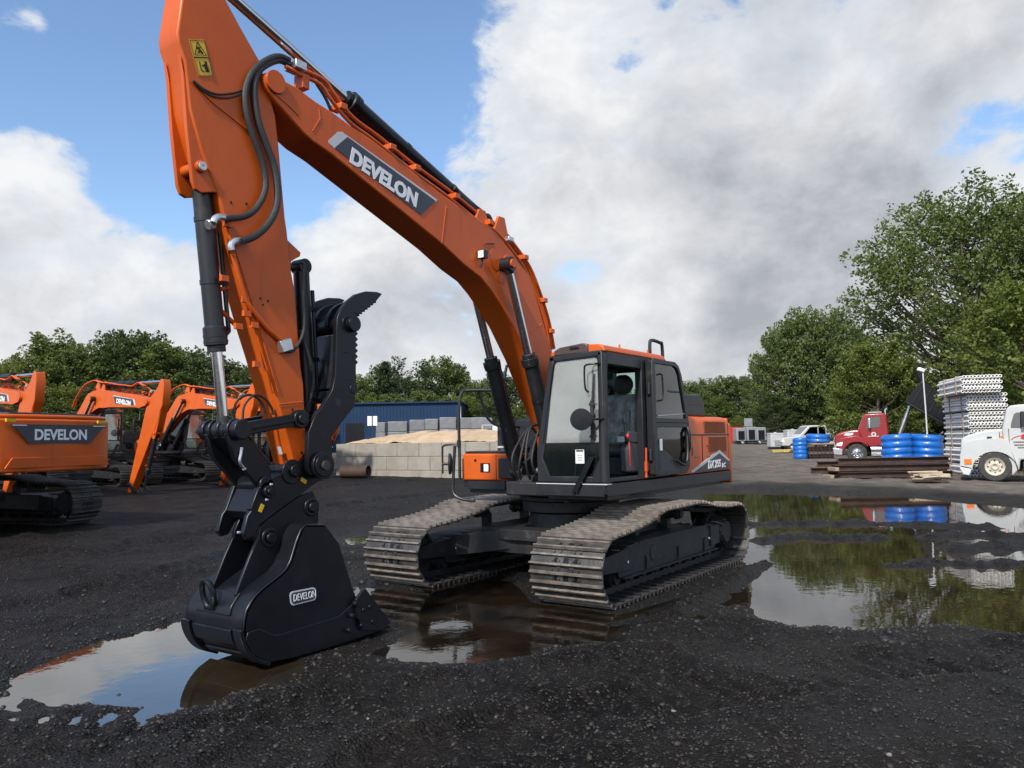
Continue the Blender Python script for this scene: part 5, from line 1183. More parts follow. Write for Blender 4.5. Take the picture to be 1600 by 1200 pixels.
def split_pieces(o, gap=.012):
    """make every clearly separate piece of a part a mesh of its own"""
    me = o.data; n = len(me.vertices); par = list(range(n))
    def find(a):
        while par[a] != a: par[a] = par[par[a]]; a = par[a]
        return a
    for p in me.polygons:
        v = p.vertices; r = find(v[0])
        for q in v[1:]: par[find(q)] = r
    isl = {}
    for i in range(n): isl.setdefault(find(i), []).append(i)
    co = np.array([v.co[:] for v in me.vertices]); keys = list(isl); bb = [(co[isl[k]].min(0)-gap, co[isl[k]].max(0)+gap) for k in keys]
    g = list(range(len(keys)))
    def gf(a):
        while g[a] != a: a = g[a]
        return a
    for i in range(len(keys)):
        for j in range(i):
            if (bb[i][0] <= bb[j][1]).all() and (bb[j][0] <= bb[i][1]).all(): g[gf(i)] = gf(j)
    groups = {}
    for i, k in enumerate(keys): groups.setdefault(gf(i), []).extend(isl[k])
    if len(groups) < 2: return
    lab = np.zeros(n, int)
    for q, vs in enumerate(groups.values()): lab[vs] = q
    name = o.name.split('.')[0]; polys = [(tuple(p.vertices), p.material_index) for p in me.polygons]
    for q in range(len(groups)):
        ids = np.nonzero(lab == q)[0]; mp = {int(a): i for i, a in enumerate(ids)}
        m2 = bpy.data.meshes.new(name); sel = [(f, m) for f, m in polys if lab[f[0]] == q]
        m2.from_pydata(co[ids].tolist(), [], [tuple(mp[i] for i in f) for f, _ in sel])
        for mt in me.materials: m2.materials.append(mt)
        m2.polygons.foreach_set('material_index', [m for _, m in sel]); m2.polygons.foreach_set('use_smooth', [True]*len(sel)); m2.update()
        m2.set_sharp_from_angle(angle=math.radians(35))
        if q == 0: o.data = m2
        else:
            c = o.copy(); c.data = m2; COL.objects.link(c); c.name = name
SPLIT = {'cylinder_bracket', 'hose_fitting', 'side_cutter', 'roller_bracket', 'boom_boss', 'pipe_clamp', 'grease_nipple', 'side_bolt', 'roof_bolt', 'bucket_ear', 'handrail', 'travel_pedal',
         'hood_slot', 'door_latch', 'bolt_hole', 'weld_seam', 'roof_edge', 'casting_mark', 'thumb_plate', 'lubrication_hose', 'thumb_hose', 'coupler_hose', 'pipe_bracket', 'pipe_fitting', 'frame_rail'}
for o in [q for q in bpy.data.objects if q.type == 'MESH' and q.name.split('.')[0] in SPLIT]: split_pieces(o)
# ------------------------------------------------------------------ the row of parked excavators
def tread_mesh():
    src = EX['shoe']; V = np.array([v.co[:] for v in src.vertices]); Fs = [tuple(p.vertices) for p in src.polygons]; mi = [p.material_index for p in src.polygons]
    c, tt, p = track_path(); mb = MB()
    for i in range(len(c)):
        tx, tz = tt[i]; W_ = np.stack([c[i][0]+V[:, 0]*tx+V[:, 2]*tz, V[:, 1]*.78, c[i][1]+V[:, 0]*tz-V[:, 2]*tx], -1); o = len(mb.v)
        mb.v.extend(map(tuple, W_)); mb.f.extend([tuple(k+o for k in f) for f in Fs]); mb.m.extend(mi)
    return mb
TREAD = None
def copy_excavator(label, RFc, d, boom_a, arm_a, scale=1.0, group='orange excavators parked in a row on the left', und=None):
    """a parked sister machine: copies of the hero's parts, with the front lowered"""
    global TREAD
    x, y = RF(*RFc); dv = d[0]*RH+d[1]*FH; rz = math.atan2(dv[1], dv[0])
    root = thing('excavator', label, 'excavator', (x, y, gz(x, y)), rz, group, scale)
    skip_top = {'bucket', 'thumb', 'thumb_cylinder', 'thumb_hose', 'coupler_hose', 'swing_hose', 'hose_fitting', 'swivel_block', 'cylinder_line'}
    skip_sub = {'track_shoe', 'travel_pedal', 'console_label', 'tag_print', 'door_edge_rail', 'bolt_hole', 'decal_symbol', 'grease_cap', 'roof_bolt', 'paper_tag', 'paper_label', 'grease_fitting', 'model_lettering', 'grease_line'}
    foot = Matrix.Translation(Vector(FOOT)); Rb = Matrix.Rotation(boom_a, 4, 'Y')
    Bn = foot @ Rb; tip_n = Bn @ Vector(np.array(TIP)-np.array(FOOT)); Bo = Matrix.Translation(Vector(FOOT))
    An = Matrix.Translation(tip_n) @ Matrix.Rotation(arm_a, 4, 'Y'); Ao = Matrix.Translation(Vector(TIP)); K = An @ Ao.inverted(); KB = Bn @ Bo.inverted()
    follow = {EX[k] for k in ('kc', 'link1', 'link-1', 'hl', 'cpl')}
    rename = lambda n: n.split('.')[0]
    for ch in list(hero.children):
        nm = rename(ch.name)
        if nm in skip_top: continue
        c = ch.copy(); COL.objects.link(c); c.parent = root
        for g in ch.children:
            if rename(g.name) in skip_sub: continue
            e = g.copy(); COL.objects.link(e); e.parent = c
        mlo = ch.matrix_local.copy()
        if ch is EX['boom']: c.matrix_local = Bn
        elif ch is EX['arm']: c.matrix_local = An
        elif ch in follow: c.matrix_local = K @ mlo
        elif ch is EX['ac']:
            L = aim(c, KB @ Vector((1.95, 0, 4.58)), K @ Vector((5.93, 0, 5.93))); c.children[0].location = (L, 0, 0)
        elif ch in (EX['bc1'], EX['bc-1']):
            s = 1 if ch is EX['bc1'] else -1
            L = aim(c, (.86, s*.30, 1.42), KB @ Vector((EX['bcpin'][0], s*.30, EX['bcpin'][1]))); c.children[0].location = (L, 0, 0)
        if nm == 'crawler_track':
            if TREAD is None: TREAD = tread_mesh().build('track_tread', ['shoe_dark', 'black', 'under', 'shoe_dark'], c, local=True).data
            else:
                e = bpy.data.objects.new('track_tread', TREAD); COL.objects.link(e); e.parent = c
    return root
dB = (.80, -.60)
BA, AA = math.radians(21.5), math.radians(15)
copy_excavator('parked orange excavator whose raised boom shows above the big rear counterweight', (-19.6, 27.7), dB, BA, AA)
copy_excavator('parked orange excavator with lowered arm standing nearest behind the counterweight', (-17.3, 31.0), dB, BA, AA)
copy_excavator('parked orange excavator second in line, its arm ending beside the black bucket linkage', (-15.3, 34.2), dB, BA, AA)
copy_excavator('parked orange excavator almost hidden behind the big front bucket linkage', (-13.5, 37.5), dB, BA, AA)
copy_excavator('parked orange excavator whose arm end shows between the thumb and the block wall', (-13.75, 41.5), dB, math.radians(25), math.radians(20))
copy_excavator('orange excavator seen from behind with its wide lettered counterweight at the left', (-12.45, 17.4), (-.95, .31), math.radians(8), math.radians(0), 1.12, group=None)

# ------------------------------------------------------------------ block wall, sand, pallets, blue building
def local_frame(name, label, cat, R, F, d, group=None, z=None):
    x, y = RF(R, F); dv = d[0]*RH+d[1]*FH
    return thing(name, label, cat, (x, y, gz(x, y) if z is None else z), math.atan2(dv[1], dv[0]), group)
M['concrete'] = paint('cast_concrete', (0.255, 0.235, 0.20), 0.85, var=0.14, scale=1.6, dirt=(0.20, 0.18, 0.15), dirt_amt=0.55, bump=0.3, bump_scale=30)
M['sand'] = paint('pale_sand', (0.40, 0.30, 0.20), 0.95, var=0.16, scale=1.2, dirt=(0.27, 0.17, 0.09), dirt_amt=0.8, bump=0.9, bump_scale=7, spec=.1)
M['sand_bump'] = M['sand']
wallA = np.array([(531-800)/FPX*37.5, 37.5]); wallB = np.array([(815-800)/FPX*32.3, 32.3])
wd_ = wallB-wallA; wl = np.linalg.norm(wd_); wd_ /= wl
wall = local_frame('block_wall', 'low wall of big pale concrete blocks holding back the sand', 'wall', wallA[0], wallA[1], tuple(wd_))
zb = wall.location.z; H_ = .60
rw = random.Random(4)
for row in range(3):
    x = -0.61 if row % 2 else 0.0
    while x < wl-.1:
        x1 = min(x+1.22, wl); x0 = max(x, 0)
        if x1-x0 > .2:
            mb = MB(); j = rw.uniform(-.012, .012)
            mb.box(x0+.008, x1-.008, -.30+j, .30+j, -.36+row*H_+.006, -.36+(row+1)*H_-.004); mb.build('concrete_block', 'concrete', wall, bevel=.018)
        x += 1.22
def grid_mesh(name, mat, fn, nx, ny, parent=None):
    vs = [fn(i/(nx-1), j/(ny-1)) for j in range(ny) for i in range(nx)]
    fs = [(j*nx+i, j*nx+i+1, (j+1)*nx+i+1, (j+1)*nx+i) for j in range(ny-1) for i in range(nx-1)]
    mb = MB(); mb.add(vs, fs); return mb.build(name, mat, parent, smooth=60)
def sandfn(u, v):
    t = u*1.06-.03; p = wallA+wd_*wl*t; nrm = np.array([-wd_[1], wd_[0]])
    if nrm[1] < 0: nrm = -nrm
    q = p+nrm*(.30+v*6.5); x, y = RF(*q)
    env = math.sin(math.pi*min(1, max(0, u)))**.35
    z = zb+1.38+env*(.62*math.sin(math.pi*min(1, v*1.25+.02))**.8)*(1+.5*float(fbm(np.array([x]), np.array([y]), .55, 4, 8)[0]))+.22*float(fbm(np.array([x]), np.array([y]), 1.5, 5, 12)[0])
    if v > .85: z -= (v-.85)*12
    return (x, y, z)
sp = grid_mesh('sand_pile', 'sand', sandfn, 90, 36); tag(sp, 'pile of pale tan sand heaped behind the concrete block wall', 'sand pile')
sg = local_frame('sign', 'pair of white panels on a dark post sticking out of the sand', 'sign', (581-800)/FPX*37.8, 37.8, (1, 0))
mb = MB(); mb.box(-.025, .025, -.025, .025, 0, 2.72); mb.build('post', 'charcoal', sg)
for s in (-1, 1): mb = MB(); mb.box(*sorted((s*.03, s*.23)), -.03, -.015, 2.25, 2.70); mb.build('panel', 'white', sg)
pp_ = local_frame('steel_pipe', 'short wide rusty steel pipe lying on the ground at the wall', 'pipe', (534-800)/FPX*34.8, 34.8, (.96, -.28))
M['rust'] = paint('rusty_steel', (0.045, 0.024, 0.016), 0.75, var=.3, scale=3, dirt=(0.09, 0.042, 0.022), dirt_amt=.6)
mb = MB(); mb.ring((.62, 0, .27), (1, 0, 0), .245, .27, 1.25, 32); mb.build('tube', 'rust', pp_)
bb_ = local_frame('warehouse', 'long dark blue metal building with a dark doorway behind the sand', 'building', (488-800)/FPX*76, 76, (1, -.02))
M['blue'] = paint('blue_cladding', (0.011, 0.032, 0.075), 0.6, var=.08, scale=.5, spec=.15)
L_ = (718-488)/FPX*76; h1 = 4.55
mb = MB(); mb.box(0, L_, 0, 12, -.3, h1)
for k in range(int(L_/.32)): mb.box(k*.32, k*.32+.05, -.03, .0, 0, h1)
mb.build('wall', 'blue', bb_)
mb = MB(); mb.prism([(-.15, h1+.002), (L_+.15, h1+.002), (L_+.15, h1+.12), (-.15, h1+.18)], -.25, 12.2); mb.build('roof', 'blue', bb_)
mb = MB(); mb.box(3.15, 4.9, -.05, -.032, 0, 2.75); mb.build('doorway', 'black', bb_)
mb = MB(); mb.box(L_-.02, L_+.12, -.12, -.0, 0, h1); mb.build('corner_post', 'silver', bb_)
M['wrap'] = paint('grey_shrink_wrapped_block', (0.155, 0.162, 0.172), 0.4, var=.15, scale=2, bump=.5, bump_scale=6)
M['wood'] = paint('weathered_wood', (0.30, 0.22, 0.15), 0.8, var=.25, scale=6)
pal = [(597, 658, 48, 15), (622, 657, 47, 30), (651, 655, 46.5, 24), (676, 654, 45.5, 21), (700, 652, 45, 26), (727, 653, 44.5, 24), (748, 653, 44, 22), (762, 654, 43, 13)]
for i, (u, v, F, wpx) in enumerate(pal):
    wd = wpx/FPX*F; x, y, z = GU(u, F); top = 1.84+(690-v)/FPX*F; h = top-z
    t = local_frame('block_pallet', 'grey wrapped stack of concrete blocks on a pallet beyond the sand', 'pallet', (u-800)/FPX*F, F, (math.cos(.12*((i % 3)-1)), math.sin(.12*((i % 3)-1))), 'grey wrapped block stacks behind the sand')
    mb = MB(); n = 4
    for k in range(n): mb.box(-wd/2+.01*(k % 2), wd/2-.01*(k % 2), -.5, .5, .14+(h-.14)*k/n, .14+(h-.14)*(k+1)/n-.012)
    mb.build('stack', 'wrap', t, bevel=.03)
    mb = MB(); mb.box(-wd/2, wd/2, -.5, .5, .08, .14)
    for q in (-wd/2+.05, 0, wd/2-.05): mb.box(q-.05, q+.05, -.5, .5, 0, .08)
    mb.build('pallet_base', 'wood', t)
t = local_frame('cable_reel', 'black reels in a wire cage with a white placard beside grey blocks', 'reel', (772-800)/FPX*40, 40, (1, 0))
mb = MB()
for k in range(3): mb.lathe([(.05, -.12), (.45, -.12), (.45, -.08), (.30, -.07), (.30, .07), (.45, .08), (.45, .12), (.05, .12)], (-.3+.35*k, 0, 1.45), 'x', 22)
mb.build('reel', 'black', t)
mb = MB()
for xx in (-.62, .75):
    for yy in (-.5, .5): mb.box(xx-.02, xx+.02, yy-.02, yy+.02, 0, 2.25)
for zz in (.95, 2.25):
    for yy in (-.5, .5): mb.box(-.62, .75, yy-.02, yy+.02, zz-.02, zz+.02)
mb.build('cage', 'steel', t); mb = MB(); mb.box(-.1, .35, -.54, -.522, 1.92, 2.2); mb.build('placard', 'white', t)

# ------------------------------------------------------------------ trucks
M['wpaint'] = paint('white_truck_paint', (0.43, 0.445, 0.445), 0.35, var=.04, scale=1.5, dirt=(.42, .40, .36), dirt_amt=.25, coat=.2)
M['rpaint'] = paint('red_truck_paint', (0.22, 0.010, 0.013), 0.35, var=.06, coat=.25)
M['amber'] = paint('amber_lens', (0.65, 0.16, 0.02), 0.25)
def wheel(parent, x, z, y, R, w, rim, side=1, lugs=8):
    mb = MB(); mb.lathe([(R*.60, -w/2), (R*.92, -w/2), (R, -w*.36), (R, w*.36), (R*.92, w/2), (R*.60, w/2), (R*.58, 0), (R*.60, -w/2)], (0, 0, 0), 'y', 36, caps=False)
    o = mb.build('wheel', 'tyre', parent, local=True); o.location = (x, y, z)
    mb = MB(); e = side*w/2
    mb.lathe([(R*.05, e*.35), (R*.20, e*.9), (R*.26, e*.55), (R*.42, e*.35), (R*.52, e*.8), (R*.60, e*1.0), (R*.62, e*.9), (R*.62, -e*.5), (R*.05, -e*.5)] if side > 0 else [(R*.05, -e*.5), (R*.62, -e*.5), (R*.62, e*.9), (R*.60, e), (R*.52, e*.8), (R*.42, e*.35), (R*.26, e*.55), (R*.20, e*.9), (R*.05, e*.35)], (0, 0, 0), 'y', 32)
    mb.build('rim', rim, o, local=True)
    mb = MB()
    for k in range(lugs):
        a = 2*math.pi*k/lugs; c, s = math.cos(a)*R*.40, math.sin(a)*R*.40; mb.cyl((c, e*.30, s), (c, e*.62, s), R*.045, n=8)
    mb.build('wheel_nuts', 'charcoal' if lugs == 8 else 'steel', o, local=True)
    return o
def truck_white():
    F = 28.5; k = FPX/F; th_ = math.atan((1548-800)/FPX); kh = k/math.cos(th_); u0, v0 = 1548, 757.5
    t = local_frame('box_truck', 'white truck with a rounded hood and red logo on its door', 'truck', (u0-800)/FPX*F, F, (-math.cos(th_), math.sin(th_)))
    T = lambda u, v: ((u0-u)/kh, (v0-v)/k)
    yl = 0.0; W_ = 2.25   # near side at y = 0, truck extends away (negative y)
    archs = [(T(1548, 740)[0]+.66*math.cos(math.radians(a)), T(1548, 740)[1]+.66*math.sin(math.radians(a))) for a in range(188, -12, -14)]
    archs = [(2*T(1548, 740)[0]-x, z) for x, z in archs]
    hood = [T(1572, 744), T(1572, 676), T(1562, 676), T(1551, 676), T(1535, 678), T(1520, 681.5), T(1508, 685), T(1500, 688.5), T(1497, 692), T(1495.5, 700), T(1494, 716), T(1493, 733), T(1512, 735)]
    a_ = [p for p in archs]
    fen = [T(1494, 716), T(1493, 733), T(1513, 735)]
    mb = MB(); mb.prism([T(1576, 700), T(1576, 676), T(1562, 676), T(1551, 676), T(1535, 678), T(1520, 681.5), T(1508, 685), T(1500, 688.5), T(1497, 692), T(1495.5, 700), T(1494.5, 712), T(1530, 704)], -W_+.22, -.20)
    hd = mb.build('hood', 'wpaint', t, bevel=.07, seg=4)
    # front fenders with wheel arches
    cx, cz = T(1548, 740)
    for y0, y1 in ((-.42, -.02), (-W_+.02, -W_+.42)):
        arch = [(cx+.70*math.cos(math.radians(a)), cz+.66*math.sin(math.radians(a))) for a in np.linspace(178, -12, 18)]   # +x is forward (left in the picture)
        outer = [T(1586, 750), T(1581, 728), T(1574, 706), T(1572, 694), T(1556, 690), T(1520, 693), T(1499, 699), T(1494, 716), T(1493, 733)]
        arch = arch[::-1] if arch[0][0] < arch[-1][0] else arch
        # outer goes rear -> front, the arch returns front -> rear
        mb = MB(); mb.prism(outer+[(cx+.74, cz+.08)]+[p for p in sorted(arch, key=lambda q: -q[0]) if p[1] > cz-.1]+[], y0, y1)
        mb.build('fender', 'wpaint', t, bevel=.035, seg=3)
    mb = MB(); mb.prism([T(1512, 738), T(1507, 749), T(1497, 747), T(1492, 738), T(1493, 735)], -W_+.05, -.05); mb.build('bumper', 'silver', t, bevel=.03)
    mb = MB(); mb.box(T(1496, 0)[0]-.02, T(1494.5, 0)[0], -W_+.55, -.55, T(0, 727)[1], T(0, 699)[1]); mb.build('grille', 'charcoal', t)
    mb = MB(); mb.box(T(1512, 0)[0], T(1500, 0)[0], -.03, .004, T(0, 731)[1], T(0, 722.5)[1]); mb.build('turn_signal', 'amber', t, bevel=.01)
    mb = MB(); mb.box(T(1568, 0)[0], T(1559, 0)[0], -.21, -.185, T(0, 693)[1], T(0, 687)[1]); mb.build('side_marker', 'amber', t, bevel=.008)
    mb = MB(); mb.box(T(1546, 0)[0], T(1538, 0)[0], -.205, -.19, T(0, 691.5)[1], T(0, 688)[1]); mb.tube([(T(1550, 0)[0], -.17, T(0, 693)[1]), (T(1567, 0)[0], -.16, T(0, 702)[1])], .02, 6); mb.build('hood_latch', 'charcoal', t)
    # cab
    cab = [T(1574, 750), T(1565, 700), T(1562, 678), T(1568, 656), T(1572, 644), T(1577, 640.5), T(1590, 639), T(1640, 638.5), T(1646, 645), T(1648, 724), T(1588, 724), T(1586, 738)]
    mb = MB(); mb.prism(cab, -W_+.10, -.10); cb = mb.build('cab', 'wpaint', t, bevel=.06, seg=3)
    mb = MB(); mb.prism([T(1576, 675), T(1577, 668), T(1582, 654), T(1586, 651.5), T(1628, 651.5), T(1628, 676)], -.105, -.092); mb.build('side_window', 'vglass', cb, bevel=.004)
    mb = MB(); xa, za = T(1563.5, 675); xb, zb_ = T(1571.5, 647); mb.add([(xa+.03, -.28, za), (xa+.03, -W_+.28, za), (xb+.035, -W_+.30, zb_), (xb+.035, -.30, zb_)], [(0, 1, 2, 3)]); mb.prism([T(1561.5, 675.5), T(1564.5, 675.5), T(1572, 648), T(1569.5, 648)], -.24, -.20); mb.build('windscreen', 'vglass', cb)
    mb = MB()
    for a, b in ((T(1572.5, 676), T(1572.5, 718)), (T(1558, 681), T(1558, 716))): mb.tube([(a[0], -.098, a[1]), (b[0], -.098, b[1])], .010, 5)
    a, b = T(1592, 651), T(1591, 676); mb.tube([(a[0], -.09, a[1]), (b[0], -.09, b[1])], .012, 5)
    mb.build('door_seam', 'charcoal', cb)
    mb = MB(); mb.box(T(1597.5, 0)[0], T(1592, 0)[0], .04, .12, T(0, 674)[1], T(0, 650)[1]); 
    for v in (651, 673): p = T(1594, v); mb.tube([(p[0], -.1, p[1]), (p[0], .06, p[1])], .015, 6)
    mb.build('side_mirror', 'charcoal', cb, bevel=.02)
    # door logo: red arc over a small red roof shape and lines of print
    mb = MB()
    pts = [T(1576, 693), T(1580, 690), T(1586, 688), T(1592, 687.2), T(1598, 688), T(1606, 691)]
    mb.tube([(x, -.097, z) for x, z in pts], .014, 5); mb.prism([T(1590, 692), T(1592, 686), T(1597, 683.5), T(1603, 684), T(1606, 692), T(1598, 694)], -.1, -.092); mb.build('door_logo', 'red', cb)
    mb = MB()
    for v, a, b in ((697.0, 1579, 1616), (701.5, 1580, 1612), (705.5, 1585, 1610)):
        u = a; rr = random.Random(int(v*10))
        while u < b:
            w = rr.uniform(.6, 1.5); mb.box(T(u+w, 0)[0], T(u, 0)[0], -.1, -.0955, T(0, v+1.3)[1], T(0, v-1.0)[1]); u += w+.45
    mb.build('door_print', 'charcoal', cb)
    mb = MB(); mb.box(-5.2, T(1590, 0)[0], -W_+.5, -.5, .45, .75); mb.build('chassis', 'black', t)
    mb = MB(); mb.cyl((T(1592, 0)[0], -.35, T(0, 737)[1]), (T(1640, 0)[0], -.35, T(0, 737)[1]), .26, n=20); mb.build('fuel_tank', 'rust', t)
    mb = MB(); mb.box(-7.2, -2.35, -2.4, .0, .8, 3.1); mb.build('box_body', 'wpaint', t, bevel=.03)
    M['rimw'] = paint('rusty_white_rim', (0.50, 0.46, 0.38), .6, var=.1, dirt=(.18, .09, .045), dirt_amt=.9, scale=9)
    for y, s in ((-.17, 1), (-W_+.17, -1)):
        wheel(t, cx, .525, y, .525, .27, 'rimw', s); wheel(t, -4.6, .525, y-.1*s, .525, .5, 'rimw', s)
    return t
truck_white()
def truck_red():
    F = 43.0; k = FPX/F; th_ = math.atan((1335-800)/FPX); kh = k/math.cos(th_); u0, v0 = 1335, 724
    t = local_frame('dump_truck', 'red truck with a chrome bumper and a black dump bed raised behind', 'truck', (u0-800)/FPX*F, F, (-math.cos(th_), math.sin(th_)))
    T = lambda u, v: ((u0-u)/kh, (v0-v)/k); W_ = 2.3; cx, cz = 0.0, .50
    mb = MB(); mb.prism([T(1356, 694), T(1356, 673), T(1338, 672.5), T(1327, 673), T(1315, 675), T(1307, 677.5), T(1301, 681), T(1300, 690), T(1301, 696)], -W_+.15, -.14); mb.build('hood', 'rpaint', t, bevel=.10, seg=4)
    for y0, y1 in ((-.40, 0), (-W_, -W_+.40)):
        arch = [(cx+.68*math.cos(math.radians(a)), cz+.63*math.sin(math.radians(a))) for a in np.linspace(8, 172, 16)]
        mb = MB(); mb.prism([T(1354, 704), T(1352, 692), T(1343, 684), T(1333, 682), T(1318, 684), T(1306, 687), T(1301, 692), T(1303, 700), T(1312, 702)]+[p for p in arch], y0, y1); mb.build('fender', 'rpaint', t, bevel=.05, seg=3)
    mb = MB(); mb.prism([T(1297, 700), T(1313, 702), T(1312, 712), T(1298, 711)], -W_, .02); mb.build('bumper', 'steel', t, bevel=.03)
    mb = MB(); mb.prism([T(1302.5, 697), T(1304, 693.5), T(1313, 691), T(1313.5, 694), T(1311, 698)], -.02, .012); mb.build('headlight', 'lamp', t, bevel=.015)
    mb = MB(); mb.box(T(1302, 0)[0]-.03, T(1299.5, 0)[0], -W_+.5, -.5, T(0, 700)[1], T(0, 683)[1]); mb.build('grille', 'steel', t)
    mb = MB(); mb.prism([T(1315, 681), T(1318, 677.5), T(1331, 677), T(1330, 680.5), T(1322, 682)], -.15, -.125); mb.build('hood_vent', 'silver', t)
    mb = MB(); mb.prism([T(1354, 700), T(1342, 684), T(1338, 673), T(1347, 651), T(1351, 648), T(1379, 647.5), T(1383, 651), T(1385, 674), T(1385, 697)], -W_+.08, -.06); cb = mb.build('cab', 'rpaint', t, bevel=.07, seg=3)
    mb = MB(); mb.prism([T(1351, 671), T(1353, 655), T(1356, 653.5), T(1373, 653.5), T(1374, 663), T(1371, 669.5)], -.062, -.045); mb.build('side_window', 'vglass', cb, bevel=.01)
    mb = MB(); mb.prism([T(1338.2, 672), T(1340.5, 672), T(1348.5, 652), T(1346.5, 652)], -W_+.2, -.2); mb.build('windscreen', 'lamp', cb)
    mb = MB(); mb.box(T(1358.5, 0)[0], T(1354, 0)[0], .02, .18, T(0, 671)[1], T(0, 655)[1]); mb.build('side_mirror', 'steel', cb, bevel=.04)
    mb = MB(); mb.ring((T(1362, 0)[0], -.055, T(0, 680)[1]), (0, 1, 0), .06, .12, .01, 20); mb.box(T(1370, 0)[0], T(1353, 0)[0], -.06, -.054, T(0, 683.6)[1], T(0, 682.6)[1]); mb.build('door_emblem', 'silver', cb)
    mb = MB(); mb.tube(curve([(T(1382, 0)[0], -.35, 1.5), (T(1382, 0)[0], -.35, T(0, 647)[1]), (T(1382.5, 0)[0], -.35, T(0, 643)[1]), (T(1384.5, 0)[0], -.35, T(0, 640.5)[1])], 4), .075, 12); mb.build('exhaust_stack', 'chrome', t)
    mb = MB(); mb.box(T(1376, 0)[0], T(1355, 0)[0], -.5, -.3, T(0, 646.6)[1], T(0, 645)[1]); mb.build('roof_visor_bar', 'steel', cb)
    mb = MB(); mb.cyl((T(1357, 0)[0], -.28, T(0, 704)[1]), (T(1378, 0)[0], -.28, T(0, 704)[1]), .26, n=24); mb.build('fuel_tank', 'chrome', t)
    mb = MB(); mb.box(T(1378, 0)[0], T(1357, 0)[0], -.3, .02, T(0, 713)[1], T(0, 711)[1]); mb.build('step', 'steel', t)
    mb = MB(); mb.box(-6.2, .2, -W_+.7, -.7, .55, .85); mb.build('chassis', 'black', t)
    P_ = [T(1414, 631), T(1439, 599), T(1442, 601), T(1466, 622), T(1480, 640), T(1484, 676), T(1466, 664)]
    mb = MB(); mb.prism(P_, -W_, -.0); bd = mb.build('dump_bed', 'black', t, bevel=.03)
    mb = MB(); 
    for i in range(4):
        a = np.array(T(1422+i*12, 634+i*7.5)); b = np.array(T(1441+i*10, 606+i*9)); mb.tube([(a[0], .02, a[1]), (b[0], .02, b[1])], .04, 6)
    a, b = T(1414, 632), T(1468, 667); mb.tube([(a[0], .02, a[1]), (b[0], .02, b[1])], .06, 6); mb.build('bed_rib', 'charcoal', bd)
    mb = MB(); mb.prism([T(1437, 600), T(1431, 579), T(1438, 573), T(1444, 601)], -W_+.1, -.1); mb.build('cab_guard', 'black', bd)
    mb = MB(); a, b = T(1403, 680), T(1421, 637); mb.tube([(a[0], -1.1, a[1]), ((a[0]+b[0])/2, -1.1, (a[1]+b[1])/2)], .12, 14, 0); mb.tube([((a[0]+b[0])/2, -1.1, (a[1]+b[1])/2), (b[0], -1.1, b[1])], .085, 14, 0); mb.build('lift_cylinder', 'steel', t)
    M['rimc'] = M['chrome']
    for y, s in ((-.16, 1), (-W_+.16, -1)):
        wheel(t, 0, .505, y, .505, .28, 'chrome', s, 10); wheel(t, -4.2, .505, y-.12*s, .505, .5, 'chrome', s, 10)
truck_red()
def pickup(label, u, v, F, col):
    k = FPX/F; t = local_frame('pickup_truck', label, 'truck', (u-800)/FPX*F, F, (-1, 0)); T = lambda a, b: (-a, b)
    mb = MB(); mb.prism([(2.6, .55), (2.62, 1.0), (2.5, 1.18), (1.3, 1.28), (.55, 2.05), (.35, 2.12), (-.75, 2.12), (-.9, 2.0), (-.95, 1.35), (-2.9, 1.33), (-2.92, .6)], -1.9, 0); b = mb.build('body', col, t, bevel=.06, seg=3)
    mb = MB(); mb.prism([(.95, 1.36), (.42, 1.98), (-.15, 2.0), (-.15, 1.36)], -.0, .012); mb.prism([(-.22, 1.36), (-.22, 2.0), (-.72, 1.98), (-.78, 1.36)], 0, .012); mb.prism([(1.22, 1.30), (.58, 2.02), (.62, 2.02), (1.27, 1.30)], -1.75, -.15); mb.build('windows', 'vglass', b)
    for x in (1.75, -1.9): wheel(t, x, .40, -.12, .40, .25, 'steel', 1, 6); wheel(t, x, .40, -1.78, .40, .25, 'steel', -1, 6)
    mb = MB(); mb.box(2.45, 2.66, -.35, .01, .85, 1.0); mb.build('headlight', 'lamp', b)
    return t
pickup('white pickup truck parked beyond the blue wrapped coils', 1272, 700, 62, 'wpaint')
pickup('pale grey work truck parked behind the red truck hood', 1318, 700, 72, 'silver')

# ------------------------------------------------------------------ blue coils, beams, lumber, pipe bundles
M['bluewrap'] = paint('blue_plastic_wrap', (0.008, 0.11, 0.42), 0.30, var=.18, scale=3, bump=.9, bump_scale=9, coat=.3)
def coil(label, u, F, w, h, rings, group, z=None, cat='coil'):
    t = local_frame('wrapped_coil', label, cat, (u-800)/FPX*F, F, (1, 0), group, z)
    mb = MB(); prof = [(.15, h*.0)]; r = w/2; rr = random.Random(int(u))
    n = rings*6
    for i in range(n+1):
        f = i/n*rings; bulge = abs(math.sin(math.pi*f)); prof.append((r*(.93+.07*bulge+rr.uniform(-.006, .006)), h*(.01+.98*i/n)))
    prof += [(r*.80, h*1.01), (r*.45, h*1.0), (r*.42, h*.7), (.1, h*.68)]
    mb.lathe(prof, (0, 0, 0), 'z', 40)
    for i in range(len(mb.v)):
        x, y, z_ = mb.v[i]; a = math.atan2(y, x); q = .035*math.sin(a*1.0+u)*1.0; mb.v[i] = (x*(1+.012*math.sin(5*a+z_*7)), y*(1+.012*math.cos(4*a+z_*5)), z_+q*(1 if z_ > .1*h else 0))
    mb.build('coil', 'bluewrap', t, smooth=60)
    mb = MB(); mb.box(-r*.9, r*.9, -r*.9, r*.9, -.12, -.01); mb.build('pallet', 'wood', t)
    return t
x, y, z = GU(1397, 33); coil('upright blue plastic wrapped coil nearer the red truck cab', 1397, 33, 1.20, 1.62, 6, 'blue wrapped coils')
coil('upright blue plastic wrapped coil standing beside the white pipe bundles', 1444, 33, 1.24, 1.60, 6, 'blue wrapped coils')
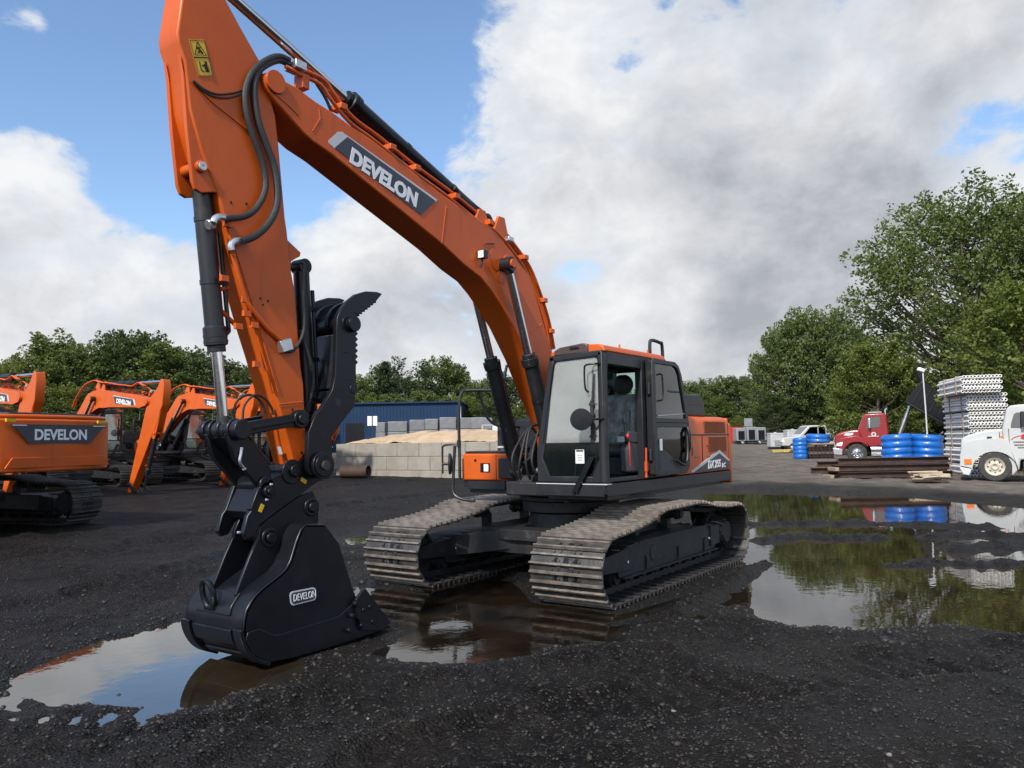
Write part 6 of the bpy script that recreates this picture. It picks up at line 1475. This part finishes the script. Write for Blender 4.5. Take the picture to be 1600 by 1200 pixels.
coil('small far blue wrapped coil left of the stack of wire crates', 1247, 50, .90, 1.30, 5, 'blue wrapped coils')
t = local_frame('wire_crate', 'rusty wire crates stacked under a far blue coil', 'crate', (1275-800)/FPX*50, 50, (1, 0))
mb = MB()
for lv in range(2):
    for xx in np.linspace(-.75, .75, 7): mb.box(xx-.02, xx+.02, -.5, -.47, lv*.45, lv*.45+.42)
    for zz in (.02, .15, .28, .42): mb.box(-.77, .77, -.5, -.47, lv*.45+zz-.018, lv*.45+zz+.018)
    mb.box(-.75, .75, -.44, .5, lv*.45+.02, lv*.45+.3, 1)
mb.build('crate', ['rust', 'charcoal'], t)
coil('blue plastic wrapped coil lying on top of the rusty wire crates', 1275, 50.2, 1.45, .55, 2, 'blue wrapped coils', z=t.location.z+.97)

def hbeam(label, u0, F0, L, zoff, yaw, s=.225):
    R0 = (u0-800)/FPX*F0; x, y = RF(R0, F0)
    t = local_frame('steel_beam', label, 'beam', R0, F0, (math.cos(yaw), math.sin(yaw)), 'rusty steel beams stacked on the ground', z=gz(*RF((u0-800)/FPX*F0+1.5, F0))+zoff)
    mb = MB(); mb.box(0, L, -s/2, s/2, 0, .022); mb.box(0, L, -s/2, s/2, s-.022, s); mb.box(0, L, -.008, .008, .022, s-.022); mb.build('beam', 'rust', t)
    return t
rb_ = random.Random(9)
hbeam('rusty steel beam along the bottom front of the pile', 1302, 30.3, 4.3, .02, -.03)
hbeam('rusty steel beam in the middle layer at the front of the pile', 1300, 30.4, 4.35, .275, .01)
hbeam('rusty steel beam on top at the front of the pile', 1305, 30.5, 4.25, .53, .02)
hbeam('rusty steel beam at the bottom behind the front one', 1288, 30.9, 4.6, .02, .0)
hbeam('rusty steel beam in the middle layer behind the front one', 1294, 31.0, 4.5, .275, .02)
hbeam('rusty steel beam on top behind the front one', 1310, 31.1, 4.1, .53, -.01)
hbeam('longer rusty beam sticking out left behind the pile, lowest', 1262, 33.6, 4.6, .02, .03)
hbeam('longer rusty beam sticking out left behind the pile, uppermost', 1272, 33.9, 4.4, .27, .06)
for k, (u, F, zo) in enumerate(((1291, 30.3, .0), (1299, 30.2, .28))):
    t = local_frame('timber_block', ['pale timber block under the left end of the beams', 'pale timber block wedged between the beam layers'][k], 'timber', (u-800)/FPX*F, F, (0, 1), None, z=gz(*RF((u-800)/FPX*F, F))+zo)
    mb = MB(); mb.box(-.25, .5, -.07, .07, 0, .13); mb.build('timber', 'wood', t, bevel=.01)
M['palewood'] = paint('pale_lumber', (0.42, 0.34, 0.25), .8, var=.2, scale=8)
rl = random.Random(21); lx = 0
lum = local_frame('lumber_pile', 'small untidy pile of pale boards in front of the beams', 'lumber', (1444-800)/FPX*28.0, 28.0, (1, 0))
for k in range(14):
    mb = MB(); L = rl.uniform(.9, 1.25); a = rl.uniform(-.25, .35); zc = .06+.075*(k//3)+rl.uniform(0, .03); yc = rl.uniform(-.5, .4); xc = rl.uniform(-.12, .12)
    mb.obox((xc, yc, zc), (L/2*math.cos(a), L/2*math.sin(a), rl.uniform(-.04, .04)), (-.06*math.sin(a), .06*math.cos(a), 0), (0, 0, .022)); mb.build('board', 'palewood' if k > 3 else 'rust', lum, bevel=.004)

M['pvc'] = paint('white_pvc', (0.72, 0.71, 0.69), .45, var=.05, scale=2, dirt=(.55, .5, .45), dirt_amt=.3)
bundles = [(1503, 584.0, 613), (1510, 612.5, 640.5), (1511, 641.5, 668.5), (1511, 669, 696), (1508, 697, 722), (1506, 723, 749)]
pdv = np.array([.26, .966]); pipe_mesh = None
words = ['topmost', 'second from the top', 'third from the top', 'fourth from the top', 'fifth from the top', 'bottom']
for bi, (uL, vT, vB) in enumerate(bundles):
    F = 31.5+[.0, .35, .3, .35, .3, .35][bi]
    R0 = (uL-800)/FPX*F; x, y = RF(R0, F); hz_ = 673.5
    zT = CAM[2]-(vT-674)/FPX*F; zB = CAM[2]-(vB-674)/FPX*F
    dv = pdv[0]*RH+pdv[1]*FH
    t = thing('pipe_bundle', 'bundle of white plastic pipes in wooden frames, %s in the tall stack' % words[bi], 'pipe bundle', (x, y, zB), math.atan2(dv[1], dv[0]), 'white pipe bundles stacked six high')
    rows = 6; ph = (zT-zB-.05)/rows; r = min(.062, ph*.56); Lp = 3.75
    for j in range(rows):
        for i in range(11):
            if pipe_mesh is None:
                mb = MB(); mb.ring((Lp/2, 0, 0), (1, 0, 0), .043, .058, Lp, 14); mb.ring((.10, 0, 0), (1, 0, 0), .0579, .064, .2, 14)
                o = mb.build('pipe', 'pvc', t, local=True); pipe_mesh = o.data
            else: o = bpy.data.objects.new('pipe', pipe_mesh); COL.objects.link(o); o.parent = t
            o.location = (rl.uniform(-.015, .015)+(.0 if j % 2 else .06), -.062-(i+.5*(j % 2))*.127, .03+ph*(j+.5))
    for q in (.75, 2.55):
        mb = MB(); wb_ = .127*11.5+.06
        mb.box(q-.04, q+.04, .0, .03, .0, zT-zB); mb.box(q-.04, q+.04, -wb_-.03, -wb_, .0, zT-zB); mb.box(q-.04, q+.04, -wb_, 0, zT-zB-.022, zT-zB-.001); mb.box(q-.04, q+.04, -wb_, 0, 0, .02)
        mb.build('wooden_frame', 'wood', t)
    if bi == 1: pass
    mb = MB(); mb.prism([(.18, .002), (3.6, .002), (3.6, .02), (.18, .02)], -.127*11, -.02); mb.build('dunnage_board', 'wood', t)
lp = local_frame('light_pole', 'thin pale pole with a small lamp head standing beside the raised dump bed', 'lamp post', (1446-800)/FPX*36, 36, (-1, 0))
hp = 1.84+(675-577)/FPX*36-lp.location.z
mb = MB(); mb.tube([(0, 0, 0), (.02, 0, hp*.6), (.06, 0, hp)], [.035, .032, .028], 10); mb.build('pole', 'silver', lp)
mb = MB(); mb.obox((.14, 0, hp+.04), (.13, 0, .05), (0, .09, 0), (-.03, 0, .07)); mb.build('lamp_head', 'white', lp, bevel=.02)

# ------------------------------------------------------------------ far yard
def rbox(name, label, cat, u, F, w, h, dep, mat, group=None, extra=None):
    t = local_frame(name, label, cat, (u-800)/FPX*F, F, (1, 0), group); mb = MB(); mb.box(-w/2, w/2, -dep/2, dep/2, .18, h); mb.build('body', mat, t, bevel=.08, seg=3)
    mb = MB(); mb.box(-w/2+.03, w/2-.03, -dep/2+.05, dep/2-.05, 0, .18); mb.build('base', 'charcoal', t)
    if extra: extra(t, w, h, dep)
    return t
def lids(t, w, h, dep):
    mb = MB(); mb.box(-w/2-.02, w/2+.02, -dep/2-.02, dep/2+.02, h-.10, h-.04); mb.cyl((0, 0, h), (0, 0, h+.07), .12, n=12); mb.build('lid', 'wpaint', t)
rbox('storage_tank', 'white square tank in the far yard, farther left', 'tank', 1209, 72, 1.22, 1.45, 1.1, 'wpaint', 'white tanks in the far yard', lids)
rbox('storage_tank', 'white square tank in the far yard beside the white pickup', 'tank', 1236, 68, 1.25, 1.75, 1.1, 'wpaint', 'white tanks in the far yard', lids)
M['greymc'] = paint('grey_machine_paint', (0.20, 0.21, 0.22), .5, var=.1)
def gen(t, w, h, dep):
    mb = MB(); mb.box(-w*.3, w*.35, -dep/2-.02, -dep/2, .5, h-.35); mb.build('vent_opening', 'black', t)
    mb = MB(); mb.box(-w*.45, w*.45, -dep/2-.03, -dep/2-.005, .22, .42); mb.build('step_plate', 'silver', t)
for i, (u, h) in enumerate(((1153, 1.9), (1169, 2.05), (1184, 2.0))):
    rbox('generator', 'grey boxy machine in the far row beyond the yard', 'machine', u, 96, 1.15, h, 1.6, 'greymc', 'grey machines in the far yard', gen)
t = local_frame('trailer', 'long dark flat trailer under the far grey machines', 'trailer', (1170-800)/FPX*94, 94, (1, 0)); mb = MB(); mb.box(-1.9, 1.9, -.5, .5, .25, .45); mb.build('deck', 'black', t)
for xx in (-1.1, .9): wheel(t, xx, .25, -.55, .25, .2, 'steel', -1, 6)
t = local_frame('notice_board', 'grey board on posts rising above the far grey machines', 'sign', (1167.5-800)/FPX*99, 99, (1, 0)); mb = MB(); mb.box(-.5, .5, -.05, .05, 2.1, 3.1); mb.build('board', 'greymc', t); mb = MB(); mb.box(-.42, -.34, -.04, .04, 0, 2.1); mb.box(.34, .42, -.04, .04, 0, 2.1); mb.build('post', 'charcoal', t)
t = local_frame('skip_bin', 'small red steel bin at the far end of the yard', 'bin', (1146-800)/FPX*100, 100, (1, 0)); mb = MB(); mb.prism([(-.7, .1), (.7, .1), (.9, 2.0), (-.9, 2.0)], -.7, .7); mb.build('bin', 'red', t, bevel=.04)
M['straw'] = paint('yellow_pipe', (0.48, 0.38, 0.12), .6, var=.2)
t = local_frame('pipe_pile', 'low pile of yellow plastic pipe in front of the white tanks', 'pipes', (1218-800)/FPX*62, 62, (1, 0))
for k in range(12): mb = MB(); mb.cyl((-.6+rl.uniform(-.15, .15), -.4+.13*(k % 6), .06+.11*(k//6)), (.6+rl.uniform(-.15, .15), -.4+.13*(k % 6)+.05, .07+.11*(k//6)), .055, n=10); mb.build('pipe', 'straw', t)

# ------------------------------------------------------------------ trees
def leaf_mat(name, col, var=.35):
    m, b, p = new_mat(name); g = b.n('ShaderNodeNewGeometry'); tcx = b.n('ShaderNodeTexCoord').outputs['Object']
    lo = tuple(c*(1-var) for c in col); hi = tuple(c*(1+var) for c in col)
    c = b.mix(g.outputs['Random Per Island'], lo, hi); c = b.mix(b.m('MULTIPLY', b.smooth(b.noise(tcx, .5, 3.0), .4, .7), .35), c, (col[0]*1.55, col[1]*1.3, col[2]*.9))
    b.put(p.inputs['Base Color'], c); p.inputs['Roughness'].default_value = .55; p.inputs['Specular IOR Level'].default_value = .3
    tr = b.n('ShaderNodeBsdfTranslucent'); b.put(tr.inputs[0], b.mix(.5, c, (col[0]*2.2, col[1]*1.9, col[2]*.8)))
    mx = b.n('ShaderNodeMixShader'); mx.inputs[0].default_value = .38; t = m.node_tree; out = [n for n in t.nodes if n.type == 'OUTPUT_MATERIAL'][0]
    t.links.new(p.outputs[0], mx.inputs[1]); t.links.new(tr.outputs[0], mx.inputs[2]); t.links.new(mx.outputs[0], out.inputs[0]); return m
M['leaf'] = leaf_mat('maple_leaves', (0.098, 0.134, 0.042)); M['leaf_dark'] = leaf_mat('dark_leaves', (0.056, 0.082, 0.030)); M['leaf_lite'] = leaf_mat('bright_leaves', (0.112, 0.146, 0.034)); M['leaf_con'] = leaf_mat('conifer_needles', (0.036, 0.062, 0.028))
M['bark'] = paint('grey_bark', (0.085, 0.07, 0.055), .9, var=.3, scale=4, bump=.6, bump_scale=20)
def leaf_mesh(name, centers, axes, n_per, size, R, mat, flat=.45):
    """leaf-sized quads scattered in elongated sprays"""
    k = len(centers); C_ = np.repeat(np.array(centers), n_per, 0); A = np.repeat(np.array(axes), n_per, 0)     # axes: outward vectors (length = spray half length)
    N = len(C_); L = np.linalg.norm(A, axis=1, keepdims=True); U = A/L
    side = np.cross(U, [0, 0, 1.0]); side /= (np.linalg.norm(side, axis=1, keepdims=True)+1e-9); up = np.cross(side, U)
    t = R.uniform(-1, 1, (N, 1)); w = (1-.55*np.abs(t))*L*.62
    P = C_+U*L*t+side*w*R.normal(0, .55, (N, 1))+up*w*flat*R.normal(0, .6, (N, 1)); P[:, 2] -= .10*L[:, 0]*(t[:, 0]**2)
    nrm = R.normal(0, 1, (N, 3))*.75+np.array([0, 0, .9]); nrm /= np.linalg.norm(nrm, axis=1, keepdims=True)
    a = np.cross(nrm, R.normal(0, 1, (N, 3))); a /= np.linalg.norm(a, axis=1, keepdims=True); b = np.cross(nrm, a)
    s = size*R.uniform(.6, 1.25, (N, 1)); V = np.stack([P-a*s*.5, P+b*s*.30+a*s*.02, P+a*s*.5, P-b*s*.30+a*s*.02], 1).reshape(-1, 3)
    me = bpy.data.meshes.new(name); me.vertices.add(4*N); me.vertices.foreach_set('co', V.astype(np.float32).ravel())
    me.loops.add(4*N); me.loops.foreach_set('vertex_index', np.arange(4*N, dtype=np.int32)); me.polygons.add(N)
    me.polygons.foreach_set('loop_start', np.arange(0, 4*N, 4, dtype=np.int32)); me.polygons.foreach_set('loop_total', np.full(N, 4, dtype=np.int32)); me.update(calc_edges=True); me.validate()
    me.materials.append(M[mat]); return me
def make_tree(seed, H, Rc, base, n_cl, n_per, size, mat, shape='round', spray=1.0, trunk_r=.22, gap=.0):
    R = np.random.default_rng(seed); cs, ax, limbs = [], [], []
    lobes = [(R.uniform(0, 6.28), R.uniform(.55, 1.0), R.uniform(.5, 1.15)) for _ in range(7)]
    for i in range(n_cl):
        f = R.random()**(.85); az = R.uniform(0, 2*math.pi)
        if shape == 'cone': rad = Rc*(1-f)**.9*R.uniform(.55, 1.0)+.1
        else:
            env = math.sin(math.pi*min(1, .10+f*.88))**.65
            lob = 1+sum(.20*(k_-.8)*math.cos(az-a_)*(1 if abs(f-h_) < .25 else 0) for a_, h_, k_ in lobes)
            rad = Rc*env*lob*R.uniform(.30, 1.0)**.55
        z = base+(H-base)*f; c = np.array([rad*math.cos(az), rad*math.sin(az), z+R.normal(0, .15)])
        o = np.array([math.cos(az), math.sin(az), .30 if shape != 'cone' else -.12])*(.35+.65*rad/Rc)+np.array([0, 0, .55*f**2 if shape != 'cone' else 0])
        o /= np.linalg.norm(o); ln = spray*R.uniform(.7, 1.35); cs.append(c); ax.append(o*ln)
        if R.random() < .45: limbs.append((c, o))
    crown = leaf_mesh('crown', cs, ax, n_per, size, R, mat, .5)
    mb = MB(); top = H*.86 if shape != 'cone' else H
    bend = R.normal(0, .02*H, 2)
    tp = [(bend[0]*(q**2), bend[1]*(q**2), top*q) for q in np.linspace(0, 1, 7)]
    mb.tube(tp, [trunk_r*(1.25 if q == 0 else (1-q)**.8+.06) for q in np.linspace(0, 1, 7)], 8)
    for c, o in limbs:
        h = np.hypot(c[0], c[1]); zq = max(base*.6, c[2]-h*.75); q = min(1, zq/top); p0 = np.array([bend[0]*q*q, bend[1]*q*q, zq]); mid = (p0+c)/2+np.array([0, 0, -.12*h])
        r0 = trunk_r*.34*((1-q)**.6+.15); mb.tube([tuple(p0), tuple(mid), tuple(c+o*.2)], [r0, r0*.6, r0*.18], 5, caps=False)
    tmp = mb.build('trunk', 'bark', None, local=True); tm = tmp.data; bpy.data.objects.remove(tmp)
    return tm, crown, H
TV = {}
def plant(kind, label, u, F, vtop, group=None, wide=1.0, rz=0.0, name='tree', cat='tree'):
    tm, cm, H = TV[kind]; x, y, z = GU(u, F); h = CAM[2]+(688-(u-800)*.0176-vtop)/FPX*F-z; s = h/H
    t = thing(name, label, cat, (x, y, z-.05), rz, group); t.scale = (s*wide, s*wide, s)
    for nm, me in (('trunk', tm), ('crown', cm)): o = bpy.data.objects.new(nm, me); COL.objects.link(o); o.parent = t
    return t
TV['maple'] = make_tree(11, 16, 7.6, 2.6, 440, 80, .27, 'leaf', spray=1.5, trunk_r=.34)
TV['oak'] = make_tree(12, 11, 4.7, 1.0, 230, 70, .30, 'leaf', spray=.95)
TV['oak2'] = make_tree(13, 11, 4.1, 1.2, 210, 70, .30, 'leaf_dark', spray=.95)
TV['lime'] = make_tree(14, 9, 4.2, .5, 260, 110, .22, 'leaf_lite', spray=.85)
TV['ash'] = make_tree(15, 12, 3.4, 1.6, 190, 70, .34, 'leaf', spray=1.0)
TV['cone'] = make_tree(16, 12, 2.6, 1.0, 210, 70, .28, 'leaf_con', 'cone', spray=.8, trunk_r=.16)
TV['thin'] = make_tree(17, 12, 1.6, 6.0, 46, 40, .26, 'leaf_con', 'round', spray=.7, trunk_r=.11)
rt = random.Random(31)
def row(lst, F, group, label, jit=3):
    for i, (kind, u, v, w) in enumerate(lst): plant(kind, label, u, F+rt.uniform(-jit, jit), v, group, w, rt.uniform(0, 6.28))
row([('oak', -40, 590, 1.0), ('oak', 15, 572, 1.0), ('lime', 50, 552, .9), ('ash', 78, 530, 1.2), ('oak', 112, 545, 1.0), ('oak', 150, 543, 1.0), ('oak2', 190, 520, 1.0), ('oak2', 222, 522, .9), ('ash', 255, 545, 1.2), ('oak2', 285, 545, 1.0), ('oak2', 320, 552, 1.0), ('oak', 352, 572, 1.0), ('oak2', 388, 572, .8), ('oak2', 440, 585, 1.0)], 72,
    'trees in the wood behind the parked excavators', 'broadleaf tree in the dark wood behind the parked excavators')
row([('lime', 95, 605, 1.3), ('oak', 40, 610, 1.3), ('oak2', 170, 595, 1.3), ('oak2', 240, 600, 1.3), ('oak2', 310, 605, 1.3), ('oak2', 380, 612, 1.3), ('oak', -20, 612, 1.3)], 62, 'trees in the wood behind the parked excavators', 'broadleaf tree in the dark wood behind the parked excavators')
row([('lime', 540, 592, .8), ('oak', 566, 590, .9), ('oak2', 598, 572, .8), ('oak', 632, 592, .9), ('oak', 688, 564, .95), ('oak2', 712, 572, .8), ('oak', 745, 600, .9), ('oak2', 775, 582, .8), ('oak2', 805, 590, .9), ('oak2', 850, 590, .9), ('oak', 900, 600, 1.0), ('oak', 960, 600, 1.0), ('oak', 1020, 598, 1.0)], 92,
    'trees behind the blue building', 'green broadleaf tree in the line behind the blue building')
row([('lime', 555, 618, 1.3), ('oak', 610, 620, 1.3), ('oak', 660, 615, 1.3), ('lime', 715, 618, 1.3), ('oak2', 770, 625, 1.3), ('oak', 830, 625, 1.3)], 84, 'trees behind the blue building', 'green broadleaf tree in the line behind the blue building')
plant('thin', 'thin tall tree with a bare stem behind the sand, left of its twin', 626, 88, 557, None, .9)
plant('thin', 'thin tall tree with a tufted top standing beside the rounded crown', 660, 90, 563, None, 1.2, 2.0)
plant('cone', 'dark pointed conifer behind the left end of the blue building', 602, 90, 567, None, 1.0)
row([('oak', 1075, 600, 1.0), ('oak', 1105, 596, 1.0), ('oak', 1135, 592, 1.0), ('oak2', 1160, 590, 1.0), ('oak2', 1060, 610, 1.2), ('oak', 1120, 622, 1.4), ('oak2', 1170, 628, 1.4), ('oak2', 1225, 632, 1.4), ('oak', 1280, 632, 1.4)], 140,
    'trees along the far end of the yard', 'green broadleaf tree along the far end of the yard', 4)
row([('oak', 1192, 560, .6), ('oak', 1222, 515, .62), ('oak', 1258, 490, .7), ('oak', 1304, 490, .72), ('oak', 1335, 520, .7), ('oak2', 1205, 615, 1.1), ('oak2', 1250, 600, 1.2), ('oak2', 1310, 600, 1.2)], 120,
    'mid green trees left of the big maple', 'mid green broadleaf tree in the clump left of the big maple', 5)
row([('lime', 1372, 535, .9), ('oak', 1405, 560, .9), ('lime', 1345, 575, .9), ('oak2', 1430, 590, 1.1), ('oak2', 1500, 580, 1.2), ('oak2', 1580, 560, 1.2), ('oak2', 1640, 540, 1.2), ('oak2', 1380, 615, 1.3), ('oak2', 1460, 615, 1.3), ('oak2', 1545, 610, 1.3)], 54,
    'low trees behind the trucks and pipes', 'bushy low tree behind the red truck and pipe stack', 2)
plant('maple', 'very tall spreading maple at the right with layered branches', 1525, 57, 305, None, 1.0, .6)
plant('maple', 'tall maple at the right edge, half out of the picture', 1668, 54, 300, None, .95, 2.4)
plant('lime', 'bright yellow green tree hanging over the white truck', 1625, 36, 440, None, 1.0, 1.0)
plant('lime', 'small yellow green conifer shaped bush at the far end of the yard', 1152, 101, 650, None, .7, name='bush', cat='bush')
for i, (u, F, h) in enumerate(((588, 34.2, .30), (640, 33.5, .2), (700, 33.2, .15))):
    x, y, z = GU(u, F); R = np.random.default_rng(i); me = leaf_mesh('weeds', [(0, 0, h*.5)]*6, [(R.normal(), R.normal(), 1.2) for _ in range(6)], 30, .10, R, 'leaf_lite'); me.transform(Matrix.Diagonal((h*.4, h*.4, h*.6, 1)))
    o = bpy.data.objects.new('weed', me); COL.objects.link(o); o.location = (x, y, z); tag(o, ['tuft of green weeds by the end of the steel pipe', 'tiny weeds at the middle of the wall foot', 'tiny weeds at the right of the wall foot'][i], 'weed')
for o in bpy.data.objects:
    if 'org' in o: del o['org']
